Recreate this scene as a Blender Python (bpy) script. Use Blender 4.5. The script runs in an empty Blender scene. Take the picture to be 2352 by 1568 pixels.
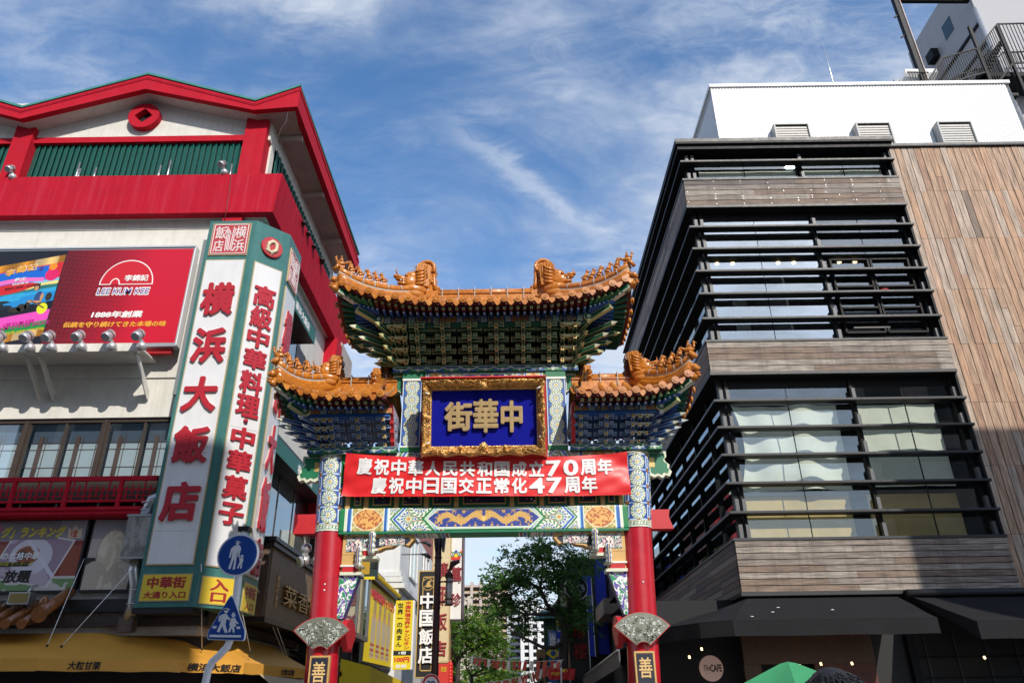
import bpy, math, random
import numpy as np
from mathutils import Vector, Matrix, Quaternion
random.seed(7); RNG = np.random.default_rng(11)
SC = bpy.context.scene
COL = SC.collection
rad = math.radians
# ------------------------------------------------------------------ camera
FPX, PITCH, ROLL = 1707.0, rad(26.1), rad(0.8)
CAM = Vector((0.76, -18.0, 1.6))
fwd = Vector((0, math.cos(PITCH), math.sin(PITCH)))
rt0 = Vector((1, 0, 0)); up0 = rt0.cross(fwd)
rt = math.cos(ROLL) * rt0 - math.sin(ROLL) * up0
up = math.sin(ROLL) * rt0 + math.cos(ROLL) * up0
cd = bpy.data.cameras.new('camera'); cam = bpy.data.objects.new('camera', cd); COL.objects.link(cam)
cam.matrix_world = Matrix(((rt.x, up.x, -fwd.x, CAM.x), (rt.y, up.y, -fwd.y, CAM.y), (rt.z, up.z, -fwd.z, CAM.z), (0, 0, 0, 1)))
cd.sensor_width = 36; cd.lens = FPX / 2352 * 36; cd.clip_end = 3000; cd.clip_start = 0.05
SC.camera = cam
# ------------------------------------------------------------------ light
SUN = Vector((0.345, -0.729, 0.591)).normalized()
ELEV = math.asin(SUN.z); AZ = math.atan2(SUN.x, SUN.y)
sl = bpy.data.lights.new('sun', 'SUN'); sl.energy = 4.4; sl.angle = rad(0.55); sl.color = (1.0, 0.93, 0.83)
so = bpy.data.objects.new('sun', sl); COL.objects.link(so)
so.rotation_euler = (-SUN).to_track_quat('-Z', 'Y').to_euler()
so.location = (20, -40, 40)
W = bpy.data.worlds.new('World'); SC.world = W; W.use_nodes = True
nt = W.node_tree; nt.nodes.clear()
def wn(t, **k):
    n = nt.nodes.new(t)
    for a, b in k.items(): setattr(n, a, b)
    return n
def wl(a, b): nt.links.new(a, b)
wo = wn('ShaderNodeOutputWorld'); bg = wn('ShaderNodeBackground'); bg.inputs[1].default_value = 0.128
sky = wn('ShaderNodeTexSky', sky_type='NISHITA'); sky.sun_disc = False
sky.sun_elevation = ELEV; sky.sun_rotation = AZ; sky.air_density = 1.0; sky.dust_density = 0.6; sky.ozone_density = 2.5; sky.altitude = 0
tc = wn('ShaderNodeTexCoord'); sp = wn('ShaderNodeSeparateXYZ'); wl(tc.outputs['Generated'], sp.inputs[0])
def wm(op, a, b=None, c=None, clamp=False):
    n = wn('ShaderNodeMath', operation=op); n.use_clamp = clamp
    for i, q in enumerate((a, b, c)):
        if q is None: continue
        if isinstance(q, (int, float)): n.inputs[i].default_value = q
        else: wl(q, n.inputs[i])
    return n.outputs[0]
zz = wm('ADD', wm('MAXIMUM', sp.outputs[2], 0.02), 0.10)
px = wm('DIVIDE', sp.outputs[0], zz); py = wm('DIVIDE', sp.outputs[1], zz)
cb = wn('ShaderNodeCombineXYZ'); wl(px, cb.inputs[0]); wl(py, cb.inputs[1])
def wnoise(rot, sx, sy, scale, det, rough, dist, seed):
    mp = wn('ShaderNodeMapping'); mp.inputs['Rotation'].default_value = (0, 0, rad(rot)); mp.inputs['Scale'].default_value = (sx, sy, 1)
    mp.inputs['Location'].default_value = (seed, seed * 0.7, 0)
    wl(cb.outputs[0], mp.inputs[0])
    n = wn('ShaderNodeTexNoise'); n.inputs['Scale'].default_value = scale; n.inputs['Detail'].default_value = det
    n.inputs['Roughness'].default_value = rough; n.inputs['Distortion'].default_value = dist
    wl(mp.outputs[0], n.inputs['Vector']); return n.outputs[0]
def ramp(v, lo, hi):
    n = wn('ShaderNodeMapRange'); n.interpolation_type = 'SMOOTHSTEP'
    n.inputs[1].default_value = lo; n.inputs[2].default_value = hi; wl(v, n.inputs[0]); return n.outputs[0]
sn = wn('ShaderNodeTexNoise'); sn.inputs['Scale'].default_value = 2.6; sn.inputs['Detail'].default_value = 7; sn.inputs['Roughness'].default_value = .52; sn.inputs['Distortion'].default_value = .5
smp = wn('ShaderNodeMapping'); smp.inputs['Location'].default_value = (0.35, 1.7, 0.2); smp.inputs['Scale'].default_value = (1, 1.5, 1); wl(tc.outputs['Generated'], smp.inputs[0]); wl(smp.outputs[0], sn.inputs['Vector'])
soft = ramp(sn.outputs[0], 0.30, 0.60)
fib = wnoise(-50, 0.75, 2.1, 2.0, 9, 0.60, 0.9, 8.4)
fin = wnoise(-42, 1.5, 3.0, 6.5, 9, 0.68, 1.0, 1.7)
m2 = ramp(fib, 0.38, 0.70); m3 = ramp(fin, 0.34, 0.74)
mask = wm('MULTIPLY', soft, wm('ADD', wm('ADD', wm('MULTIPLY', m2, 0.62), wm('MULTIPLY', m3, 0.34)), 0.08))
ca, sa = math.cos(rad(48)), math.sin(rad(48))      # one long thin streak of cirrus
ux_ = wm('ADD', px, 0.13); uy_ = wm('SUBTRACT', py, 0.91)
tt = wm('ADD', wm('MULTIPLY', ux_, ca), wm('MULTIPLY', uy_, sa)); ss = wm('ADD', wm('SUBTRACT', wm('MULTIPLY', uy_, ca), wm('MULTIPLY', ux_, sa)), wm('MULTIPLY', wm('SUBTRACT', fin, 0.5), 0.10))
gau = wm('EXPONENT', wm('MULTIPLY', wm('MULTIPLY', ss, ss), -1700.0))
strk = wm('MULTIPLY', wm('MULTIPLY', gau, ramp(tt, -0.02, 0.18)), wm('MULTIPLY', ramp(tt, 0.62, 0.30), 0.36))
low = ramp(sp.outputs[2], 0.62, 0.05)
mask = wm('ADD', wm('ADD', mask, strk), wm('MULTIPLY', low, 0.54), clamp=True)
mask = wm('MINIMUM', mask, 0.82)
hs = wn('ShaderNodeHueSaturation'); hs.inputs['Saturation'].default_value = 1.18; hs.inputs['Value'].default_value = 1.68
wl(sky.outputs[0], hs.inputs['Color'])
mx = wn('ShaderNodeMix', data_type='RGBA'); wl(mask, mx.inputs[0]); wl(hs.outputs[0], mx.inputs[6]); mx.inputs[7].default_value = (6.0, 6.5, 7.2, 1)
wl(mx.outputs[2], bg.inputs[0]); wl(bg.outputs[0], wo.inputs[0])
SC.view_settings.view_transform = 'Standard'; SC.view_settings.look = 'None'; SC.view_settings.exposure = 0.0; SC.view_settings.gamma = 1
SC.render.film_transparent = False
# ------------------------------------------------------------------ helpers
def at(p, Y):            # point of the vertical plane y=Y seen at a place of the photograph (2352 wide)
    d = (p[0] - 1176) / FPX * rt - (p[1] - 784) / FPX * up + fwd
    return CAM + d * ((Y - CAM.y) / d.y)
def atX(p, X):
    d = (p[0] - 1176) / FPX * rt - (p[1] - 784) / FPX * up + fwd
    return CAM + d * ((X - CAM.x) / d.x)
def zoom(s, ox, oy): return lambda x, y: (x * s + ox, y * s + oy)
Z1 = zoom(.3661, 0, 143.6); Z2 = zoom(.3661, 0, 545.5); Z3 = zoom(.3226, 0, 1062.3); Z4 = zoom(.4394, 602.9, 574.2)
Z5 = zoom(.4028, 660.3, 1004.9); Z6 = zoom(.4018, 1406.8, 0); Z7 = zoom(.4018, 1406.8, 488.1); Z8 = zoom(.4018, 1406.8, 994.0)
ZA = zoom(.2311, 792.4, 1205.8)      # street left of centre
ZB = zoom(.2311, 1079.5, 1205.8)     # street right of centre
def lin(c):
    if isinstance(c, str): c = tuple(int(c[i:i + 2], 16) / 255 for i in (0, 2, 4))
    return tuple(x / 12.92 if x <= .04045 else ((x + .055) / 1.055) ** 2.4 for x in c)
def srgb(a):  # numpy srgb 0..1 -> linear
    return np.where(a <= .04045, a / 12.92, ((a + .055) / 1.055) ** 2.4)
MATS = {}
def mat(name, col=(.5, .5, .5), rough=.6, metal=0., noise=0., nscale=4., stretch=(1, 1, 1), bump=0., bscale=30., attr=False, emit=0., coat=0., spec=.5, alpha=None, streak=0., streak_col=None):
    if name in MATS: return MATS[name]
    m = bpy.data.materials.new(name); m.use_nodes = True; MATS[name] = m
    t = m.node_tree; b = t.nodes['Principled BSDF']
    b.inputs['Roughness'].default_value = rough; b.inputs['Metallic'].default_value = metal
    b.inputs['Specular IOR Level'].default_value = spec
    if coat: b.inputs['Coat Weight'].default_value = coat; b.inputs['Coat Roughness'].default_value = .08
    if isinstance(col, str): col = lin(col)
    base = None
    tcn = t.nodes.new('ShaderNodeTexCoord')
    if attr:
        a = t.nodes.new('ShaderNodeAttribute'); a.attribute_name = 'Col'; base = a.outputs['Color']
    else:
        r = t.nodes.new('ShaderNodeRGB'); r.outputs[0].default_value = (*col, 1); base = r.outputs[0]
    if noise:
        mp = t.nodes.new('ShaderNodeMapping'); mp.inputs['Scale'].default_value = stretch; t.links.new(tcn.outputs['Object'], mp.inputs[0])
        n = t.nodes.new('ShaderNodeTexNoise'); n.inputs['Scale'].default_value = nscale; n.inputs['Detail'].default_value = 8; n.inputs['Roughness'].default_value = .65
        t.links.new(mp.outputs[0], n.inputs['Vector'])
        mr = t.nodes.new('ShaderNodeMapRange'); mr.inputs[1].default_value = .3; mr.inputs[2].default_value = .7; mr.inputs[3].default_value = 1 - noise; mr.inputs[4].default_value = 1 + noise
        t.links.new(n.outputs[0], mr.inputs[0])
        mm = t.nodes.new('ShaderNodeMix'); mm.data_type = 'RGBA'; mm.blend_type = 'MULTIPLY'; mm.inputs[0].default_value = 1
        t.links.new(base, mm.inputs[6]); t.links.new(mr.outputs[0], mm.inputs[7]); base = mm.outputs[2]
        rr = t.nodes.new('ShaderNodeMapRange'); rr.inputs[3].default_value = max(.03, rough - .12); rr.inputs[4].default_value = min(1, rough + .12)
        t.links.new(n.outputs[0], rr.inputs[0]); t.links.new(rr.outputs[0], b.inputs['Roughness'])
    if streak:  # rain streaks running down
        mp = t.nodes.new('ShaderNodeMapping'); mp.inputs['Scale'].default_value = (3.2, 3.2, .12); t.links.new(tcn.outputs['Object'], mp.inputs[0])
        n = t.nodes.new('ShaderNodeTexNoise'); n.inputs['Scale'].default_value = 1.6; n.inputs['Detail'].default_value = 7; n.inputs['Roughness'].default_value = .7
        t.links.new(mp.outputs[0], n.inputs['Vector'])
        mr = t.nodes.new('ShaderNodeMapRange'); mr.inputs[1].default_value = .48; mr.inputs[2].default_value = .78; mr.inputs[3].default_value = 0; mr.inputs[4].default_value = streak
        t.links.new(n.outputs[0], mr.inputs[0])
        mm = t.nodes.new('ShaderNodeMix'); mm.data_type = 'RGBA'; t.links.new(mr.outputs[0], mm.inputs[0]); t.links.new(base, mm.inputs[6]); mm.inputs[7].default_value = (*lin(streak_col or '8a8577'), 1); base = mm.outputs[2]
    t.links.new(base, b.inputs['Base Color'])
    if bump:
        n = t.nodes.new('ShaderNodeTexNoise'); n.inputs['Scale'].default_value = bscale; n.inputs['Detail'].default_value = 6
        t.links.new(tcn.outputs['Object'], n.inputs['Vector'])
        bp = t.nodes.new('ShaderNodeBump'); bp.inputs['Strength'].default_value = bump; bp.inputs['Distance'].default_value = .02
        t.links.new(n.outputs[0], bp.inputs['Height']); t.links.new(bp.outputs[0], b.inputs['Normal'])
    if emit:
        t.links.new(base, b.inputs['Emission Color']); b.inputs['Emission Strength'].default_value = emit
    return m
def glass(name, tint=(.8, .9, .92), refl=.12, rough=.02):
    if name in MATS: return MATS[name]
    m = bpy.data.materials.new(name); m.use_nodes = True; MATS[name] = m
    t = m.node_tree; t.nodes.clear()
    o = t.nodes.new('ShaderNodeOutputMaterial'); mixn = t.nodes.new('ShaderNodeMixShader')
    tr = t.nodes.new('ShaderNodeBsdfTransparent'); tr.inputs[0].default_value = (*tint, 1)
    g = t.nodes.new('ShaderNodeBsdfGlossy'); g.inputs['Roughness'].default_value = rough; g.inputs[0].default_value = (.84, .95, 1, 1)
    f = t.nodes.new('ShaderNodeLayerWeight'); f.inputs[0].default_value = .5
    q = t.nodes.new('ShaderNodeMath'); q.operation = 'POWER'; q.inputs[1].default_value = 4.0; t.links.new(f.outputs['Facing'], q.inputs[0])
    a = t.nodes.new('ShaderNodeMath'); a.operation = 'MULTIPLY_ADD'; a.use_clamp = True; a.inputs[1].default_value = .8; a.inputs[2].default_value = refl
    t.links.new(q.outputs[0], a.inputs[0]); t.links.new(a.outputs[0], mixn.inputs[0])
    t.links.new(tr.outputs[0], mixn.inputs[1]); t.links.new(g.outputs[0], mixn.inputs[2]); t.links.new(mixn.outputs[0], o.inputs[0])
    return m
def pwr(o):
    while o is not None and o.type != 'EMPTY': o = None
    return o
def link(name, me, parent=None):
    o = bpy.data.objects.new(name, me); COL.objects.link(o)
    if parent is not None:
        o.parent = parent
        if parent.type == 'EMPTY': o.matrix_parent_inverse = Matrix.Translation(-Vector(parent.location))
    return o
def tag(o, label, cat, group=None, kind=None):
    if label: o['label'] = label
    if cat: o['category'] = cat
    if group: o['group'] = group
    if kind: o['kind'] = kind
    return o
def thing(name, label, cat, loc=(0, 0, 0), group=None):
    o = bpy.data.objects.new(name, None); COL.objects.link(o); o.location = loc; o.empty_display_size = .3
    return tag(o, label, cat, group)
def copy_tree(o, parent=None):
    c = o.copy(); COL.objects.link(c)
    if parent is not None: c.parent = parent
    for ch in list(o.children): copy_tree(ch, c)
    return c
class MB:
    def __init__(s): s.v = []; s.f = []; s.m = []; s.sm = []; s.mats = []
    def mi(s, mt):
        if mt not in s.mats: s.mats.append(mt)
        return s.mats.index(mt)
    def add(s, vs, fs, mt, smooth=False):
        o = len(s.v); s.v += [tuple(v) for v in vs]; k = s.mi(mt)
        for f in fs: s.f.append(tuple(i + o for i in f)); s.m.append(k); s.sm.append(smooth)
        return s
    def box(s, x0, x1, y0, y1, z0, z1, mt):
        x0, x1 = sorted((x0, x1)); y0, y1 = sorted((y0, y1)); z0, z1 = sorted((z0, z1))
        vs = [(x, y, z) for z in (z0, z1) for y in (y0, y1) for x in (x0, x1)]
        return s.add(vs, [(0, 2, 3, 1), (4, 5, 7, 6), (0, 1, 5, 4), (2, 6, 7, 3), (0, 4, 6, 2), (1, 3, 7, 5)], mt)
    def beam(s, a, b, w, h, mt, upv=(0, 0, 1)):
        a = Vector(a); b = Vector(b); d = (b - a).normalized(); u = Vector(upv)
        if abs(d.dot(u)) > .99: u = Vector((0, 1, 0))
        r = d.cross(u).normalized(); u = r.cross(d)
        vs = []
        for p in (a, b):
            for (i, j) in ((-1, -1), (1, -1), (1, 1), (-1, 1)): vs.append(p + r * i * w / 2 + u * j * h / 2)
        return s.add(vs, [(0, 1, 2, 3), (7, 6, 5, 4), (0, 4, 5, 1), (1, 5, 6, 2), (2, 6, 7, 3), (3, 7, 4, 0)], mt)
    def tube(s, pts, rs, mt, n=8, cap=True, sy=1.0):
        pts = [Vector(p) for p in pts]
        if isinstance(rs, (int, float)): rs = [rs] * len(pts)
        vs = []; ref = Vector((0, 0, 1))
        for i, p in enumerate(pts):
            d = (pts[min(i + 1, len(pts) - 1)] - pts[max(i - 1, 0)]).normalized()
            if abs(d.dot(ref)) > .98: ref = Vector((0, 1, 0)) if abs(d.y) < .9 else Vector((1, 0, 0))
            r = d.cross(ref).normalized(); u = r.cross(d)
            for k in range(n):
                a = 2 * math.pi * k / n; vs.append(p + (r * math.cos(a) + u * math.sin(a) * sy) * rs[i])
        fs = []
        for i in range(len(pts) - 1):
            for k in range(n):
                k2 = (k + 1) % n; fs.append((i * n + k, i * n + k2, (i + 1) * n + k2, (i + 1) * n + k))
        s.add(vs, fs, mt, True)
        if cap:
            o = len(s.v) - len(vs); k = s.mi(mt)
            s.f.append(tuple(o + i for i in reversed(range(n)))); s.m.append(k); s.sm.append(False)
            s.f.append(tuple(o + (len(pts) - 1) * n + i for i in range(n))); s.m.append(k); s.sm.append(False)
        return s
    def cyl(s, a, b, r, mt, r1=None, n=14): return s.tube([a, b], [r, r if r1 is None else r1], mt, n)
    def extr(s, pts, off, mt, side=None):
        pts = [Vector(p) for p in pts]; off = Vector(off); n = len(pts)
        nrm = Vector((0, 0, 0))
        for i in range(n):
            nrm += pts[i].cross(pts[(i + 1) % n])
        if nrm.dot(off) > 0: pts = pts[::-1]
        vs = pts + [p + off for p in pts]
        s.add(vs, [tuple(range(n)), tuple(reversed(range(n, 2 * n)))], mt)
        o = len(s.v) - 2 * n; k = s.mi(side or mt)
        for i in range(n):
            j = (i + 1) % n; s.f.append((o + j, o + i, o + n + i, o + n + j)); s.m.append(k); s.sm.append(False)
        return s
    def ball(s, c, r, mt, n=10, m=7, M=None):
        c = Vector(c); r = r if isinstance(r, (tuple, list)) else (r, r, r); vs = [];
        for i in range(m + 1):
            th = math.pi * i / m
            for k in range(n):
                a = 2 * math.pi * k / n; q = Vector((r[0] * math.sin(th) * math.cos(a), r[1] * math.sin(th) * math.sin(a), r[2] * math.cos(th)))
                if M is not None: q = M @ q
                vs.append(c + q)
        fs = []
        for i in range(m):
            for k in range(n):
                k2 = (k + 1) % n; fs.append((i * n + k, (i + 1) * n + k, (i + 1) * n + k2, i * n + k2))
        return s.add(vs, fs, mt, True)
    def quad(s, a, b, c, d, mt): return s.add([a, b, c, d], [(0, 1, 2, 3)], mt)
    def lathe(s, prof, c, mt, n=16):   # prof: (r, z) list
        vs = []
        for (r, z) in prof:
            for k in range(n):
                a = 2 * math.pi * k / n; vs.append((c[0] + r * math.cos(a), c[1] + r * math.sin(a), c[2] + z))
        fs = [(i * n + k, i * n + (k + 1) % n, (i + 1) * n + (k + 1) % n, (i + 1) * n + k) for i in range(len(prof) - 1) for k in range(n)]
        return s.add(vs, fs, mt, True)
    def text(s, st, O, ux, uy, w, h, mt, depth=.02, bold=0., shear=0., vertical=False, em=False, fn=None, gap=.0):
        O = Vector(O); ux = Vector(ux); uy = Vector(uy); nn = ux.cross(uy)
        if vertical:
            chs = [c for c in st]; hh = h / len(chs)
            for i, c in enumerate(chs):
                s.text(c, O + uy * (h - (i + 1) * hh + hh * gap / 2), ux, uy, w, hh * (1 - gap), mt, depth, bold, shear, em=True, fn=fn)
            return s
        if bold >= .02:
            if em: x0, y0, ww, hh = 0., -.12, 1., 1.
            else:
                V, F = glyphs(st, .006); x0, y0 = V[:, 0].min(), V[:, 1].min(); ww, hh = V[:, 0].max() - x0, V[:, 1].max() - y0
            bx, by = bold / (ww + 2 * bold) * w, bold / (hh + 2 * bold) * h
            for k, (i, j) in enumerate(((0, 0), (1, 0), (-1, 0), (0, 1), (0, -1), (.7, .7), (-.7, .7), (.7, -.7), (-.7, -.7))):
                da, db = bx * (1 + i), by * (1 + j); kw = dict(depth=depth * (1 - .004 * k) - .0003 * k, bold=.006, em=em)
                if fn: s.text(st, O, ux, uy, w - 2 * bx, h - 2 * by, mt, fn=lambda a, b, d, da=da, db=db: fn(a + da, b + db, d), **kw)
                else: s.text(st, O + ux * da + uy * db, ux, uy, w - 2 * bx, h - 2 * by, mt, shear=shear, **kw)
            return s
        V, F = glyphs(st, bold)
        if len(V) == 0: return s
        if em: x0, y0, ww, hh = -0.0, -.12, 1.0, 1.0
        else: x0, y0 = V[:, 0].min(), V[:, 1].min(); ww, hh = V[:, 0].max() - x0, V[:, 1].max() - y0
        out = []
        for (x, y, z) in V:
            b = (y - y0) / hh * h; a = (x - x0) / ww * w + shear * b
            if fn: out.append(fn(a, b, z * depth))
            else: out.append(O + ux * a + uy * b + nn * (z * depth))
        return s.add(out, F, mt)
    def build(s, name, parent=None):
        me = bpy.data.meshes.new(name); me.from_pydata(s.v, [], s.f)
        for m_ in s.mats: me.materials.append(m_)
        me.polygons.foreach_set('material_index', s.m); me.polygons.foreach_set('use_smooth', s.sm); me.update()
        return link(name, me, parent)
GC = {}
def glyphs(st, bold):
    k = (st, bold)
    if k in GC: return GC[k]
    cu = bpy.data.curves.new('glyph', 'FONT'); cu.body = st; cu.extrude = .5; cu.offset = bold; cu.resolution_u = 3; cu.size = 1
    cu.fill_mode = 'BOTH'
    ob = bpy.data.objects.new('glyph', cu); me = bpy.data.meshes.new_from_object(ob)
    V = np.zeros(len(me.vertices) * 3); me.vertices.foreach_get('co', V); V = V.reshape(-1, 3)
    F = [tuple(p.vertices) for p in me.polygons]
    V[:, 2] += .5
    bpy.data.objects.remove(ob); bpy.data.curves.remove(cu); bpy.data.meshes.remove(me)
    GC[k] = (V, F); return GC[k]
def hsh(ix, iy, seed):
    h = np.sin(ix * 127.1 + iy * 311.7 + seed * 74.7) * 43758.5453
    return h - np.floor(h)
def vn(x, y, seed=0):
    x = np.asarray(x, float); y = np.asarray(y, float)
    ix = np.floor(x); iy = np.floor(y); fx = x - ix; fy = y - iy
    fx = fx * fx * (3 - 2 * fx); fy = fy * fy * (3 - 2 * fy)
    a = hsh(ix, iy, seed); b = hsh(ix + 1, iy, seed); c = hsh(ix, iy + 1, seed); d = hsh(ix + 1, iy + 1, seed)
    return (a * (1 - fx) + b * fx) * (1 - fy) + (c * (1 - fx) + d * fx) * fy
def fbm(x, y, seed=0, o=4):
    t = 0; am = .5; 
    for i in range(o): t = t + am * vn(x * 2 ** i, y * 2 ** i, seed + i * 3.3); am *= .5
    return t / (1 - .5 ** o)
PAINT = mat('painted', attr=True, rough=.45)
PAINT_MATTE = mat('printed', attr=True, rough=.6)
def painted(name, nu, nv, pos, colfn, parent=None, material=None, smooth=False):
    """grid sheet: pos(U,V)->(n,3) with U,V in 0..1; colfn(U,V)->(n,3) srgb"""
    us = np.linspace(0, 1, nu); vs = np.linspace(0, 1, nv)
    U, Vv = np.meshgrid(us, vs); U = U.ravel(); Vv = Vv.ravel()
    P = pos(U, Vv); colr = srgb(np.clip(colfn(U, Vv), 0, 1))
    me = bpy.data.meshes.new(name)
    i = np.arange((nu - 1) * (nv - 1)); r = i // (nu - 1); c = i % (nu - 1); b0 = r * nu + c
    F = np.stack([b0, b0 + 1, b0 + nu + 1, b0 + nu], 1)
    me.vertices.add(len(P)); me.vertices.foreach_set('co', P.astype(np.float32).ravel())
    me.loops.add(F.size); me.loops.foreach_set('vertex_index', F.ravel().astype(np.int32))
    me.polygons.add(len(F)); me.polygons.foreach_set('loop_start', (np.arange(len(F)) * 4).astype(np.int32)); me.polygons.foreach_set('loop_total', np.full(len(F), 4, np.int32))
    me.update(calc_edges=True)
    if smooth: me.polygons.foreach_set('use_smooth', np.ones(len(F), bool))
    a = me.color_attributes.new('Col', 'FLOAT_COLOR', 'POINT'); cc = np.ones((len(P), 4), np.float32); cc[:, :3] = colr
    a.data.foreach_set('color', cc.ravel())
    me.materials.append(material or PAINT)
    return link(name, me, parent)
def plane_pos(O, ux, uy, w, h, bulge=None):
    O = np.array(O); ux = np.array(ux); uy = np.array(uy); n = np.cross(ux, uy)
    def f(U, V):
        P = O + np.outer(U * w, ux) + np.outer(V * h, uy)
        if bulge is not None: P = P + np.outer(bulge(U, V), n)
        return P
    return f
def quad_pos(a, b, c, d):   # bottom-left, bottom-right, top-right, top-left
    a, b, c, d = [np.array(q) for q in (a, b, c, d)]
    return lambda U, V: np.outer((1 - U) * (1 - V), a) + np.outer(U * (1 - V), b) + np.outer(U * V, c) + np.outer((1 - U) * V, d)
def hexc(h): return np.array([int(h[i:i + 2], 16) / 255 for i in (0, 2, 4)])
X_, Y_, Z_ = Vector((1, 0, 0)), Vector((0, 1, 0)), Vector((0, 0, 1))
def put(c, m, h):
    m = np.clip(np.asarray(m, float), 0, 1)[:, None]; return c * (1 - m) + hexc(h) * m
# ================================================================== setting
asph = mat('asphalt', (.06, .06, .062), .85, noise=.25, nscale=6, bump=.3, bscale=80)
g = MB(); g.quad((-900, -900, 0), (900, -900, 0), (900, 1500, 0), (-900, 1500, 0), asph)
tag(g.build('road'), None, None, kind='structure')
paver = mat('paver', (.22, .2, .18), .8, noise=.2, nscale=8)
for nm, x0, x1, y0, y1 in (('sidewalk', -40, -5.6, -9, 2.8), ('sidewalk', 5.4, 40, -9, 2.8), ('street_paving', -5.5, 5.3, -9, 140)):
    s = MB(); s.box(x0, x1, y0, y1, 0.0, .12 if nm == 'sidewalk' else .012, paver); tag(s.build(nm), None, None, kind='structure')
# ================================================================== materials of the gate
M_red = mat('red_lacquer', (.43, .009, .021), .34, noise=.16, nscale=2.5, coat=.3, streak=.10, streak_col='7a2a2a', bump=.05, bscale=9)
M_redm = mat('red_matte', (.50, .014, .02), .5, noise=.08)
M_glaze = mat('amber_glaze', (.49, .17, .019), .33, noise=.36, nscale=11, coat=.16, bump=.15, bscale=30)
GLZ = [M_glaze, M_glaze, mat('amber_glaze_deep', (.40, .125, .014), .36, noise=.34, nscale=12, coat=.1, bump=.15, bscale=30), mat('amber_glaze_pale', (.56, .22, .035), .38, noise=.3, nscale=9, coat=.12, bump=.15, bscale=30)]
M_glazed = mat('amber_glaze_dark', (.42, .14, .015), .3, noise=.25, nscale=9, coat=.3)
M_glazeb = mat('brown_glaze', (.14, .05, .02), .4, noise=.25)
M_mortar = mat('mortar', (.42, .40, .37), .9, noise=.2, nscale=20)
M_gold = mat('gilt', (.80, .48, .14), .28, metal=.9, noise=.12, nscale=14)
M_goldp = mat('gold_paint', (.60, .40, .14), .4, metal=.25, noise=.1)
M_green = mat('gate_green', (.01, .165, .075), .45, noise=.1)
M_dgreen = mat('gate_dark_green', (.012, .105, .06), .5, noise=.12)
M_blue = mat('gate_blue', (.012, .085, .33), .45, noise=.1)
M_pale = mat('gate_pale', (.62, .64, .50), .5, noise=.08)
M_olive = mat('gate_olive_gilt', (.52, .52, .26), .45)
M_white = mat('gate_white', (.74, .76, .72), .5)
M_tan = mat('gate_tan', (.58, .36, .13), .5, noise=.1)
M_soff = mat('eave_board', (.11, .012, .014), .6)
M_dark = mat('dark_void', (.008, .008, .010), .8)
M_navy = mat('navy', (.012, .018, .045), .5)
# pattern colours
def rosette(c, u, v, cx, cy, R):
    r = np.hypot(u - cx, v - cy) / R; th = np.arctan2(v - cy, u - cx)
    ins = r < 1.06
    c = put(c, ins, 'e6e4d6')
    pet = np.cos(14 * th); p2 = np.cos(14 * th + 4.2 * (r - .8) * 3)
    c = put(c, (r < 1.06) & (r > .98), '7a6a44')
    c = put(c, (r > .66) & (r < .95) & (p2 > .15), '2f8a58')
    c = put(c, (r > .42) & (r < .60) & (pet > -.35), '3a67b4')
    c = put(c, (r > .24) & (r < .40) & (np.cos(14 * th + math.pi) > -.3), '2f8a58')
    c = put(c, (r < .18), 'd8b070'); c = put(c, (r < .07), 'a8743c')
    return c
def greek(c, u, v, v0, v1, p=.16):
    m = (v > v0) & (v < v1); w = (v - v0) / (v1 - v0); q = (u / p) % 1
    c = put(c, m, 'd9dccb')
    k = ((w > .22) & (w < .34)) | ((w > .66) & (w < .78) & (q > .2)) | ((q > .2) & (q < .32) & (w > .3) & (w < .78)) | ((q > .72) & (q < .84) & (w > .45) & (w < .78)) | ((w > .45) & (w < .56) & (q > .48) & (q < .84))
    c = put(c, m & k, '39735c'); return put(c, m & ((w < .08) | (w > .92)), 'b89a5c')
def sleeve_col(H, circ, nz, flip=0):
    def f(U, V):
        u = (U - .25) * circ; v = V * H; c = np.tile(hexc('1d4f9e'), (len(U), 1))
        pz = (H - .34) / nz; pu = circ / 4
        j = np.floor((v - .17) / pz); vv = (v - .17) - (j + .5) * pz; i = np.floor(u / pu + .5); uu = u - i * pu
        e = np.abs(uu) / (pu / 2); d = np.abs(vv) / (pz / 2)
        c = put(c, (np.abs(e - .86) < .05) & (d < .75), 'c9ddec'); c = put(c, (e > .90) & (d > .62), 'd8b480')
        c = put(c, (d > .93), 'b9d2ea'); c = put(c, (np.hypot((e - 1) * 1.0, (d - 1) * .8) < .20), '8a5c38')
        c = rosette(c, uu, vv, 0, 0, pz * .47)
        return greek(greek(c, u, v, 0, .16), u, v, H - .16, H)
    return f
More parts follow.
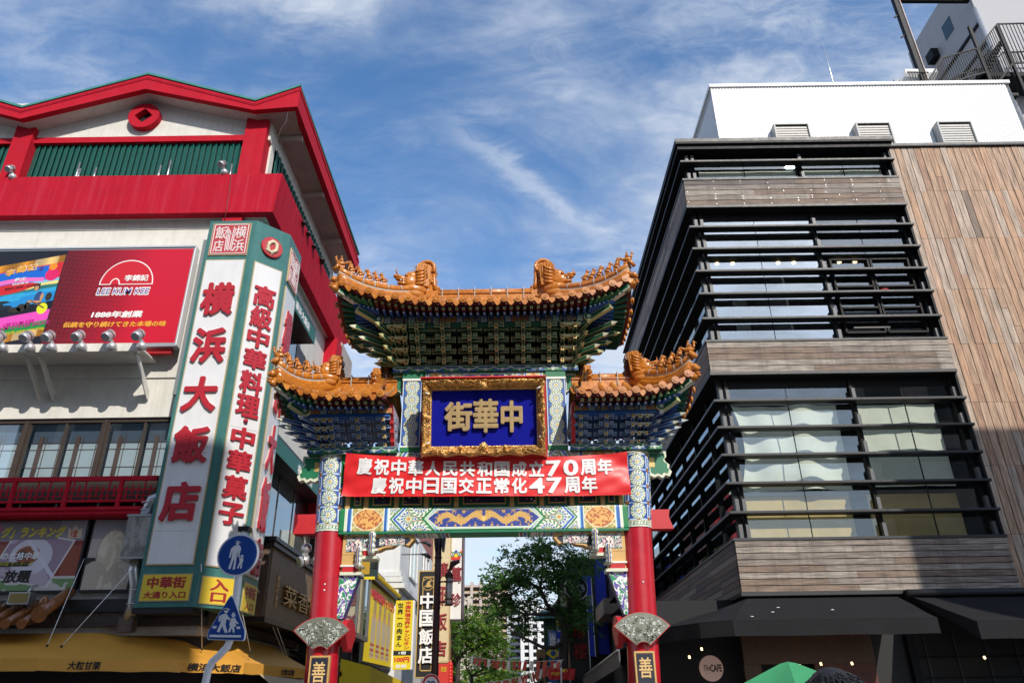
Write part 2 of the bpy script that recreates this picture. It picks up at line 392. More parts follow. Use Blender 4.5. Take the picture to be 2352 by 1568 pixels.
def beam_col(L, H, full=True):
    def f(U, V):
        x = np.abs(U - .5) * L; v = V * H; s = L / 6.8; e = (L / 2 - x) / s; q = np.abs(v - H * .52) / H
        c = np.tile(hexc('dfe2d4'), (len(U), 1))
        for a, b_, R in ((1.63, .52, .31), (1.89, 1.07, .29), (1.89, -.03, .29), (1.26, 1.02, .18), (1.26, .02, .18)): c = rosette(c, e, v / s, a, b_ * H / s, R * min(1, H / s / .6))
        w = e - q * .52
        for a, b_, h in ((1.18, 1.23, '1f7d4b'), (1.23, 1.255, 'e9ece2'), (1.255, 1.32, '2d63b6'), (1.32, 1.345, 'cfe2ea'), (1.93, 2.0, '1f7d4b'), (2.0, 2.025, 'e9ece2'), (2.025, 2.09, '2d63b6'), (2.09, 2.115, 'e9ece2'), (2.115, 2.18, '7d3a34'), (2.18, 2.205, 'e9ece2'), (2.205, 9, '1f7d4b')): c = put(c, (w > a) & (w < b_), h)
        cart = np.maximum((2.40 - e) * 1.15 + q * .75, q); m0 = e > 2.0
        for k, h in ((.455, 'd7e6cf'), (.425, '7fb48e'), (.395, 'eceddd'), (.36, '2b3f8f')): c = put(c, (cart < k) & m0, h)
        xx = e - 2.42; wv = np.sin(xx * 9.5 + .4) * .15 * H + .52 * H; th = .085 * H * (1.2 + .5 * fbm(x * 18, v * 18, 3))
        fl = (fbm(x * 15, v * 15, 5) > .56) & (cart < .345) & (e > 2.25); body = (np.abs(v - wv) < th) & (cart < .35) & (e > 2.3)
        c = put(c, fl, 'c39a52'); c = put(c, body, 'dcb268'); c = put(c, body & (np.sin(x * 90) * np.sin(v * 90) > .3), 'a07a3c'); c = put(c, np.hypot(x, v - .5 * H) < .06, 'e6c070')
        pan = (e > .30) & (e < 1.05); c = put(c, pan, 'd3c992'); c = put(c, pan & (fbm(x * 24, v * 24, 9) > .54), 'a3964e')
        el = (np.abs(e - .665) / .345) ** 1.6 + (np.abs(v - .52 * H) / (H * .46)) ** 1.6
        c = put(c, (el < 1.12), 'e4dcc0'); c = put(c, (el < 1.0), 'b0643a'); c = put(c, (el < 1.0) & (fbm(x * 22, v * 22, 12) > .49), 'e0ac62')
        for a, b_, h in ((-1, .125, '1b7c47'), (.125, .14, 'e6ead9'), (.14, .165, 'bfd8b0'), (.165, .19, 'efe9d8'), (.19, .265, '2b62b0'), (.265, .285, '8fc0de'), (.285, .31, 'eef0e6'), (1.04, 1.06, 'e6ead9'), (1.06, 1.115, '2b62b0'), (1.115, 1.145, '8fc0de'), (1.145, 1.185, 'eef0e6')): c = put(c, (e >= a) & (e < b_), h)
        return c
    return f
def cloudband(L, H, n):
    def f(U, V):
        p = (U * n) % 1; k = np.floor(U * n) % 2
        c = np.tile(hexc('1c4f8f'), (len(U), 1)); c[k == 1] = hexc('1f7048')
        w = .34 + .24 * np.abs(np.cos(p * math.pi)) + .12 * np.cos(p * 4 * math.pi)
        c = put(c, np.abs(V - w) < .075, 'b8c4b4'); c = put(c, V > w + .075, '23456f'); c = put(c, (V > w + .075) & (k == 0), '1d5b45')
        c = put(c, (np.abs(V - .93) < .05), '8fae9c'); c = put(c, (np.hypot((p - .5) * L / n, (V - .25) * H) < .035), 'b8c4b4')
        return c
    return f
def frieze_col(L, H):
    def f(U, V):
        x = np.abs(U - .5) * L; q = np.abs(V - .5) * 2
        c = np.tile(hexc('6a7c8e'), (len(U), 1)); p = (x / .62) % 1; k = np.floor(x / .62) % 3
        d = np.maximum(np.abs(p - .5) * 2.2, q * .8)
        c = put(c, d < .95, 'd3dccf'); c = put(c, d < .86, '35506e'); 
        c = put(c, (d < .8) & (k == 1), 'b06a40'); c = put(c, (d < .7) & (fbm(x * 25, V * 6, 4) > .52), 'b5905a')
        c = put(c, (p < .08) | (p > .92), '9fb0a8'); return put(c, q > .88, '1e2a3a')
    return f
# ================================================================== gate
gate = thing('ceremonial_gate', 'tall red and painted Chinese gate with three amber tiled roofs spanning the street', 'gate', (0, 0, 0))
# columns
for sx, xb, xm, xt in ((-1, -3.50, -3.66, -3.73), (1, 3.50, 3.69, 3.80)):
    m = MB(); m.tube([(xb, 0, 0), (xb + (xm - xb) * .5, 0, 2.7), (xm, 0, 5.4), (xt, 0, 7.3)], [.365, .355, .345, .335], M_red, 40)
    for z in (4.15, 4.02) if sx < 0 else (4.1,): m.ball((xb + (xm - xb) * .76 + .03, -.35, z), .022, M_white, 8, 6)
    c = m.build('column', gate)
    p = MB(); p.lathe([(.62, 0), (.62, .3), (.52, .36), (.42, .5), (.37, .55)], (xb, 0, 0), mat('stone', (.4, .38, .35), .7, noise=.15), 28); p.build('plinth', gate)
    z0, z1 = 5.36, 7.30
    def pos(U, V, xm=xm, xt=xt):
        a = U * 2 * math.pi - math.pi / 2 - math.pi / 2; z = z0 + V * (z1 - z0); cx = xm + (xt - xm) * V
        return np.stack([cx + .362 * np.cos(a), .362 * np.sin(a), z], 1)
    painted('painted_sleeve', 150, 130, pos, sleeve_col(z1 - z0, 2.27, 4), c, smooth=True)
    # stub tenon
    t = MB(); a, b = (xm + sx * .30, xm + sx * .80); 
    t.extr([(a, -.14, 5.80), (b, -.14, 5.80), (b - sx * .03, -.14, 5.62), (b + sx * .06, -.14, 5.34), (a, -.14, 5.34)], (0, .28, 0), M_redm); t.build('tenon', gate)
    # cloud shoulder
    s = MB(); xs0 = xt + sx * .30
    pts = [(0, 7.26), (.46, 7.26), (.46, 7.12), (.40, 7.06), (.44, 6.98), (.52, 6.92), (.50, 6.82), (.56, 6.74), (.50, 6.62), (.40, 6.66), (.32, 6.58), (.22, 6.64), (.12, 6.60), (0, 6.66)]
    P = [(xs0 + sx * x, -.10, z) for x, z in pts]; s.extr(P, (0, .2, 0), M_pale)
    cx, cz = .22, 6.98
    P2 = [(xs0 + sx * (cx + (x - cx) * .82), -.106, cz + (z - cz) * .80) for x, z in pts]; s.extr(P2, (0, .02, 0), M_green)
    s.box(xs0 + sx * .01, xs0 + sx * .15, -.112, -.09, 6.86, 7.10, M_goldp); s.build('cloud_bracket', gate)
# lower painted beam
def lb(U, V):
    prof = [(-.30, 5.88), (-.31, 5.84), (-.31, 5.36), (-.28, 5.31), (-.2, 5.28), (.3, 5.28)]
    L = [0]; 
    for i in range(5): L.append(L[-1] + math.hypot(prof[i + 1][0] - prof[i][0], prof[i + 1][1] - prof[i][1]))
    t = (1 - V) * L[-1]; y = np.interp(t, L, [a for a, b in prof]); z = np.interp(t, L, [b for a, b in prof])
    return np.stack([-3.40 + U * 6.86, y, z], 1)
bc = beam_col(6.86, .60)
def lbc(U, V): return bc(U, np.clip((1 - (1 - V) * 1.27 / .60), -.2, 1))
lintel = painted('painted_beam', 700, 120, lb, lbc, gate)
m = MB(); m.box(-3.40, 3.46, -.295, .31, 5.285, 5.878, M_green); m.build('beam_core', lintel)
# carved frieze
m = MB(); m.box(-3.4, 3.46, -.18, .18, 5.88, 6.5, M_green)
m.build('frieze_board', gate)
XS = [-3.17 + 6.4 * i / 9 for i in range(0)]
posts = [337, 383.5 + 230, 1028, 1428, 1832]
for zx in (345, 450, 622, 792, 963, 1280, 1450, 1622, 1797, 1902):
    x = at(Z5(zx, 375), -.2).x; m = MB(); m.box(x - .055, x + .055, -.25, -.17, 5.885, 6.40, M_tan); m.box(x - .03, x + .03, -.262, -.24, 5.95, 6.3, M_goldp); m.build('carved_post', gate)
for a, b in ((382, 420), (487, 592), (657, 765), (828, 932), (1000, 1246), (1313, 1420), (1487, 1590), (1660, 1763), (1830, 1868)):
    x0 = at(Z5(a, 360), -.2).x; x1 = at(Z5(b, 360), -.2).x
    m = MB(); m.box(x0, x1, -.215, -.17, 5.97, 6.42, M_tan); m.box(x0 + .03, x1 - .03, -.222, -.19, 6.0, 6.4, M_navy)
    for k in range(int((x1 - x0) * 22)):
        m.ball((random.uniform(x0 + .05, x1 - .05), -.222, random.uniform(6.02, 6.38)), random.uniform(.012, .03), random.choice([M_goldp, M_blue, mat('rose_paint', (.4, .12, .2), .5), M_white, M_green]), 6, 4)
    m.build('carved_panel', gate)
# upper painted beam (behind the banner)
painted('painted_beam', 500, 60, plane_pos((-3.5, -.27, 6.5), (1, 0, 0), (0, 0, 1), 7.06, .77), beam_col(7.06, .77), gate)
m = MB(); m.box(-3.5, 3.56, -.265, .27, 6.505, 7.265, M_green); m.build('beam_core', gate)
for x0, x1 in ((-4.32, -2.12), (2.18, 4.42)):
    painted('cloud_band', 150, 16, plane_pos((x0, -.42, 7.23), (1, 0, 0), (0, 0, 1), x1 - x0, .15), cloudband(x1 - x0, .15, 6), gate)
    m = MB(); m.box(x0, x1, -.415, .42, 7.222, 7.378, M_dgreen); m.build('cap_board', gate)
# centre posts, top beam
for x0, x1 in ((-2.07, -1.58), (1.63, 2.12)):
    def pc(U, V):
        u = (U - .5) * .5; v = V * 1.90; c = np.tile(hexc('1d4f9e'), (len(U), 1)); n = 5; pz = 1.78 / n
        vv = v - .13; j = np.floor(vv / pz); w = vv - (j + .5) * pz
        c = put(c, np.abs(w) > pz * .44, 'bcd3e6'); c = put(c, (np.abs(w) > pz * .40) & (np.abs(u) > .13), '2a62ad'); c = put(c, np.abs(u) > .225, 'cfe0ea')
        c = rosette(c, u, w, 0, 0, .185)
        c = put(c, (v < .12), '1b7c47'); c = put(c, (v > .12) & (v < .15), 'eef0e6'); return c
    painted('painted_post', 60, 220, plane_pos((x0, -.26, 7.29), (1, 0, 0), (0, 0, 1), x1 - x0, 1.90), pc, gate)
    m = MB(); m.box(x0, x1, -.255, .25, 7.295, 9.4, M_blue); m.box(x0 - .012, x1 + .012, -.275, .26, 9.25, 9.41, M_green); m.box(x0 - .016, x1 + .016, -.282, .265, 9.19, 9.25, M_white); m.build('post_core', gate)
painted('painted_beam', 300, 50, plane_pos((-1.56, -.24, 8.94), (1, 0, 0), (0, 0, 1), 3.17, .47), beam_col(3.17, .47), gate)
m = MB(); m.box(-1.56, 1.61, -.195, .2, 7.3, 9.40, M_blue); m.build('wall_panel', gate)
painted('cloud_band', 240, 20, plane_pos((-2.36, -.30, 9.42), (1, 0, 0), (0, 0, 1), 4.84, .17), cloudband(4.84, .17, 11), gate)
m = MB(); m.box(-2.36, 2.48, -.295, .30, 9.415, 9.588, M_dgreen); m.build('cap_board', gate)
for sx, x0 in ((-1, -2.10), (1, 2.15)):   # little green brackets beside the posts
    s = MB(); pts = [(0, 9.41), (.26, 9.41), (.26, 9.25), (.2, 9.18), (.27, 9.07), (.22, 8.92), (.1, 8.97), (0, 8.87)]
    s.extr([(x0 + sx * x, -.1, z) for x, z in pts], (0, .2, 0), M_pale); s.extr([(x0 + sx * (.12 + (x - .12) * .8), -.106, 9.16 + (z - 9.16) * .8) for x, z in pts], (0, .02, 0), M_green); s.build('cloud_bracket', gate)
# wavy red wing boards
for x in (-2.22, 2.24):
    zs = np.linspace(8.25, 7.3, 40); m = MB()
    front = [(x - .05, -1.02 + .62 * ((8.25 - z) / .95) + .035 * abs(math.sin((8.25 - z) * 16)), z) for z in zs]
    m.extr(front + [(x - .05, .0, 7.3), (x - .05, .0, 8.25)], (.10, 0, 0), mat('mauve_paint', (.42, .34, .42), .5, noise=.3, nscale=9), M_redm); m.build('wing_board', gate)
# ------------------------------------------------------------------ bracket sets
def bracket_mesh(nm, tiers, th, step, y0, body, edge, armw, fan=0):
    m = MB()
    def ob(x0, x1, y0_, y1_, z0, z1, e=.013):
        m.box(x0, x1, y0_, y1_, z0, z1, edge)
        m.box(x0 + e, x1 - e, y0_ - .005, y0_ + .02, z0 + e, z1 - e, body)
        m.box(x0 + e, x1 - e, y0_ + e, y1_, z0 - .005, z0 + .02, body)
        m.box(x0 - .004, x0 + .02, y0_ + e, y1_ - e, z0 + e, z1 - e, body); m.box(x1 - .02, x1 + .004, y0_ + e, y1_ - e, z0 + e, z1 - e, body)
    for k in range(tiers):
        z = k * th; yo = y0 - step * (k + 1)
        ob(-.045, .045, yo - .06, y0 + .05, z, z + th * .62)                        # nose
        m.box(-.04, .04, yo - .085, yo - .055, z + .01, z + th * .55, M_goldp); m.box(-.018, .018, yo - .09, yo - .06, z + .035, z + th * .40, M_dark)
        yx = y0 - step * k - .02
        w = armw * (.55 + .15 * (k % 2))
        for (yq, ww) in ((yo, armw * .62), (yx, armw)):
            ob(-ww / 2, ww / 2, yq - .04, yq + .05, z + th * .34, z + th * .68)
            for s in (-1, 0, 1): ob(s * (ww / 2 - .045) - .05, s * (ww / 2 - .045) + .05, yq - .055, yq + .06, z + th * .70, z + th * .98)
        m.box(-.16, .16, y0 - .1, y0 + .1, -.13, -.02, body); m.box(-.17, .17, y0 - .11, y0 + .11, -.03, 0, edge)
    return m
def dougong(roof, xs, z0, tiers, th, step, y0, body, edge, armw, corners):
    proto = None
    for x in xs:
        if proto is None: proto = bracket_mesh('bracket_set', tiers, th, step, y0, body, edge, armw).build('bracket_set', roof); o = proto
        else: o = proto.copy(); COL.objects.link(o)
        o.location = (x, 0, z0)
    for (x, sx, dense) in corners:
        m = MB(); n = 0
        for k in range(tiers):
            for ang in (20, 45, 68):
                z = z0 + k * th; L = step * (k + 1) * (1.25 if ang == 45 else 1.02) + .32
                d = Vector((sx * math.sin(rad(ang)), -math.cos(rad(ang)), 0)); p = Vector((x, y0, z + th * .3)); e = p + d * L
                m.beam(p, e, .085, th * .5, edge); m.beam(p + d * .02, e - d * .02, .06, th * .5 + .01, body); m.beam(p + d * .02, e - d * .02, .095, th * .5 - .03, body)
                tip = e + d * .15 + Vector((0, 0, .02)); r = Vector((d.y, -d.x, 0)) * .042; u = Vector((0, 0, th * .25))
                m.add([e + r + u, e - r + u, e - r - u, e + r - u, tip - u * .5], [(0, 1, 2, 3), (1, 0, 4), (2, 1, 4), (3, 2, 4), (0, 3, 4)], M_pale if ang == 45 else edge)
            ww = armw * .8; yq = y0 - step * (k + 1)
            for a in (0, 1):
                m.box(x - .06 if a else x - ww / 2, x + .06 if a else x + ww / 2, yq - .05 if not a else y0 - step * (k + 1), yq + .05 if not a else y0, z0 + k * th + th * .34, z0 + k * th + th * .7, edge)
        m.build('corner_bracket', roof)
# ------------------------------------------------------------------ tiled hip roofs
def hip_roof(nm, label, xl, xr, hl, hr, yf, zE, zR, rx0, rx1, lift, spacing, fx0, fx1, fy, fz0, fz1, body, beasts):
    xm = (rx0 + rx1) / 2
    def lf(x):
        t = 0
        if hl and x < xm: t = (xm - x) / (xm - xl)
        if hr and x > xm: t = max(t, (x - xm) / (xr - xm))
        return max(0, (t - .22) / .78) ** 2.1
    def lfy(y): return max(0, (abs(y) / yf - .22) / .78) ** 2.1
    def surf(x, t): return zE + lift * lf(x) * (1 - t) ** 1.3 + (zR - zE) * (.62 * t + .38 * t * t)
    def tmax(x):
        if hl and x < rx0: return max(.02, 1 - (rx0 - x) / (rx0 - xl))
        if hr and x > rx1: return max(.02, 1 - (x - rx1) / (xr - rx1))
        return 1.
    roof = MB(); tiles = roof
    n = int(round((xr - xl) / spacing)); sp = (xr - xl) / n
    for sg in (-1, 1):
        xs = np.linspace(xl, xr, n * 3 + 1)
        for i in range(len(xs) - 1):     # pan tiles
            a, b = xs[i], xs[i + 1]; T = 6
            for j in range(T):
                ta, tb = [tmax(q) for q in (a, b)]
                q = [(a, j / T * ta), (b, j / T * tb), (b, (j + 1) / T * tb), (a, (j + 1) / T * ta)]
                if sg < 0: q = q[::-1]
                vs = [(x, sg * yf * (1 - t), surf(x, t)) for x, t in q]
                tiles.add(vs[::-1], [(0, 1, 2, 3)], M_glazed if j % 2 else M_glaze)
        for i in range(n):
            x = xl + (i + .5) * sp; tm = tmax(x)
            pts = [(x, sg * yf * (1 - t), surf(x, t) + .05) for t in np.linspace(-.015, tm, 7)]
            tiles.tube(pts, .082, random.choice(GLZ), 10)
            for t in np.arange(.12, tm, .22): tiles.cyl((x, sg * yf * (1 - t), surf(x, t) + .052), (x, sg * yf * (1 - t) - sg * .012, surf(x, t) + .054), .086, M_mortar, n=10)
            ze = surf(x, 0) + .045; yy = sg * (yf + .04)
            tiles.cyl((x, yy, ze), (x, yy + sg * .05, ze), .092, random.choice(GLZ), n=16); tiles.cyl((x, yy + sg * .05, ze), (x, yy + sg * .06, ze), .066, M_glazed, n=14); tiles.cyl((x, yy + sg * .055, ze), (x, yy + sg * .072, ze), .034, M_glaze, n=8)
        for i in range(n + 1):           # drip tiles
            x = xl + i * sp
            if (i == 0 and hl is False) or (i == n and hr is False): continue
            x = min(max(x, xl + .04), xr - .04); ze = surf(x, 0) + .0; sl = (lf(x + .05) - lf(x - .05)) * lift / .1
            h = sp / 2 - .06; P = []
            for a, b in ((-1, .03), (-.55, -.04), (-.25, -.10), (0, -.125), (.25, -.10), (.55, -.04), (1, .03)): P.append((x + a * h * 1.25, sg * (yf + .055), ze + b + sl * a * h))
            tiles.extr(P, (0, -sg * .05, 0), random.choice(GLZ))
    for hip, xe, rx, sx in ((hl, xl, rx0, -1), (hr, xr, rx1, 1)):
        if not hip: continue
        nn = max(4, int(round(2 * yf / spacing))); L = abs(rx - xe)
        for i in range(nn * 2):
            y0, y1 = -yf + i * yf / nn, -yf + (i + 1) * yf / nn
            for j in range(5):
                q = []
                for (y, jj) in ((y0, j), (y1, j), (y1, j + 1), (y0, j + 1)):
                    tm = max(.02, 1 - abs(y) / yf); t = jj / 5 * tm
                    q.append((xe - sx * L * t, y, zE + lift * lfy(y) * (1 - t) ** 1.3 + (zR - zE) * (.62 * t + .38 * t * t)))
                tiles.add(q if sx > 0 else q[::-1], [(0, 1, 2, 3)], M_glaze)
        for i in range(nn):
            y = -yf + (i + .5) * 2 * yf / nn; tm = max(.05, 1 - abs(y) / yf)
            f = lambda t: (xe - sx * L * t, y, zE + lift * lfy(y) * (1 - max(0, t)) ** 1.3 + (zR - zE) * (.62 * t + .38 * t * t) + .05)
            tiles.tube([f(t) for t in np.linspace(-.015, tm, 6)], .082, M_glaze, 8)
            e = f(0); tiles.cyl((e[0] + sx * .04, y, e[2]), (e[0] + sx * .09, y, e[2]), .088, M_glaze, n=12)
    o = roof.build('tiled_roof', gate)
    # main ridge
    m = MB(); m.box(rx0, rx1, -.13, .13, zR - .1, zR + .12, M_glaze); m.box(rx0, rx1, -.16, .16, zR + .12, zR + .17, M_glazed)
    m.tube([(rx0, 0, zR + .22), (rx1, 0, zR + .22)], .105, M_glaze, 12)
    k = rx0 + .3
    while k < rx1: m.box(k - .012, k + .012, -.165, .165, zR - .06, zR + .325, M_mortar); k += .45
    m.build('ridge', o)
    # hips
    tips = []
    for hip, xe, rx, sx in ((hl, xl, rx0, -1), (hr, xr, rx1, 1)):
        if not hip: continue
        for sg in (-1, 1):
            def hp(t, rx=rx, xe=xe, sg=sg): return Vector((rx + (xe - rx) * (1 - t), sg * yf * (1 - t), surf(xe + (rx - xe) * t, t)))
            ts = np.linspace(0.01, 1, 12); m = MB()
            m.tube([hp(t) + Vector((0, 0, .12)) for t in ts], .14, M_glazed, 8); m.tube([hp(t) + Vector((0, 0, .25)) for t in ts], .10, M_glaze, 8)
            m.tube([hp(t) + Vector((0, 0, .34)) for t in ts], .072, M_mortar, 8); m.tube([hp(t) + Vector((0, 0, .44)) for t in ts], .10, M_glaze, 10)
            for t in (.12, .24, .36, .5, .64, .78): m.cyl(hp(t) + Vector((0, 0, .44)), hp(t + .012) + Vector((0, 0, .44)), .107, M_mortar, n=10)
            e = hp(0.0); d = (hp(0) - hp(.1)).normalized()
            m.cyl(e + Vector((0, 0, .44)), e + d * .08 + Vector((0, 0, .46)), .115, M_glaze, n=14); m.cyl(e + d * .02 + Vector((0, 0, .05)), e + d * .14 + Vector((0, 0, .08)), .09, M_glaze, n=14)
            m.build('hip_ridge', o); tips.append((hp, sx, sg, d))
            # dragon head on corner beam
            m = MB(); b0 = Vector((fx0 if sx < 0 else fx1, sg * fy, fz1 + .02)); tip = Vector((xe - sx * .06, sg * (yf - .06), surf(xe, 0) - .16))
            dd = (tip - b0).normalized()
            m.beam(b0, tip, .15, .17, M_pale); m.beam(b0 + dd * .02, tip - dd * .02, .165, .11, M_green); m.beam(b0 + dd * .02, tip - dd * .2, .11, .182, M_white)
            for q in range(5): pz = tip - dd * (.25 + q * .13); m.beam(pz, pz + dd * .04, .158, .178, M_dgreen)
            m.beam(b0 - Vector((0, 0, .16)), b0 + (tip - b0) * .55 - Vector((0, 0, .20)), .13, .14, M_olive); m.beam(b0 - Vector((0, 0, .16)), b0 + (tip - b0) * .53 - Vector((0, 0, .20)), .14, .09, M_dgreen)
            q = Quaternion((0, 0, 1), math.atan2(dd.y, dd.x)).to_matrix()
            m.ball(tip + dd * .08, (.14, .085, .085), M_glaze, 10, 7, q); m.ball(tip + dd * .2 + Vector((0, 0, -.03)), (.08, .06, .035), M_glaze, 8, 6, q); m.ball(tip + dd * .19 + Vector((0, 0, .04)), (.08, .06, .035), M_glaze, 8, 6, q); m.ball(tip + dd * .05 + Vector((0, 0, .09)), (.06, .05, .04), M_glaze, 8, 6, q)
            m.build('corner_beam', o)
    # eaves underside
    m = MB()
    for sg in (-1, 1):
        xs = np.linspace(xl + .03, xr - .03, 40)
        for a, b in zip(xs[:-1], xs[1:]):
            ia, ib = [min(max(q, fx0), fx1) for q in (a, b)]
            vs = [(a, sg * (yf + .0), surf(a, 0) - .055), (b, sg * (yf + .0), surf(b, 0) - .055), (ib, sg * fy, fz1 + .12), (ia, sg * fy, fz1 + .12)]
            m.add(vs if sg > 0 else vs[::-1], [(0, 1, 2, 3)], M_soff)
            vs = [(a, sg * (yf + .02), surf(a, 0) - .075), (b, sg * (yf + .02), surf(b, 0) - .075), (b, sg * (yf + .02), surf(b, 0) + .02), (a, sg * (yf + .02), surf(a, 0) + .02)]
            m.add(vs, [(0, 1, 2, 3)], M_soff)
    for hip, xe, fx, sx in ((hl, xl, fx0, -1), (hr, xr, fx1, 1)):
        if not hip: continue
        ys = np.linspace(-yf + .03, yf - .03, 24)
        for a, b in zip(ys[:-1], ys[1:]):
            z = lambda y: zE + lift * lfy(y) - .055
            vs = [(xe, a, z(a)), (xe, b, z(b)), (fx, min(max(b, -fy), fy), fz1 + .12), (fx, min(max(a, -fy), fy), fz1 + .12)]
            m.add(vs, [(0, 1, 2, 3)], M_soff)
    m.build('eave_boards', o)
    m = MB(); ra = np.arange(xl + .18, xr - .1, .17)
    M_sq = mat('rafter_end', (.52, .52, .22), .45)
    for sg in (-1, 1):
        for x in ra:
            xi = min(max(x, fx0), fx1); p0 = Vector((x, sg * (yf - .10), surf(x, 0) - .12)); p1 = Vector((xi, sg * fy, fz1 + .05)); d = (p0 - p1).normalized()
            m.beam(p1, p0, .075, .075, M_soff if abs(x - xm) < (xr - xl) * .36 else M_green); m.beam(p0, p0 + d * .006, .07, .07, M_sq); m.beam(p0, p0 + d * .009, .04, .04, M_dgreen); m.beam(p0, p0 + d * .012, .018, .018, M_sq)
            p0 = p1 + (p0 - p1) * .66 - Vector((0, 0, .085)); p1 = p1 - Vector((0, 0, .06))
            m.cyl(p1, p0, .042, M_blue, n=8); m.cyl(p0, p0 + d * .008, .026, M_white, n=8)
    for hip, xe, fx, sx in ((hl, xl, fx0, -1), (hr, xr, fx1, 1)):
        if not hip: continue
        for y in np.arange(-yf + .15, yf - .1, .17):
            p0 = Vector((xe - sx * .1, y, zE + lift * lfy(y) - .12)); p1 = Vector((fx, min(max(y, -fy), fy), fz1 + .05)); m.beam(p1, p0, .075, .075, M_dgreen); 
            p0 = p1 + (p0 - p1) * .66 - Vector((0, 0, .085)); m.cyl(p1 - Vector((0, 0, .06)), p0, .042, M_blue, n=8)
    r = m.build('rafters', o); r['kind'] = 'stuff'
    # frieze under the rafters
    painted('frieze', 300, 14, plane_pos((fx0, -fy - .06, fz0), (1, 0, 0), (0, 0, 1), fx1 - fx0, fz1 - fz0), frieze_col(fx1 - fx0, fz1 - fz0), o)
    m = MB(); m.box(fx0, fx1, -fy - .055, fy + .055, fz0 + .003, fz1 + .06, M_dgreen)
    for hip, fx in ((hl, fx0), (hr, fx1)):
        if hip: m.cyl((fx, -fy - .02, (fz0 + fz1) / 2), (fx, -fy - .13, (fz0 + fz1) / 2), .125, M_olive, n=20); m.cyl((fx, -fy - .13, (fz0 + fz1) / 2), (fx, -fy - .14, (fz0 + fz1) / 2), .1, M_dgreen, n=18); m.cyl((fx, -fy - .14, (fz0 + fz1) / 2), (fx, -fy - .146, (fz0 + fz1) / 2), .05, M_pale, n=12)
    m.box(fx0 + .05, fx1 - .05, -fy - .03, fy + .03, fz0 - .07, fz0, body); m.build('purlin', o)
    return o, tips
# roof creatures, local: facing +X, standing on z=0
def beast_mesh(kind):
    m = MB(); g_ = M_glaze
    if kind == 'hen':
        m.ball((0, 0, .10), (.17, .07, .075), g_); m.tube([(-.10, 0, .10), (-.19, 0, .16), (-.22, 0, .22)], [.05, .035, .012], g_); m.tube([(.10, 0, .12), (.16, 0, .20), (.165, 0, .28)], [.05, .035, .032], g_); m.ball((.175, 0, .30), (.045, .035, .04), g_); m.cyl((.2, 0, .30), (.25, 0, .29), .016, g_, .004, 8); m.ball((.165, 0, .345), (.03, .012, .02), g_, 8, 5)
        m.tube([(-.01, 0, .14), (-.01, 0, .26), (0, 0, .3)], [.055, .045, .03], g_); m.ball((.005, 0, .345), .036, g_); m.cyl((0, .05, .24), (.09, .04, .2), .018, g_); m.cyl((0, -.05, .24), (.09, -.04, .2), .018, g_)
        for s in (-1, 1): m.cyl((.02, s * .03, .05), (.04, s * .03, -.03), .018, g_)
        m.box(-.12, .1, -.05, .05, -.05, -.01, g_)
    else:
        m.ball((-.07, 0, .07), (.085, .075, .075), g_); m.tube([(-.08, 0, .08), (-.01, 0, .18), (.035, 0, .27)], [.075, .07, .052], g_)
        for s in (-1, 1):
            m.tube([(.03, s * .035, .20), (.06, s * .045, .1), (.075, s * .045, -.02)], [.03, .024, .024], g_); m.ball((.09, s * .045, -.015), (.035, .024, .018), g_, 8, 5); m.ball((-.03, s * .07, .03), (.06, .024, .045), g_, 8, 5)
            m.cyl((.035, s * .035, .35), (.025, s * .05, .395), .02, g_, .004, 8)
        m.ball((.05, 0, .32), (.06, .05, .055), g_); m.ball((.105, 0, .305), (.035, .032, .026), g_); m.tube([(-.13, 0, .08), (-.17, 0, .14), (-.15, 0, .2)], [.024, .02, .01], g_)
        if kind == 'lion':
            for a in range(7): m.ball((.02 + .02 * math.cos(a), .055 * math.cos(a * .9), .30 + .055 * math.sin(a * .9)), .032, g_, 7, 5)
            m.ball((-.02, 0, .24), (.06, .065, .07), g_)
        if kind == 'dragon': m.ball((-.01, 0, .26), (.045, .05, .05), g_); m.cyl((.03, 0, .36), (-.04, 0, .42), .014, g_, .004)
        m.box(-.15, .12, -.06, .06, -.06, -.02, g_)
    return m
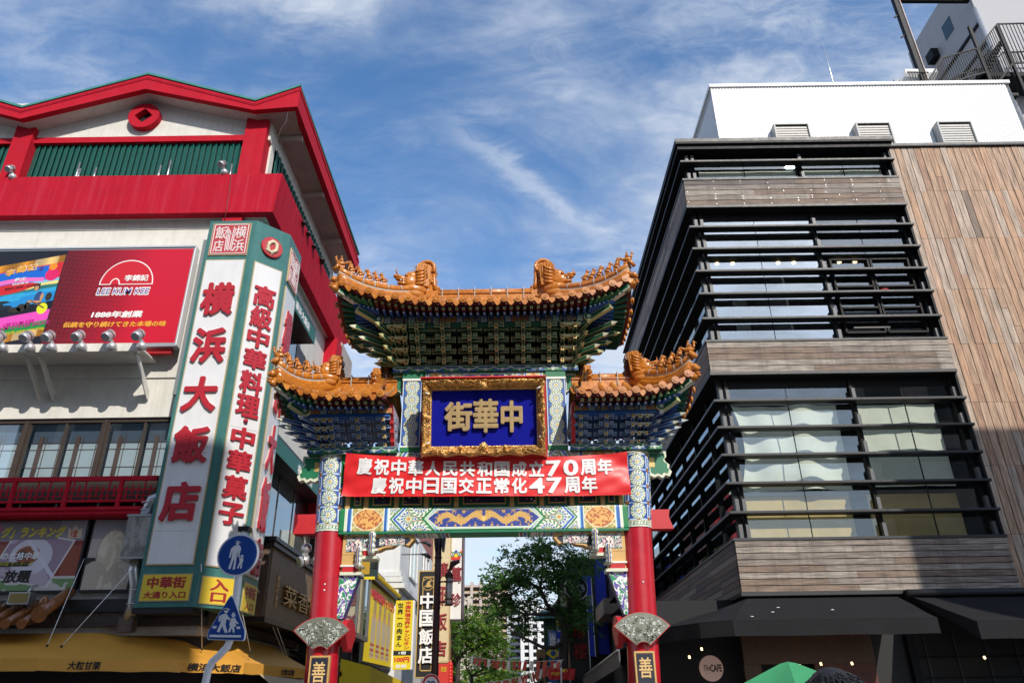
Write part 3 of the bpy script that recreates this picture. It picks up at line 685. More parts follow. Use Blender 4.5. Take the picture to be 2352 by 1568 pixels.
def dragon_head(sc, glz):
    m = MB(); g_ = glz
    m.ball((0, 0, .20), (.22, .12, .2), g_, 12, 8); m.ball((.2, 0, .24), (.17, .09, .075), g_); m.ball((.17, 0, .12), (.15, .08, .05), g_); m.ball((.36, 0, .29), (.045, .06, .04), g_)
    for s in (-1, 1):
        m.ball((.12, s * .085, .31), .04, g_, 8, 6); m.tube([(-.05, s * .07, .36), (-.1, s * .08, .5), (-.04, s * .08, .58)], [.03, .02, .008], g_)
        for k in range(5): m.tube([(-.1, s * .09, .1 + .08 * k), (-.24, s * .12, .14 + .09 * k), (-.32, s * .1, .2 + .1 * k)], [.05, .035, .008], g_)
        for k in range(3): m.cyl((.12 + .06 * k, s * .06, .2), (.12 + .06 * k, s * .06, .15), .014, M_white, .003, 6)
    m.tube([(.3, 0, .3), (.36, .05, .4), (.33, .06, .48)], [.02, .014, .006], g_)
    m.ball((-.1, 0, .02), (.27, .125, .15), g_); m.ball((-.1, 0, -.1), (.22, .11, .12), mat('amber_glaze_matte', (.46, .165, .02), .6, noise=.2, nscale=9)); m.ball((-.02, 0, .34), (.16, .11, .12), g_); m.ball((.27, 0, .27), (.10, .10, .05), g_)
    fan = [(-.38, 0, .1), (-.12, 0, .1), (-.10, 0, .62), (-.16, 0, .68), (-.22, 0, .66), (-.28, 0, .69), (-.34, 0, .65), (-.40, 0, .66), (-.42, 0, .60)]
    m.extr([(x, -.09, z) for x, y, z in fan], (0, .18, 0), mat('amber_glaze_matte', (.46, .165, .02), .6, noise=.2, nscale=9))
    for k in range(4): m.tube([(-.16 - .06 * k, -.1, .3), (-.16 - .06 * k, -.1, .64)], .016, g_, 6); m.tube([(-.16 - .06 * k, .1, .3), (-.16 - .06 * k, .1, .64)], .016, g_, 6)
    m.v = [(x * sc, y * sc, z * sc) for x, y, z in m.v]
    return m
def scroll_finial(sc, glz):
    m = MB(); cx, cz, R = 0., .70, .235
    prof = [(-.22, 0), (-.20, .2), (-.12, .34), (-.20, .48)]
    arc = [(cx + R * math.cos(a), cz + R * math.sin(a)) for a in np.linspace(rad(205), rad(-40), 22)]
    P = prof + arc + [(.26, .34), (.27, .2), (.30, .12), (.30, 0)]
    m.extr([(x, -.13, z) for x, z in P], (0, .26, 0), glz)
    for y in (-.135, .135):
        pts = []; 
        for i in range(34): a = rad(-40) + i / 33 * 2 * math.pi * 1.7; r = R * (.93 - .80 * i / 33); pts.append((cx + r * math.cos(a), y, cz + r * math.sin(a)))
        m.tube(pts, [.05 - .022 * i / 33 for i in range(34)], glz, 8); m.tube([(.24, y, .05), (.22, y, .2), (.2, y, .38), (.21, y, .5)], .05, glz, 8); m.tube([(-.18, y, .1), (-.14, y, .25), (-.1, y, .36), (-.16, y, .5)], .04, glz, 8)
        for k in range(16): m.ball((random.uniform(-.14, .2), y, random.uniform(.02, .40)), random.uniform(.035, .06), glz, 7, 5)
    m.box(-.26, .32, -.15, .15, -.15, .05, glz); m.ball((.26, 0, .14), (.1, .13, .09), glz)
    m.v = [(x * sc, y * sc, z * sc) for x, y, z in m.v]
    return m
PB = {}
def place(nm, key, fn, parent, loc, ang, sc=1.):
    if key not in PB: PB[key] = fn().build(nm, parent); o = PB[key]
    else: o = PB[key].copy(); COL.objects.link(o); o.parent = parent
    o.location = loc; o.rotation_euler = (0, 0, ang); o.scale = (sc, sc, sc); return o
KINDS = ['hen', 'lion', 'dog', 'lion', 'dragon', 'dog']
def dress(o, tips, ts, tdrag, sc, dsc):
    for hp, sx, sg, d in tips:
        ang = math.atan2(d.y, d.x); 
        if sg > 0: continue
        for i, t in enumerate(ts):
            place('roof_figurine', KINDS[i], lambda k=KINDS[i]: beast_mesh(k), o, hp(t) + Vector((0, 0, .575)), ang * .55 + (math.pi if sx < 0 else 0) * .45 if False else (0.25 + math.pi if sx < 0 else -.25), sc)
        place('dragon_head', 'dh', lambda: dragon_head(1., M_glaze), o, hp(tdrag) + Vector((0, 0, .42)), (math.pi + .3 if sx < 0 else -.3), dsc)
zE = 10.665
top, tips = hip_roof('tiled_roof', None, -3.68, 3.82, True, True, 1.76, zE, 11.72, -1.45, 1.5, .60, .345, -2.66, 2.74, 1.0, 10.46, 10.66, M_dgreen, 6)
dress(top, tips, (.03, .125, .215, .305, .385, .455), .76, .80, 1.22)
for x, a in ((-1.62, 0), (1.68, math.pi)): place('scroll_finial', 'sf', lambda: scroll_finial(1., M_glaze), top, (x, 0, 11.90), a, 1.12)
dougong(top, (-1.68, -1.02, -.33, .36, 1.05, 1.72), 9.60, 4, .218, .235, -.12, M_dgreen, M_olive, .62, ((-2.2, -1, 1), (2.28, 1, 1)))
dougong(top, (-2.0, 2.06, -2.3, 2.38), 9.60, 4, .218, .235, -.12, M_dgreen, M_olive, .2, ())
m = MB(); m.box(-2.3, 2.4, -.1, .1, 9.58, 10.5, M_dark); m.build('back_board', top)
zl = 8.24
for sx in (-1, 1):
    xa, xb = (-4.97, -2.2) if sx < 0 else (2.24, 5.12); r0, r1 = (-3.75, -2.25) if sx < 0 else (2.3, 3.85)
    f0, f1 = (-4.30, -2.2) if sx < 0 else (2.25, 4.38)
    rf, tp = hip_roof('tiled_roof', None, xa, xb, sx < 0, sx > 0, 1.6, zl, 9.10, r0, r1, .50, .335, f0, f1, .9, 8.05, 8.19, M_blue, 4)
    dress(rf, tp, (.03, .17, .31, .45), .74, .84, .95)
    place('scroll_finial', 'sf2', lambda: scroll_finial(1., M_glazeb), rf, (sx * 3.92, 0, 9.3), 0 if sx < 0 else math.pi, .78)
    place('scroll_finial', 'sf3', lambda: scroll_finial(1., M_glazeb), rf, (sx * 2.5, .05, 9.35), math.pi if sx < 0 else 0, .9)
    # short inner ridge running down to the eave with its own head
    m = MB(); xi = sx * 2.62
    m.tube([(xi, -.1, 9.25), (xi, -.8, 8.86), (xi, -1.25, 8.62)], .12, M_glaze, 10); m.box(xi - .2, xi + .2, -1.42, -1.12, 8.42, 8.62, M_glaze); m.build('inner_ridge', rf)
    place('ridge_head', 'rh', lambda: dragon_head(1., M_glaze), rf, (xi, -1.25, 8.66), -math.pi / 2, .78)
    dougong(rf, [sx * q for q in (2.42, 3.05, 3.70)], 7.39, 4, .158, .185, -.10, M_blue, mat('pale_blue_edge', (.44, .50, .52), .5), .56, ((sx * 3.98, sx, 1),))
    dougong(rf, [sx * q for q in (3.86, 4.04)], 7.39, 4, .158, .185, -.10, M_blue, mat('pale_blue_edge'), .16, ())
# ------------------------------------------------------------------ sparrow brackets below the beam
M_swirl = PAINT
def swirl(U, V):
    x = U * 1.2; v = V * .5
    c = np.tile(hexc('2a2f5c'), (len(U), 1)); k = np.sin(10 * fbm(x * 3.1, v * 3.1, 21) * math.pi)
    c = put(c, k > .35, 'c05a72'); c = put(c, k > .72, 'e2ddd2'); c = put(c, k < -.6, '2f8a66'); c = put(c, k < -.88, 'dfe6dc'); return c
def cloudcol(U, V):
    u = U * .36; v = V * 1.1; c = np.tile(hexc('2f8a62'), (len(U), 1)); r = np.sin((v * 7 + 1.1 * np.sin(u * 16 + v * 4)) * 3.0 + u * 10)
    k = np.sin(22 * fbm(u * 4.5, v * 3.6, 33)); c = put(c, r > .3, '4b3f8e'); c = put(c, np.abs(r) < .22, 'e4e6e2'); c = put(c, (k > .8), 'e8e8e8'); c = put(c, (k < -.8) & (r > 0), '7b63b8'); return c
for sx in (-1, 1):
    b = MB(); x0 = -3.30 if sx < 0 else 3.36
    P = [(0, 5.28), (1.62, 5.28), (1.70, 5.20), (1.56, 5.02), (1.30, 5.10), (1.16, 5.00), (.98, 4.98), (.86, 4.92), (.72, 4.90), (.62, 4.84), (.0, 4.84)]
    Pb = [(x0 - sx * x, -.16, z) for x, z in P]; b.extr(Pb, (0, .32, 0), M_tan)
    Pi = [(x0 - sx * (.80 + (x - .80) * .90), -.165, 5.08 + (z - 5.08) * .62) for x, z in P]; b.extr(Pi, (0, .01, 0), M_navy)
    b.box(x0, x0 - sx * .42, -.15, .15, 4.42, 4.84, M_tan)
    o = b.build('sparrow_bracket', gate)
    for a, w in ((.08, .56), (.86, .60)):
        ux = np.array((1., 0, 0)); O = np.array((x0 - sx * a if sx > 0 else x0 + a, -.172, 4.90 if a < .5 else 5.03)); 
        if sx > 0: O[0] = x0 - a - w
        painted('painted_panel', 50, 30, plane_pos(O, (1, 0, 0), (0, 0, 1), w, .34 if a < .5 else .22), swirl, o)
    # two carved knuckles and trays
    for (xx, z0, z1, y) in ((.72, 4.80, 5.30, -.34), (.42, 4.52, 4.98, -.27)):
        k = MB(); xk = x0 - sx * xx
        for i in range(4): k.ball((xk, y, z0 + .06 + i * (z1 - z0 - .12) / 3), (.085, .12, .085), M_white if i % 2 else M_pale, 12, 8)
        k.box(xk - .03, xk + .03, y - .128, y + .05, z0 + .02, z1 - .02, M_blue); k.box(xk - .012, xk + .012, y - .134, y + .05, z0 + .02, z1 - .02, M_goldp)
        k.build('carved_knuckle', o)
    for (xa, xb, z) in ((.46, .84, 4.72), (.0, .50, 4.36)):
        k = MB(); k.box(x0 - sx * xa, x0 - sx * xb, -.24, .16, z, z + .07, M_pale); k.box(x0 - sx * (xa + .05), x0 - sx * (xb - .1), -.225, .15, z + .07, z + .19, M_redm); k.box(x0 - sx * xa, x0 - sx * xb, -.235, .15, z + .19, z + .23, M_white); k.build('bracket_tray', o)
    # painted cloud post
    xa, xb, xc = (x0 + sx * .02, x0 - sx * .44, x0 - sx * .14)
    fr = quad_pos((min(xa, xc), -.165, 3.42) if True else 0, (max(xa, xc), -.165, 3.42), (max(xa, xb), -.165, 4.36), (min(xa, xb), -.165, 4.36))
    k = MB(); k.extr([(xa, -.16, 3.42), (xc, -.16, 3.42), (xb, -.16, 4.36), (xa, -.16, 4.36)], (0, .3, 0), mat('violet_paint', (.10, .08, .25), .5)); kk = k.build('cloud_post', gate)
    painted('painted_panel', 50, 140, fr, cloudcol, kk)
# ================================================================== name board
TL = rad(11); bz, by = 7.0, -.58
cA = Vector((0, 0, 0)); uyb = Vector((0, -math.sin(TL), math.cos(TL))); nb = X_.cross(uyb)
def bp(x, v, d=0): return Vector((x, by, bz)) + uyb * v + nb * d
board = thing('name_board', 'gilt carved frame around a deep blue board with gold characters on the gate', 'name board', tuple(bp(.04, 0)))
H = 1.90; x0, x1 = -1.47, 1.56; ix0, ix1, iv0, iv1 = -1.235, 1.335, .29, 1.66
M_nblue = mat('board_blue', (.003, .006, .27), .55, noise=.06, spec=.12)
m = MB(); m.extr([bp(x0 + .09, .05, .0), bp(x1 - .09, .05, .0), bp(x1 - .09, H - .03, .0), bp(x0 + .09, H - .03, .0)], nb * -.06, M_redm)
m.extr([bp(ix0, iv0, .002), bp(ix1, iv0, .002), bp(ix1, iv1, .002), bp(ix0, iv1, .002)], nb * .05, M_nblue); m.build('panel', board)
PR = [(0, .22), (.1, .34), (.3, .37), (.5, .33), (.75, .2), (.92, .13), (.95, .15), (1, .05)]
def frame_side(a0, a1, b0, b1, seed, wav):
    # outer edge a0->a1, inner edge b0->b1 (x, v)
    L = math.hypot(a1[0] - a0[0], a1[1] - a0[1]); nu, nv = int(L / .017), 34
    u = np.linspace(0, 1, nu); w = np.linspace(0, 1, nv); U, V = np.meshgrid(u, w); U = U.ravel(); V = V.ravel()
    ox = a0[0] + (a1[0] - a0[0]) * U; ov = a0[1] + (a1[1] - a0[1]) * U; ixx = b0[0] + (b1[0] - b0[0]) * U; iv = b0[1] + (b1[1] - b0[1]) * U
    sc = wav * (np.abs(np.sin(U * L * 5.2)) * .05) * (1 - V)
    px = ox + (ixx - ox) * (V + sc * 3); pv = ov + (iv - ov) * (V + sc * 3)
    d = np.interp(V, [p[0] for p in PR], [p[1] for p in PR])
    s = U * L; q = V * .3
    n1 = fbm(s * 9, q * 9, seed, 2); n2 = np.abs(np.sin(10 * fbm(s * 5.5, q * 5.5, seed + 5, 2) * math.pi)); 
    am = np.where((V > .06) & (V < .88), 1., .1)
    d = d + am * ((n1 - .5) * .13 + (n2 - .5) * .10)
    P = np.array([bp(a, b, c) for a, b, c in zip(px, pv, d)])
    return P, nu, nv
fm = MB(); cor = [((x0, 0), (x1, 0), (ix0, iv0), (ix1, iv0), 1), ((x1, 0), (x1, H), (ix1, iv0), (ix1, iv1), 1), ((x1, H), (x0, H), (ix1, iv1), (ix0, iv1), 0), ((x0, H), (x0, 0), (ix0, iv1), (ix0, iv0), 1)]
M_carve = mat('gilt_carving', (.74, .45, .15), .36, metal=.6, noise=.35, nscale=18, bump=.4, bscale=45)
for i, (a, b, c, d, w) in enumerate(cor):
    P, nu, nv = frame_side(a, b, c, d, 40 + i * 7, w)
    fs = [(r * nu + k, r * nu + k + 1, (r + 1) * nu + k + 1, (r + 1) * nu + k) for r in range(nv - 1) for k in range(nu - 1)]
    fm.add(P, fs, M_carve, True)
    oa, ob_ = Vector(bp(*a, .0)), Vector(bp(*b, .0)); 
for a, b in (((x0 + .05, .02), (x1 - .05, .02)), ((x1 - .05, 0), (x1 - .05, H)), ((x0 + .05, H), (x0 + .05, 0))): fm.beam(bp(*a, .07), bp(*b, .07), .15, .022, M_redm, tuple(nb) if a[0] == b[0] else (0, 0, 1))
fm.beam(bp(x0 - .02, H, .2), bp(x1 + .02, H, .2), .38, .03, M_redm)
for (xx, vv, r) in ((.04, 1.73, .12), (-.45, 1.79, .07), (.53, 1.79, .07), (.04, .24, .13), (-.5, .22, .07), (.56, .22, .07), (-1.3, .95, .08), (1.4, .95, .08)):   # dragon heads on the carving
    for k in range(14): a = k * 2.4; rr = r * .6 * math.sqrt(k / 14); fm.ball(bp(xx + rr * math.cos(a), vv + rr * math.sin(a), .27 + .14 * (1 - k / 14)), r * .38, M_carve, 7, 5)
for (xx, vv, an) in ((ix0 - .1, 1.55, -.5), (ix1 + .06, 1.65, .45), (ix0 - .06, .33, .4), (ix1 + .1, .45, -.1)):
    fm.cyl(bp(xx - .06 * math.cos(an), vv - .06 * math.sin(an), .34), bp(xx + .06 * math.cos(an), vv + .06 * math.sin(an), .34), .02, M_white, n=8)
fm.build('carved_frame', board)
m = MB(); M_char = mat('gold_character', (.52, .37, .18), .42, metal=.35, noise=.12, nscale=8)
sx_ = (ix1 - ix0) / 1630; sv_ = (iv1 - iv0) / 860
for ch, a, b, c, d in (('街', 555, 990, 560, 1010), ('華', 1000, 1395, 520, 1040), ('中', 1430, 1770, 550, 1040)):
    m.text(ch, bp(ix0 + (a - 355) * sx_, iv0 + (1235 - d) * sv_, .052), X_, uyb, (b - a) * sx_, (d - c) * sv_, M_char, .10, .03 if ch != '華' else .022)
m.build('lettering', board)
# ================================================================== banner
M_ban = mat('banner_cloth', (.70, .018, .022), .42, noise=.04, bump=.08, bscale=6); M_wh = mat('lettering_white', (.80, .80, .80), .6)
ban = thing('banner', 'red cloth banner with two lines of white characters tied across the gate', 'banner', (0, -.48, 6.15))
bl, br_ = -3.33, 3.52
def bsurf(u, v):   # u 0..1, v 0..1 (0 bottom)
    e = 4 * u * (1 - u); zt = 7.20 + (7.13 - 7.20) * u - .17 * e ** .8; zb = 6.14 + (6.07 - 6.14) * u - .045 * e
    x = (bl - .03 * (1 - v)) + (br_ - bl + .05 * (1 - v)) * u
    fo = .035 * math.sin(v * 5 + 11 * u) * (1 - e) + .010 * math.sin(u * 23 + v * 6.5) + .02 * math.sin((u + v * .35) * 9) + .02 * math.sin(v * 9 + u * 40) * (1 - e) ** 2 + .006 * math.sin((u * 1.3 - v * .6) * 31)
    return Vector((x, -.50 - .10 * e + fo, zb + (zt - zb) * v))
m = MB(); nu, nv = 150, 26
vs = [bsurf(i / (nu - 1), j / (nv - 1)) for j in range(nv) for i in range(nu)]
m.add(vs, [(j * nu + i, j * nu + i + 1, (j + 1) * nu + i + 1, (j + 1) * nu + i) for j in range(nv - 1) for i in range(nu - 1)], M_ban, True)
for k in range(8): q = bsurf(k / 7 * .98 + .01, .02); m.ball(q + Vector((0, -.012, 0)), .016, M_gold, 8, 6)
m.build('cloth', ban)
m = MB()
for st, z0, z1, x0_, x1_ in (('慶祝中華人民共和国成立70周年', 130, 208, 400, 1860), ('慶祝中日国交正常化47周年', 235, 317, 490, 1765)):
    w = x1_ - x0_; n = 15 if '70' in st else 13; cw = w / n; k = 0
    for i, c in enumerate(st):
        xa = x0_ + i * cw; uu = (xa + 4 - 330) / 1612; hh = (z1 - z0) / 240
        drop = 10 * (2 * (xa - x0_) / w - 1) if False else 0
        e = 4 * uu * (1 - uu); vb = 1 - ((z1 - 98 - 18 * e * (0.8 if st[2:4] == '中華' else .35) + 10 * uu) / (240 - 14 * e))
        if st[2:4] == '中華': vb = .50 - .03 * (uu - .5)
        else: vb = .06
        wN = .88 * cw / 1612
        m.text(c, (0, 0, 0), X_, Z_, wN, .405, M_wh, .004, .026, fn=lambda a, b, d, uu=uu, vb=vb: bsurf(uu + a, vb + b) + Vector((0, -.022 - d, 0)))
m.build('lettering', ban)
m = MB()
for p, q in (((bl, -.5, 7.19), (-3.72, -.33, 7.24)), ((br_, -.5, 7.12), (3.8, -.33, 7.2)), ((bl, -.5, 6.15), (-3.95, -.3, 5.95)), ((br_, -.5, 6.08), (3.9, -.3, 5.85))): m.tube([p, q], .008, M_wh, 5)
m.build('tie', ban)
# ================================================================== fans and plaques on the columns
M_fan = mat('fan_metal', (.20, .21, .17), .45, metal=.3, noise=.2, nscale=10); M_fanl = mat('fan_backing', (.50, .53, .49), .5)
def fan_ornament(cx, label, ):
    t = thing('fan_ornament', label, 'ornament', (cx, -.5, 2.9), 'fan ornaments on the gate columns')
    def arc(r, a0, a1, n): return [(cx + r * math.sin(a0 + (a1 - a0) * i / n), 2.62 + r * math.cos(a0 + (a1 - a0) * i / n)) for i in range(n + 1)]
    A = rad(50); o = arc(.82, -A, A, 20); i_ = arc(.20, A, -A, 8)
    m = MB(); m.extr([(x, -.50, z) for x, z in o + i_], (0, .07, 0), M_redm)
    def sc(P, k): return [(cx + (x - cx) * k, 3.12 + (z - 3.12) * k) for x, z in P]
    m.extr([(x, -.508, z) for x, z in sc(o + i_, .965)], (0, .012, 0), M_fan); m.build('fan_plate', t)
    h = MB()
    # pierced openwork: pale backing shows between curling leaves
    for k in range(110):
        r = random.uniform(.30, .74); a = random.uniform(-A * .9, A * .9); x, z = cx + r * math.sin(a), 2.62 + r * math.cos(a)
        w = random.uniform(.008, .026); l = random.uniform(.018, .05); an = a + random.uniform(-1.4, 1.4)
        if .40 < r < .58 and abs(a) < .35: continue
        P = [(x + l * math.cos(an) * math.cos(q) - w * math.sin(an) * math.sin(q), -.514, z - l * math.sin(an) * math.cos(q) - w * math.cos(an) * math.sin(q)) for q in np.linspace(0, 2 * math.pi, 7)[:-1]]
        P = [p for p in P]; h.extr(P, (0, .006, 0), M_fanl if r > .34 else M_fan)
    for k in range(46):
        r = random.uniform(.26, .72); a = random.uniform(-A * .85, A * .85); x, z = cx + r * math.sin(a), 2.62 + r * math.cos(a); q = random.uniform(0, 6); s = random.uniform(.03, .06)
        h.tube([(x + s * math.cos(q + j * .9) * (1 - j * .15), -.516, z + s * math.sin(q + j * .9) * (1 - j * .15)) for j in range(5)], .009, M_fan, 5)
    h.build('openwork', t); 
    m = MB(); m.cyl((cx, -.44, 2.95), (cx, -.30, 2.95), .1, M_redm); m.build('mount', t)
    return t
fan_ornament(-3.53, 'openwork grey fan with red rim on the column left of the banner'); fan_ornament(3.54, 'openwork grey fan with red rim on the column beside the black glass building')
for cx, sx, lb_ in ((-3.53, 1, 'plain red fan edge on the inner side of the column near the yellow signs'), (3.54, -1, 'dark red fan edge on the inner side of the column near the blue signs')):
    t = thing('fan_ornament', lb_, 'ornament', (cx, 0, 2.9), 'fan ornaments on the gate columns'); x = cx + sx * .5; yc = .22
    A = rad(50); arc = lambda r, a0, a1, n: [(x, yc + r * math.sin(a0 + (a1 - a0) * i / n), 2.62 + r * math.cos(a0 + (a1 - a0) * i / n)) for i in range(n + 1)]
    m = MB(); m.extr(arc(.82, -A, A, 20) + arc(.20, A, -A, 8), (-sx * .12, 0, 0), M_redm); m.cyl((cx + sx * .3, 0, 2.95), (x - sx * .1, 0, 2.95), .1, M_redm); m.build('fan_plate', t)
M_plq = mat('plaque_navy', (.018, .022, .04), .4, noise=.15)
for cx, lb_ in ((-3.52, 'dark plaque with gold characters on the column left of the banner'), (3.55, 'dark plaque with gold characters on the column beside the cafe')):
    t = thing('plaque', lb_, 'sign', (cx, -.38, 1.0), 'dark plaques on the gate columns'); m = MB()
    m.box(cx - .22, cx + .22, -.44, -.34, .9, 2.64, M_goldp); m.box(cx - .185, cx + .185, -.448, -.40, .95, 2.605, mat('plaque_brown', (.12, .05, .02), .5)); m.box(cx - .17, cx + .17, -.453, -.41, .97, 2.585, M_plq); m.build('panel', t)
    m = MB(); m.text('善鄰門', (cx - .155, -.453, 1.02), X_, Z_, .31, 1.55, mat('plaque_gold', (.66, .44, .19), .4), .012, .012, vertical=True, gap=.16); m.build('lettering', t)
# ================================================================== left restaurant building
M_bred = mat('stucco_red', (.43, .010, .027), .85, spec=.12, noise=.10, nscale=1.6, bump=.35, bscale=60, streak=.20, streak_col='d0667c')
M_bredp = mat('paint_red', (.45, .009, .024), .75, spec=.15, noise=.10, nscale=2, bump=.15, bscale=50, streak=.12, streak_col='b05060')
M_bwh = mat('stucco_cream', (.69, .68, .625), .8, noise=.07, nscale=2, bump=.5, bscale=90, streak=.30, streak_col='9a9583')
M_soffit = mat('soffit_grey', (.40, .34, .31), .8, noise=.18, nscale=1.5)
M_teal = mat('louver_green', (.010, .105, .085), .42, noise=.12)
M_roofg = mat('roof_green', (.045, .22, .19), .5, noise=.15)
M_brown = mat('window_brown', (.045, .03, .022), .5, noise=.15)
M_black = mat('black_metal', (.012, .012, .014), .45)
M_steel = mat('galvanised', (.52, .53, .54), .34, metal=.85, noise=.15, nscale=9)
M_alu = mat('lamp_silver', (.60, .61, .62), .3, metal=.6)
lbld = thing('restaurant_building', 'red and cream Chinese restaurant with green louvers and gabled red eaves left of the gate', 'building', (-14, 6, 0))
XL = -26.0
# body walls
m = MB(); m.box(XL, -7.72, 3.05, 13.2, 9.55, 17.2, M_bwh); m.box(XL, -7.72, 3.0, 3.06, 10.82, 16.0, M_bwh); m.box(XL, -7.72, 3.02, 3.06, 16.35, 16.9, M_bwh)
m.box(XL, -7.9, 2.9, 13.0, 20.1, 22.0, M_bwh); m.box(XL, -7.9, 3.16, 13.0, 17.2, 20.1, M_bwh); m.box(XL, -7.72, 3.06, 13.2, 3.4, 4.6, mat('wall_grey', (.40, .39, .37), .8, noise=.15)); m.box(-9.3, -7.72, 3.1, 13.2, 4.6, 9.55, M_bwh); m.box(XL, -9.3, 4.4, 13.2, 4.6, 9.55, M_dark); m.build('wall', lbld)
# parapet band
m = MB(); z0, z1 = 16.70, 18.32
A_ = [(XL, 2.6, z0), (-7.28, 2.6, z0), (-7.14, 2.6, z1), (XL, 2.6, z1)]; B_ = [(-7.28, 13.1, z0), (-7.14, 15.7, z1)]; I0, I1 = (-7.60, 2.92, z0), (-7.46, 2.92, z1)
m.add([*A_, *B_, I0, I1, (XL, 2.92, z0), (XL, 2.92, z1), (-7.6, 13.1, z0), (-7.46, 15.7, z1)], [(0, 1, 2, 3), (1, 4, 5, 2), (0, 8, 6, 1), (1, 6, 10, 4), (3, 2, 7, 9), (2, 5, 11, 7), (8, 9, 7, 6), (6, 7, 11, 10), (4, 10, 11, 5)], M_bred)
m.build('parapet', lbld)
m = MB(); m.box(XL, -7.29, 2.66, 3.4, z0 + .03, z0 + .09, M_bwh); m.box(-7.9, -7.30, 3.4, 13.0, z0 + .03, z0 + .09, M_bwh); m.build('soffit', lbld)
m = MB(); m.box(-9.0, -8.35, 2.75, 3.2, 15.9, 16.7, M_bredp); m.build('column_stub', lbld)
m = MB(); m.box(-7.75, -7.16, 12.2, 13.2, 8, 16.69, M_bredp); m.box(-7.74, -7.2, 13.25, 15.6, 8, 17, M_soffit); m.build('end_column', lbld)
# pillars, beam, gable
for px0, px1 in ((-8.76, -7.98), (-17.08, -16.40)):
    m = MB(); m.box(px0, px1, 2.67, 3.5, 18.2, 21.6, M_bredp); m.build('pillar', lbld)
for px0, px1 in ((-16.40, -8.76), (XL, -17.08)):
    m = MB(); m.box(px0, px1, 2.84, 3.1, 20.04, 20.29, M_bredp); m.build('louver_beam', lbld)
    m = MB(); m.box(px0, px1, 3.11, 3.14, 18.0, 20.2, M_black); lo = m.build('louver_back', lbld)
    m = MB(); n = int((px1 - px0) / .205)
    for i in range(n):
        x = px0 + (i + .5) * (px1 - px0) / n; m.beam((x, 2.99, 18.0), (x, 2.99, 20.06), .20, .035, M_teal, (.42, 1, 0))
    m.build('louver', lbld)
    m = MB()
    for k in range(6):
        x = random.uniform(px0 + .5, px1 - .3) if px0 > -17 else px0 + 5; m.cyl((x, 2.84, 18.0), (x, 2.84, random.uniform(18.6, 19.2)), .035, M_steel, n=8)
    m.build('vent_pipe', lbld)
m = MB(); m.box(-8.0, -7.9, 3.5, 12.5, 18.1, 20.2, M_black)
for i in range(26): y = 3.7 + i * .34; m.beam((-7.86, y, 18.15), (-7.86, y, 20.2), .03, .2, M_teal)
m.build('side_louver', lbld)
# coin ornament
cc = Vector((-12.58, 0, 21.12)); m = MB()
N = 40; Ro, q = .56, .265
out = [(Ro * math.cos(2 * math.pi * i / N), Ro * math.sin(2 * math.pi * i / N)) for i in range(N)]
def sqp(a):
    a = (a + math.pi / 4) % (math.pi / 2) - math.pi / 4; return 1
inn = []
for i in range(N):
    a = 2 * math.pi * i / N; r = q * 1.25 / (abs(math.cos(a)) + abs(math.sin(a))); inn.append((r * math.cos(a), r * math.sin(a)))
vs = [(cc.x + x, y, cc.z + z) for y in (2.66, 2.91) for P in (out, inn) for x, z in P]
fs = []
for i in range(N):
    j = (i + 1) % N; fs += [(i, j, N + j, N + i), (2 * N + i, i, j, 2 * N + j)[::1], (N + i, N + j, 3 * N + j, 3 * N + i)]
m.add(vs, fs, M_bredp); m.quad(*[(cc.x + x, 2.895, cc.z + z) for x, z in ((-q * 1.5, -q * 1.5), (q * 1.5, -q * 1.5), (q * 1.5, q * 1.5), (-q * 1.5, q * 1.5))], M_black); m.build('coin_ornament', lbld)
# eaves: red fascia following the gables, green roof on top
YF, XE = 2.15, -6.80
topl = [(XL, 24.0 - .6), (-20.9, 22.55), (-16.68, 21.05), (-12.47, 22.58), (-8.35, 21.22), (XE, 21.90)]
botl = [(XL, 23.0 - .6), (-20.9, 21.9), (-16.62, 20.56), (-12.45, 21.90), (-8.36, 20.82), (XE, 20.95)]
topl[0] = (XL, 20.9); botl[0] = (XL, 20.4)
m = MB()
for i in range(5):
    a, b, c, d = topl[i], topl[i + 1], botl[i + 1], botl[i]
    if i == 4: b, c = (b[0] - .0, b[1]), (c[0] - .0, c[1])
    m.extr([(a[0], YF, a[1]), (b[0], YF, b[1]), (c[0], YF, c[1]), (d[0], YF, d[1])], (0, .22, 0), M_bredp)
    for o, h in ((.10, .05), (.17, .04)): m.extr([(a[0], YF - .02, a[1] - o), (b[0], YF - .02, b[1] - o), (b[0], YF - .02, b[1] - o - h), (a[0], YF - .02, a[1] - o - h)], (0, .03, 0), M_bred)
YB = 13.4
m.extr([(XE - .003, YF + .004, 20.95), (XE - .003, YB, 20.85), (XE - .003, YB, 21.62), (XE - .003, YF + .004, 21.897)], (-.215, 0, 0), M_bredp)
for o, h in ((.10, .05), (.17, .04)): m.extr([(XE - .01, YF + .02, 21.9 - o), (XE - .01, YB, 21.62 - o), (XE - .01, YB, 21.62 - o - h), (XE - .01, YF + .02, 21.9 - o - h)], (.03, 0, 0), M_bred)
m.build('fascia', lbld)
m = MB()
for i in range(5):
    a, b = topl[i], topl[i + 1]
    vs = [(a[0], YF - .04, a[1] + .004), (b[0], YF - .04, b[1] + .004), (b[0], YB, b[1] + .004), (a[0], YB, a[1] + .004)]
    m.add(vs, [(0, 1, 2, 3)], M_roofg); m.add([(p[0], p[1], p[2] + .09) for p in vs], [(0, 1, 2, 3)], M_roofg)
    m.add([vs[0], vs[1], (vs[1][0], vs[1][1], vs[1][2] + .09), (vs[0][0], vs[0][1], vs[0][2] + .09)], [(0, 1, 2, 3)], M_roofg)
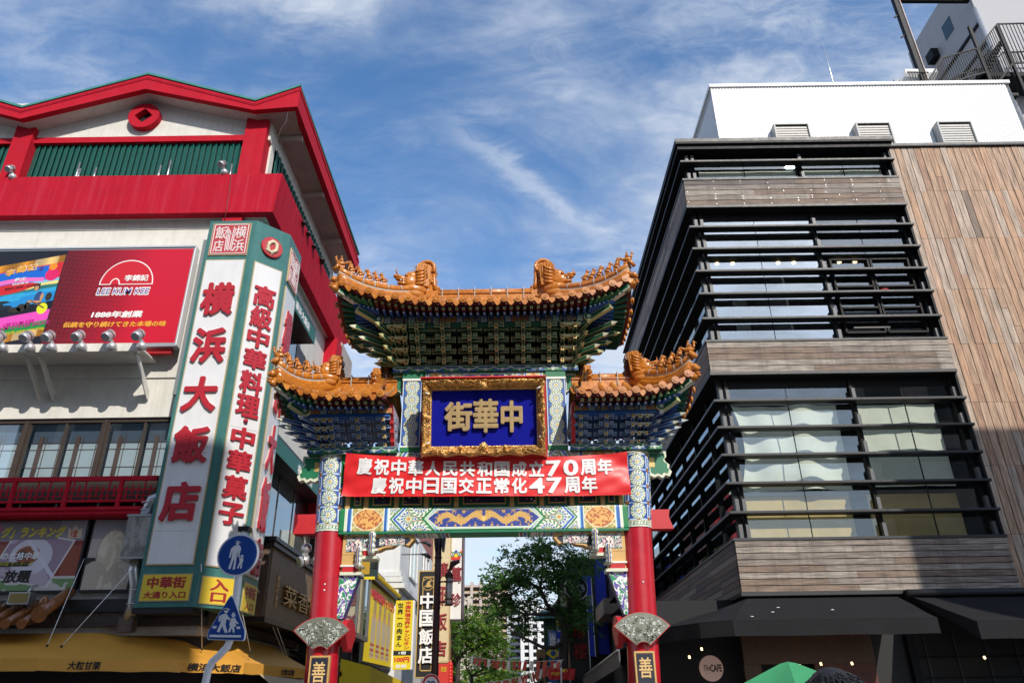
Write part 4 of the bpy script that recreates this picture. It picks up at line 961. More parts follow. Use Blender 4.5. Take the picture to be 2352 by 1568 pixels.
m.add([(XE + .01, YF - .04, 21.9), (XE + .01, YB, 21.9), (XE + .01, YB, 21.99), (XE + .01, YF - .04, 21.99)], [(0, 1, 2, 3)], M_roofg)
for k in range(20):
    y = YF + .3 + k * .55
    for i in range(5): m.beam((topl[i][0], y, topl[i][1] + .1), (topl[i + 1][0], y, topl[i + 1][1] + .1), .04, .05, M_roofg)
m.build('roof', lbld)
m = MB()
for i in range(5):
    a, b = botl[i], botl[i + 1]; m.add([(a[0], YF + .2, a[1] + .01), (b[0], YF + .2, b[1] + .01), (b[0], 3.0, b[1] + .01), (a[0], 3.0, a[1] + .01)], [(0, 1, 2, 3)], M_soffit if i == 4 else mat('soffit_light', (.55, .53, .48), .8, noise=.1))
m.add([(XE - .2, YF + .2, 20.97), (XE - .2, YB, 20.87), (-7.95, YB, 20.83), (-7.95, YF + .2, 20.9)], [(0, 1, 2, 3)], M_soffit)
for y in (3.6, 7.0, 10.4): m.box(-7.95, XE - .2, y, y + .16, 20.68, 20.9, M_soffit)
m.build('eave_soffit', lbld)
# ---- facade windows
wz0, wz1 = 7.70, 9.55
m = MB(); m.box(XL, -9.6, 3.12, 3.22, wz1 - .12, wz1, M_brown); m.box(XL, -9.6, 3.12, 3.25, wz0 - .7, wz0 + .02, M_brown); m.build('window_surround', lbld)
M_gl1 = glass('window_glass', (.75, .82, .86), .24)
def jap_window(x0, x1, z0, z1):
    m = MB()
    for x in (x0, (x0 + x1) / 2, x1): m.box(x - .035, x + .035, 3.14, 3.24, z0, z1 - .02, M_brown)
    m.box(x0, x1, 3.15, 3.23, z0 + .0, z0 + .07, M_brown); f = m.build('window', lbld)
    m = MB(); m.quad((x0, 3.19, z0), (x1, 3.19, z0), (x1, 3.19, z1), (x0, 3.19, z1), M_gl1); m.build('pane', f)
    m = MB(); paper = mat('paper_screen', (.66, .72, .72), .8); wood = mat('screen_wood', (.16, .075, .04), .5)
    for k in range(2):
        a = x0 + .06 + k * (x1 - x0) / 2; b = a + (x1 - x0) / 2 - .10
        m.box(a, b, 3.34, 3.35, z0, z1 - .62, paper); m.box(a + .24, a + .36, 3.28, 3.33, z0, z1 - .42, wood)
        for q in (.30, .44, .86): m.box(a + q * (b - a) - .008, a + q * (b - a) + .008, 3.32, 3.338, z0, z1 - .35, wood)
        for zq in (.4, .95, 1.17): m.box(a, b, 3.322, 3.338, z0 + zq - .008, z0 + zq + .008, wood)
        m.box(a, b, 3.36, 3.38, z0, z1, mat('room_blue', (.10, .13, .17), .6))
    m.build('paper_screen', f)
    return f
for i in range(5):
    x1 = -9.22 - i * 2.37
    jap_window(x1 - 2.2, x1, wz0, wz1 - .1)
for i in range(6):
    x = -9.08 - i * 2.37; m = MB(); m.box(x - .09, x + .0, 3.10, 3.24, wz0, wz1, M_brown); m.build('mullion', lbld)
# ---- red balcony rail
m = MB(); m.box(XL, -9.35, 2.56, 2.64, 7.47, 7.60, M_bredp); m.box(XL, -9.35, 2.58, 2.62, 6.87, 6.93, M_bredp); m.box(XL, -9.35, 2.59, 2.61, 7.20, 7.235, M_bredp); m.box(XL, -9.35, 2.59, 2.61, 7.03, 7.05, M_bredp)
k = 0; x = -9.5
while x > -20:
    if k % 9 == 5: m.box(x - .05, x + .05, 2.55, 2.65, 6.5, 7.6, M_bredp)
    elif k % 3: m.box(x - .016, x + .016, 2.585, 2.615, 6.9, 7.47 if k % 2 else 7.32, M_bredp)
    else: m.box(x - .016, x + .016, 2.585, 2.615, 7.05, 7.34, M_bredp)
    x -= .168; k += 1
m.build('railing', lbld)
m = MB(); m.box(XL, -9.3, 2.5, 4.4, 6.46, 6.72, M_bredp); m.box(XL, -9.3, 2.46, 2.6, 6.62, 6.68, M_bred); m.box(XL, -9.3, 2.46, 2.6, 6.50, 6.54, M_bred); m.build('balcony', lbld)
# ---- shop front below
m = MB(); m.box(XL, -7.72, 3.5, 3.6, 0, 3.4, mat('shop_dark', (.03, .024, .022), .6, noise=.3, nscale=2)); m.box(-7.9, -7.73, 3.6, 13, 0, 4.6, mat('shop_dark'))
m.box(XL, -7.5, 2.85, 3.05, 3.62, 3.98, mat('carved_board', (.045, .035, .03), .6, noise=.5, nscale=12, bump=1., bscale=20)); m.box(XL, -7.45, 2.78, 3.05, 3.98, 4.3, M_black); m.box(-7.7, -7.45, 3.05, 12, 3.62, 4.3, mat('carved_board'))
m.build('shop_front', lbld)
# awning
M_aw = mat('awning_yellow', (.68, .33, .045), .6, noise=.08, nscale=1.5, bump=.1, bscale=12)
path = [(XL, .6), (-10.3, .6), (-7.58, 2.11), (-6.52, 3.59), (-5.93, 7.25), (-5.93, 8.6)]; inner = [(XL, 2.95), (-10.4, 2.95), (-8.35, 3.95), (-7.45, 5.3), (-7.3, 7.6), (-7.3, 8.6)]
m = MB(); zt, zf, zb = 3.48, 2.735, 2.46
for i in range(len(path) - 1):
    a, b, c, d = path[i], path[i + 1], inner[i + 1], inner[i]
    nseg = 8
    for k in range(nseg):
        t0, t1 = k / nseg, (k + 1) / nseg; L = lambda p, q, t: (p[0] + (q[0] - p[0]) * t, p[1] + (q[1] - p[1]) * t)
        A, B, Cc, D = L(a, b, t0), L(a, b, t1), L(d, c, t1), L(d, c, t0)
        sag = lambda t: -.05 * math.sin(math.pi * t)
        for (u0, u1) in ((0, .5), (.5, 1)):
            vs = []
            for (P, Q, u) in ((A, D, u0), (B, Cc, u0), (B, Cc, u1), (A, D, u1)): q = L(P, Q, u); vs.append((q[0], q[1], zf + (zt - zf) * u + sag(u)))
            m.add(vs, [(0, 1, 2, 3)], M_aw)
        m.add([(*A, zb + .012 * math.sin(k * 2 + i)), (*B, zb + .012 * math.sin(k * 2 + 2 + i)), (*B, zf), (*A, zf)], [(0, 1, 2, 3)], M_aw)
aw = m.build('awning', lbld)
m = MB(); ink = mat('ink_black', (.02, .016, .012), .7)
def aw_text(st, pA, pB, Yv, bold=.02):
    a = at(pA, Yv); b = at(pB, Yv); m.text(st, (a.x, Yv - .006, a.z), X_, Z_, b.x - a.x, b.z - a.z, ink, .004, bold, .12)
def seg_text(st, i, t0, t1, h, z):
    a, b = Vector((*path[i], 0)), Vector((*path[i + 1], 0)); u = (b - a).normalized(); n = u.cross(Z_); L = (b - a).length
    m.text(st, a + u * t0 * L + n * .016 + Z_ * z, u, Z_, (t1 - t0) * L, h, ink, .004, .022, .10)
seg_text('大粒甘栗', 1, .20, .42, .19, 2.49); seg_text('横浜大飯店', 2, .08, .94, .19, 2.49); seg_text('大粒甘栗', 3, .60, .85, .17, 2.5)
m.build('lettering', aw)
def atZ(p, z):
    d = (p[0] - 1176) / FPX * rt - (p[1] - 784) / FPX * up + fwd
    return CAM + d * ((z - CAM.z) / d.z)
for (ta, Ya, tb, zq) in (((600, 680), 2.95, (335, 1300), 3.05), ((985, 705), 2.3, (438, 1305), 3.03), ((1432, 720), 1.95, (1438, 1325), 3.05), ((1668, 810), 2.7, (1785, 1345), 3.02), ((1805, 820), 4.0, (2040, 1410), 2.98), ((1975, 1175), 6.0, (2060, 1415), 2.98)):
    m = MB(); p = at(Z3(*ta), Ya); q = atZ(Z3(*tb), zq); m.tube([p, q], .010, M_wh, 5); m.ball(q, .035, M_black, 6, 5); m.build('awning_stay', aw)
# side wall of the street: windows with green awnings
for (y0, y1, zt_, zb_, zw, YT) in ((4.2, 8.15, 14.98, 14.40, 11.6, 'u'), (4.3, 12.1, 9.68, 9.12, 6.3, 'l')):
    yw = y1 + (1.4 if YT == 'u' else 0); m = MB(); m.box(-7.9, -7.69, y0, yw, zw, zb_ + .1, M_black)
    for k in range(5): y = y0 + (yw - y0) * k / 4; m.box(-7.7, -7.66, y - .05, y + .05, zw, zb_, M_brown)
    m.box(-7.7, -7.64, y0, y1, zw - .05, zw + .05, M_brown); w = m.build('side_window', lbld)
    m = MB(); m.quad((-7.675, y0, zw), (-7.675, y1, zw), (-7.675, y1, zb_), (-7.675, y0, zb_), M_gl1); m.build('pane', w)
    m = MB(); gr = mat('awning_green', (.012, .13, .11), .6, noise=.1)
    m.add([(-7.72, y0, zt_ + .3), (-7.72, y1, zt_ + .3), (-7.0, y1, zt_), (-7.0, y0, zt_)], [(0, 1, 2, 3)], gr); m.box(-7.0, -6.985, y0, y1, zb_, zt_, gr); m.box(-7.06, -6.98, y0, y1, zt_ - .02, zt_ + .06, M_black); m.box(-7.72, -7.01, y0, y1, zb_ + .02, zb_ + .05, M_black); m.add([(-7.72, y1, zt_ + .3), (-7.0, y1, zt_), (-7.0, y1, zb_)], [(0, 1, 2)], gr)
    g_ = m.build('side_awning', lbld); m = MB()
    if YT == 'u': m.text('横浜大飯店', (-6.984, 5.35, 14.50), Y_, Z_, 1.95, .34, M_wh, .006, .02)
    else: m.text('横浜大飯店', (-6.984, 7.9, 9.18), Y_, Z_, 2.1, .34, M_wh, .006, .02)
    m.build('lettering', g_)
# brown stone box with gilt calligraphy
m = MB(); st = mat('brown_stone', (.20, .125, .07), .6, noise=.3, nscale=2.5, bump=.5, bscale=25)
m.box(-7.72, -6.53, 4.6, 4.75, 4.0, 5.98, mat('panel_brown', (.12, .08, .055), .6, noise=.2)); m.box(-6.90, -6.86, 4.585, 4.61, 4.0, 5.97, M_black); m.box(-7.72, -6.5, 4.75, 13, 4.0, 5.98, st); m.box(-7.72, -6.40, 4.5, 13, 5.98, 6.12, M_black); m.box(-7.72, -6.34, 4.42, 13, 6.12, 6.24, M_black); m.box(-7.72, -6.45, 4.6, 13, 3.86, 4.0, M_black)
bx = m.build('stone_fascia', lbld); m = MB(); m.text('菜香館', (-6.5, 6.1, 4.5), Y_, Z_, 4.6, .62, mat('dull_gilt', (.42, .25, .07), .4, metal=.6), .1, .0); m.text('横浜中華街', (-6.5, 5.45, 4.35), Y_, Z_, .26, .95, M_goldp, .03, .0, vertical=True); m.build('lettering', bx)
# ---- posters on the facade
def food_poster(kind):
    def f(U, V):
        c = np.tile(hexc('8f8a94'), (len(U), 1)); n = fbm(U * 5, V * 4, 61)
        if kind == 0:
            c = put(c, V < .70, '7e2c26'); c = put(c, (n > .55) & (V < .7), '8f4a38'); c = put(c, (V < .2), 'c9c2bd'); c = put(c, (V < .16) & (n > .5), '6f8f5c')
            q = (U - .62) + (V - .5) * -.22; w = (V - .42) + (U - .7) * .30
            ph = (np.abs(q) < .27) & (np.abs(w) < .36); c = put(c, ph, 'd8d6d4'); ph2 = (np.abs(q) < .255) & (np.abs(w) < .34); c = put(c, ph2, 'b9a9b6'); c = put(c, ph2 & (n > .5), '9c8698')
            d = np.hypot((U - .60) * 1.5, V - .48); c = put(c, ph2 & (d < .26), 'cfcbd6'); c = put(c, ph2 & (np.hypot((U - .57) * 1.3, V - .5) < .13), '8e4a2c'); c = put(c, np.hypot((U - .52) * 1.4, V - .5) < .06, '2b1a1c'); c = put(c, ph2 & (np.abs((U - .66) + (V - .5) * .5) < .02), 'd8d4e0')
            c = put(c, (V > .72) & (U < .78), '77727c'); c = put(c, (V > .84) & (n > .56), 'a34a72'); return c
        c = put(c, V < .72, 'b5a9a4'); d = np.hypot((U - .5) * .8, (V - .52) * .75); tw = np.sin(np.arctan2(V - .66, U - .45) * 5 + d * 30 + 9 * fbm(U * 6, V * 6, 9))
        c = put(c, (V < .45), '2a262c'); c = put(c, d < .26, 'cfc4ae'); c = put(c, (d < .25) * (.22 + .16 * tw), 'ece4cf'); c = put(c, (d < .25) * np.clip(-.22 * tw, 0, 1), 'a38f74'); c = put(c, (d > .24) & (d < .26), 'a89a88')
        for a in (.2, .8): e = np.hypot((U - a) * .7, (V - .08) * .75); c = put(c, e < .24, 'b7ab9c'); c = put(c, (e < .22) & (n > .52), 'cdc3b4')
        return c
    return f
M_print = mat('poster_print', attr=True, rough=.35)
a = at(Z3(0, 405), 2.9); b = at(Z3(635, 905), 2.9)
po = thing('poster', 'wide food poster with yellow title and a plate photo under the red balcony', 'poster', (-13, 2.9, 5.5), 'food posters on the restaurant front')
pz0, pz1, px0, px1 = 4.56, 6.44, -14.6, -11.22
painted('printed_sheet', 200, 110, plane_pos((px0, 2.9, pz0), (1, 0, 0), (0, 0, 1), px1 - px0, pz1 - pz0), food_poster(0), po, M_print)
m = MB(); m.box(px0 - .05, px1 + .06, 2.905, 3.02, pz0 - .06, pz1 + .06, M_black); m.build('frame', po)
m = MB(); yel = mat('print_yellow', (.62, .52, .03), .5)
def ptxt(st, zx0, zy0, zx1, zy1, mt, bold=.02, sh=0, dep=.004):
    p = at(Z3(zx0, zy1), 2.89); q = at(Z3(zx1, zy0), 2.89); m.text(st, (p.x, 2.895, p.z), X_, Z_, q.x - p.x, q.z - p.z, mt, dep, bold, sh)
ptxt('グ」ランキング', 0, 448, 470, 538, yel, .045, .1); ptxt('の本格中華', 0, 632, 285, 692, M_wh, .02, .12); ptxt('放題', 8, 760, 225, 855, ink, .03, .1)
p = at(Z3(-60, 738), 2.89); q = at(Z3(205, 705), 2.89); m.box(p.x, q.x, 2.888, 2.897, p.z, q.z, ink); m.text('料理 オーダー式', (at(Z3(-5, 733), 2.88).x, 2.887, at(Z3(0, 733), 2.88).z), X_, Z_, .9, .1, yel, .003, .0)
cr = [Z3(485, 535), Z3(575, 535), Z3(590, 460), Z3(560, 480), Z3(540, 440), Z3(515, 480), Z3(488, 455)]
m.extr([(at(c, 2.89).x, 2.894, at(c, 2.89).z) for c in cr], (0, -.004, 0), mat('print_cream', (.62, .52, .38), .6)); ptxt('1位', 500, 475, 560, 530, mat('print_red', (.45, .03, .03), .5), .03, 0, .012)
m.build('lettering', po)
po = thing('poster', 'poster of steamed buns partly behind the metal duct', 'poster', (-10.4, 2.9, 5.5), 'food posters on the restaurant front')
painted('printed_sheet', 80, 100, plane_pos((-11.0, 2.9, pz0), (1, 0, 0), (0, 0, 1), 1.25, pz1 - pz0), food_poster(1), po, M_print); m = MB(); m.box(-11.05, -9.7, 2.905, 3.02, pz0 - .06, pz1 + .06, M_black); m.build('frame', po)
# ---- duct
du = thing('ventilation_duct', 'galvanised steel vent duct with a square hood beside the green sign tower', 'duct', (-9.3, 2.4, 3.6))
m = MB(); m.tube([(-8.75, 2.95, 7.15), (-8.95, 2.6, 7.05), (-9.28, 2.4, 6.85), (-9.38, 2.4, 6.4)], .17, M_steel, 14)
for z in (6.55, 6.75): m.cyl((-9.38, 2.4, z), (-9.38, 2.4, z + .03), .185, M_steel)
m.build('bend', du)
m = MB(); m.box(-9.70, -9.05, 2.12, 2.75, 5.25, 6.38, mat('duct_mottled', (.46, .44, .42), .28, metal=.8, noise=.5, nscale=3.5, stretch=(1.4, 1.4, .8), bump=.4, bscale=3)); m.box(-9.73, -9.02, 2.09, 2.78, 6.34, 6.40, M_steel); m.box(-9.73, -9.02, 2.09, 2.78, 5.22, 5.27, M_steel); m.build('hood', du)
m = MB(); m.tube([(-9.40, 2.45, 5.22), (-9.40, 2.45, 4.95), (-9.30, 2.5, 4.6), (-9.28, 2.55, 4.1), (-9.38, 2.6, 3.75)], .165, M_steel, 14)
for z, x in ((4.95, -9.40), (4.45, -9.29), (4.1, -9.28)): m.cyl((x, 2.5, z), (x, 2.5, z + .03), .18, M_steel)
m.build('pipe', du); m = MB(); m.extr([(-9.58, 2.45, 3.45), (-9.2, 2.45, 3.45), (-9.18, 2.45, 3.8), (-9.54, 2.45, 3.8)], (0, .3, 0), mat('rust_metal', (.10, .07, .06), .6, noise=.3)); m.build('lower_box', du)
# ---- small tiled canopy left
tr = thing('tiled_canopy', 'small brown glazed tile canopy over the shop at the left edge', 'canopy', (-13.5, 2.3, 3.6)); m = MB()
M_bt = mat('brown_tile', (.26, .10, .03), .3, noise=.3, nscale=8, coat=.3)
for i in range(10):
    x = -11.6 - i * .42; m.tube([(x, 1.75, 3.62), (x - .0, 2.4, 3.95), (x, 2.95, 4.25)], .10, M_bt, 10); m.cyl((x, 1.74, 3.61), (x, 1.70, 3.60), .125, M_bt)
    m.add([(x - .21, 1.8, 3.58), (x + .21, 1.8, 3.58), (x + .21, 2.95, 4.2), (x - .21, 2.95, 4.2)], [(0, 1, 2, 3)], M_glazeb)
m.tube([(-11.25, 1.8, 3.85), (-11.25, 2.4, 4.2), (-11.25, 2.9, 4.5)], .15, M_bt, 12); m.cyl((-11.25, 1.8, 3.83), (-11.25, 1.74, 3.81), .2, M_bt, n=18); m.ball((-11.35, 2.0, 4.15), (.12, .1, .15), M_bt); m.build('tiles', tr)
fl = thing('floodlight', 'square floodlight with a gold lens above the brown tiles', 'floodlight', (-12.1, 2.3, 4.1)); m = MB(); m.box(-12.4, -11.85, 2.15, 2.45, 4.12, 4.42, M_steel); m.box(-12.36, -11.89, 2.13, 2.16, 4.15, 4.39, mat('lens_gold', (.35, .26, .1), .2, metal=.5)); m.build('body', fl); m = MB(); m.tube([(-12.1, 2.4, 4.4), (-12.1, 2.6, 4.65), (-12.2, 2.98, 4.7)], .025, M_steel); m.tube([(-13.1, 2.7, 4.15), (-12.8, 2.6, 4.1), (-12.6, 2.6, 4.35)], .02, M_steel); m.build('arm', fl)
# ================================================================== corner sign tower
tw = thing('sign_tower', 'tall green corner sign with white panels and raised red characters', 'sign', (-8, 2.6, 4))
TA, TBp, TC, TD = Vector((-9.02, 2.0, 0)), Vector((-7.50, 2.0, 0)), Vector((-6.64, 2.86, 0)), Vector((-6.64, 4.25, 0))
tz0, tz1 = 3.98, 15.92
M_tg = mat('tower_green', (.040, .155, .145), .42, noise=.1, nscale=3, streak=.25, streak_col='6fa39a'); M_pan = mat('panel_white', (.70, .71, .72), .38, noise=.04, nscale=2, streak=.18, streak_col='a8a79e'); M_brass = mat('trim_brass', (.50, .40, .22), .4, metal=.3)
M_rch = mat('raised_red', (.42, .012, .025), .45, noise=.08); M_rpl = mat('seal_red', (.45, .04, .05), .5)
m = MB(); m.extr([(TA.x, TA.y, tz0), (TBp.x, TBp.y, tz0), (TC.x, TC.y, tz0), (TD.x, TD.y, tz0), (-7.7, 4.25, tz0), (TA.x, 3.0, tz0)], (0, 0, tz1 - tz0), M_tg); m.build('casing', tw)
m = MB(); m.box(-9.06, -7.5, 2.02, 3.05, tz0 - .14, tz0 - .005, M_black); m.build('base', tw); m = MB(); m.box(-9.2, -9.03, 2.15, 2.99, 9.9, 15.3, mat('panel_grey', (.20, .22, .23), .5)); m.build('side_casing', tw)
def face(A, B): u = (B - A).normalized(); return A, u, (B - A).length
FACES = [face(TA, TBp), face(TBp, TC), face(TC, TD)]
def fpanel(fi, a, b, z0, z1, bmat, fr=.035, nm='panel', par=None):
    A, u, L = FACES[fi]; n = u.cross(Z_); p = MB(); O = A + u * a * L; w = (b - a) * L
    def slab(o, ww, z_0, z_1, d0, d1, mt): p.extr([o + Z_ * z_0 + n * d0, o + u * ww + Z_ * z_0 + n * d0, o + u * ww + Z_ * z_1 + n * d0, o + Z_ * z_1 + n * d0], n * (d1 - d0), mt)
    slab(O, w, z0, z1, .0, .03, M_brass); slab(O + u * fr, w - 2 * fr, z0 + fr, z1 - fr, .028, .036, bmat)
    return p.build(nm, par or tw), O, u, w, n
specs = [(0, .07, .90, 5.02, 14.42), (1, .10, .90, 5.00, 14.42), (2, .12, .90, 4.9, 14.05)]
pans = [fpanel(*s, M_pan) for s in specs]
def ctext(fi, st, bold, cells, wfrac, dep, o=None):
    par, O, u, w, n = pans[fi]; m = MB()
    for c, (z0, z1) in zip(st, cells):
        m.text(c, O + u * w * (1 - wfrac) / 2 + n * .07 + Z_ * z0, u, Z_, w * wfrac, z1 - z0, M_rch, dep, bold)
    m.build('lettering', par)
    m = MB()   # stand-off edge in white behind each character
    for c, (z0, z1) in zip(st, cells):
        m.text(c, O + u * w * (1 - wfrac) / 2 + n * .037 + Z_ * z0, u, Z_, w * wfrac, z1 - z0, mat('raised_edge', (.50, .44, .42), .5), .032, bold)
    m.build('lettering_edge', par)
def zs(fi, ys, x):   # characters: top/bottom read off the front of the face
    return ys
fc = []
for (yt, yb, xx) in ((285, 487, 1362), (567, 787, 1303), (872, 1092, 1247), (1180, 1415, 1207)): fc.append((at(Z2(xx, yb), 1.93).z, at(Z2(xx, yt), 1.93).z))
fc.append((at(Z3(1290, 418), 1.93).z, at(Z3(1290, 135), 1.93).z))
ctext(0, '横浜大飯店', .033, fc, .80, .045)
zc = [13.72, 12.75, 11.73, 10.86, 9.92, 9.12, 8.62, 7.92, 7.16, 6.40, 5.7]
s11 = '高級中華料理・中華菓子'
zz_ = []
for (Zf, yt, yb, xx) in ((Z2, 305, 433, 1615), (Z2, 437, 567, 1590), (Z2, 572, 690, 1570), (Z2, 703, 822, 1548), (Z2, 838, 980, 1525), (Z2, 988, 1122, 1500), (Z2, 1130, 1165, 1492), (Z2, 1190, 1320, 1475), (Z2, 1335, 1470, 1450), (Z3, 92, 257, 1617), (Z3, 283, 440, 1590)): zz_.append((at(Zf(xx, yb), 2.35).z, at(Zf(xx, yt), 2.35).z))
par, O, u, w, n = pans[1]; m = MB(); m2 = MB()
for c, (z0, z1) in zip(s11, zz_):
    ww = .74 if c != '・' else .2; o = O + u * w * (1 - ww) / 2 + Z_ * z0
    if c == '・': m.ball(O + u * w / 2 + Z_ * (z0 + z1) / 2 + n * .08, .07, M_rch); continue
    m.text(c, o + n * .06, u, Z_, w * ww, z1 - z0, M_rch, .035, .028); m2.text(c, o + n * .037, u, Z_, w * ww, z1 - z0, mat('raised_edge'), .022, .028)
m.build('lettering', par); m2.build('lettering_edge', par)
ctext(2, '横浜大飯店', .033, [(11.75, 13.3), (9.75, 11.35), (7.95, 9.4), (6.2, 7.75), (4.95, 6.0)], .62, .05)
# seams of the panels
m = MB()
for fi in range(3):
    par, O, u, w, n = pans[fi]
    for z in (11.0, 8.05, 5.9) if fi != 1 else (10.6, 8.9): m.extr([O + u * .05 + Z_ * z + n * .037, O + u * (w - .05) + Z_ * z + n * .037, O + u * (w - .05) + Z_ * (z + .012) + n * .037, O + u * .05 + Z_ * (z + .012) + n * .037], n * .003, mat('seam_grey', (.45, .45, .44), .6))
m.build('panel_seams', tw)
# seal plates with carved script, round emblem
def seal(fi, a, b, z0, z1):
    par, O, u, w, n = fpanel(fi, a, b, z0, z1, M_rpl, .03, 'seal_plate'); m = MB(); wh = mat('seal_pale', (.72, .62, .61), .6)
    h = z1 - z0; g = .06
    def ln(x0, y0, x1, y1, t=.03): m.beam(O + u * x0 * w + Z_ * (z0 + y0 * h) + n * .042, O + u * x1 * w + Z_ * (z0 + y1 * h) + n * .042, t, .012, wh, tuple(n))
    for e in ((.06, .05, .94, .05), (.06, .95, .94, .95), (.06, .05, .06, .95), (.94, .05, .94, .95)): ln(*e, .03)
    m.text('浜', O + u * w * .60 + n * .036 + Z_ * (z0 + .10 * h), u, Z_, w * .30, h * .38, wh, .01, .012); m.text('横', O + u * w * .62 + n * .036 + Z_ * (z0 + .52 * h), u, Z_, w * .28, h * .38, wh, .01, .012)
    m.text('飯', O + u * w * .1 + n * .036 + Z_ * (z0 + .50 * h), u, Z_, w * .30, h * .40, wh, .01, .012); m.text('店', O + u * w * .1 + n * .036 + Z_ * (z0 + .10 * h), u, Z_, w * .26, h * .36, wh, .01, .012)
    for k, x in enumerate((.42, .46, .50, .54, .58)): ln(x, .12 + .04 * (k % 2), x + (.03 if k > 2 else -.02), .88 - .06 * (k % 3))
    ln(.38, .66, .62, .66); m.build('seal_script', par)
seal(0, .09, .90, 14.58, 15.80); seal(2, .14, .90, 14.25, 15.55)
A, u, L = FACES[1]; n = u.cross(Z_); c = A + u * L * .5 + Z_ * 15.12
m = MB(); m.cyl(c - n * .02, c + n * .08, .36, M_redm, n=32); m.cyl(c + n * .08, c + n * .088, .335, M_rpl, n=32); em = m.build('emblem', tw)
m = MB(); cr = mat('emblem_cream', (.66, .56, .38), .45)
for s in (1, -1):
    pts = []
    for k in range(16): a = k / 15 * 4.4; r = .26 - .11 * math.sin(k / 15 * 3.1) ; pts.append(c + n * .095 + u * (s * (r * math.cos(a + .6))) + Z_ * (s * r * math.sin(a + .6)))
    m.tube(pts, [.03 + .035 * math.sin(k / 15 * math.pi) for k in range(16)], cr, 6)
    for k in range(2, 16, 2):
        for q in (-1, 1): m.cyl(pts[k], pts[k] + u * (.09 * math.cos(k * 1.3 + q)) + Z_ * (.09 * math.sin(k * 1.3 + q)), .02, cr, .004, 5)
m.build('dragon_relief', em)
# yellow boards at the foot
M_yel = mat('board_yellow', (.70, .50, .035), .5, noise=.06, nscale=3); M_rtx = mat('text_red', (.34, .02, .02), .5)
for fi, a, b, z0, z1, rows in ((0, .07, .92, 4.12, 4.80, (('中華街', .46, .90, .78), ('大通り入口', .10, .36, .84))), (1, .09, .92, 4.06, 4.76, (('入', .50, .92, .52), ('口', .10, .44, .42))), (2, .12, .92, 3.98, 4.74, (('中華街', .46, .90, .78), ('入口', .10, .36, .6)))):
    par, O, u, w, n = fpanel(fi, a, b, z0, z1, M_yel, .025, 'yellow_board'); m = MB(); h = z1 - z0
    for st_, lo, hi, ww in rows: m.text(st_, O + u * w * (1 - ww) / 2 + n * .036 + Z_ * (z0 + lo * h), u, Z_, w * ww, (hi - lo) * h, M_rtx, .006, .03)
    m.build('lettering', par)
# ================================================================== billboard
bb = thing('billboard', 'wide red billboard with a sauce bottle label above the restaurant windows', 'billboard', (-13, 2.4, 11.7))
BX0, BX1, BZ0, BZ1, BY = -18.5, -9.58, 11.72, 15.13, 2.4
def bbcol(U, V):
    x = BX0 + U * (BX1 - BX0); z = V
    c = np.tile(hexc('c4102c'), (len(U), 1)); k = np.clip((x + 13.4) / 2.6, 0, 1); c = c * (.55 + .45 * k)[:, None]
    w = x * 23; q = V * 78; tex = ((np.sin(w + q * .8) * np.sin(w * .8 - q) + .4 * np.sin(q * 2.2) * np.sin(w * 1.9)) > .25) & (x < -11.4)
    c = np.where(tex[:, None], c * (.78 + .2 * k)[:, None], c)
    # bottle and label
    lx = (x + 13.75); g = (z - .06 * lx)       # label bands tilt
    dk = x < -13.68 - .0; c = put(c, dk, '14151f')
    lab = (x < -13.72) & (g > .09) & (g < .95)
    gold = hexc('e0941c') * (1 - .35 * np.abs(np.sin(x * 4)))[:, None] + np.array([.12, .22, .35]) * (np.sin(x * 2.6 + 1) > .6)[:, None]
    t = lab & (g > .87); c[t] = gold[t]; t = lab & (g < .17); c[t] = gold[t]
    c = put(c, lab & (g > .17) & (g < .25), '128a3c'); c = put(c, lab & (g >= .25) & (g < .36), 'e04cb4'); c = put(c, lab & (g >= .36) & (g < .45), '12121c')
    sea = lab & (g >= .45) & (g < .74); c = put(c, sea, '1f86c8'); c = put(c, sea & (g > .52) & (vn(x * 2, g * 30, 3) > .55), '2f9fd0'); c = put(c, sea & (g > .60), '2a6f6a'); c = put(c, sea & (g > .61 + .035 * vn(x * 2.4, 0, 8)), 'e6d679'); c = put(c, sea & (g > .67), '79bfd8')
    c = put(c, lab & (g > .45) & (g < .66) & (np.hypot((x + 15.35) * .55, (g - .47) * 3.0) < .22) & (vn(x * 5, g * 20, 6) > .35), '1a2224')
    c = put(c, lab & (g >= .70) & (g < .87), 'c8202c'); c = put(c, lab & (g >= .70) & (g < .86) & (x < -14.15), '0f63c8')
    c = put(c, lab & (np.abs(g - (.70 + .05 * np.cos((x + 15.3) * 1.3))) < .022) & (x < -14.2), 'f06cb8'); c = put(c, lab & (np.abs(g - .665) < .055 * (1 - ((x + 15.25) / 1.0) ** 2)) & (np.abs(x + 15.25) < 1.0), 'c81e24')
    r = np.hypot((x + 13.98), (z - .73) * 3.4); c = put(c, lab & (r < .22), 'd81e64'); c = put(c, lab & (np.hypot(x + 14.02, (z - .82) * 3.4) < .13), 'f08a1e')
    c = put(c, np.hypot((x + 13.98) * 1.25, (z - .37) * 3.4) < .20, 'd8dc20'); return c
pb = painted('printed_face', 520, 220, plane_pos((BX0, BY, BZ0), (1, 0, 0), (0, 0, 1), BX1 - BX0, BZ1 - BZ0), bbcol, bb, mat('billboard_print', attr=True, rough=.38))
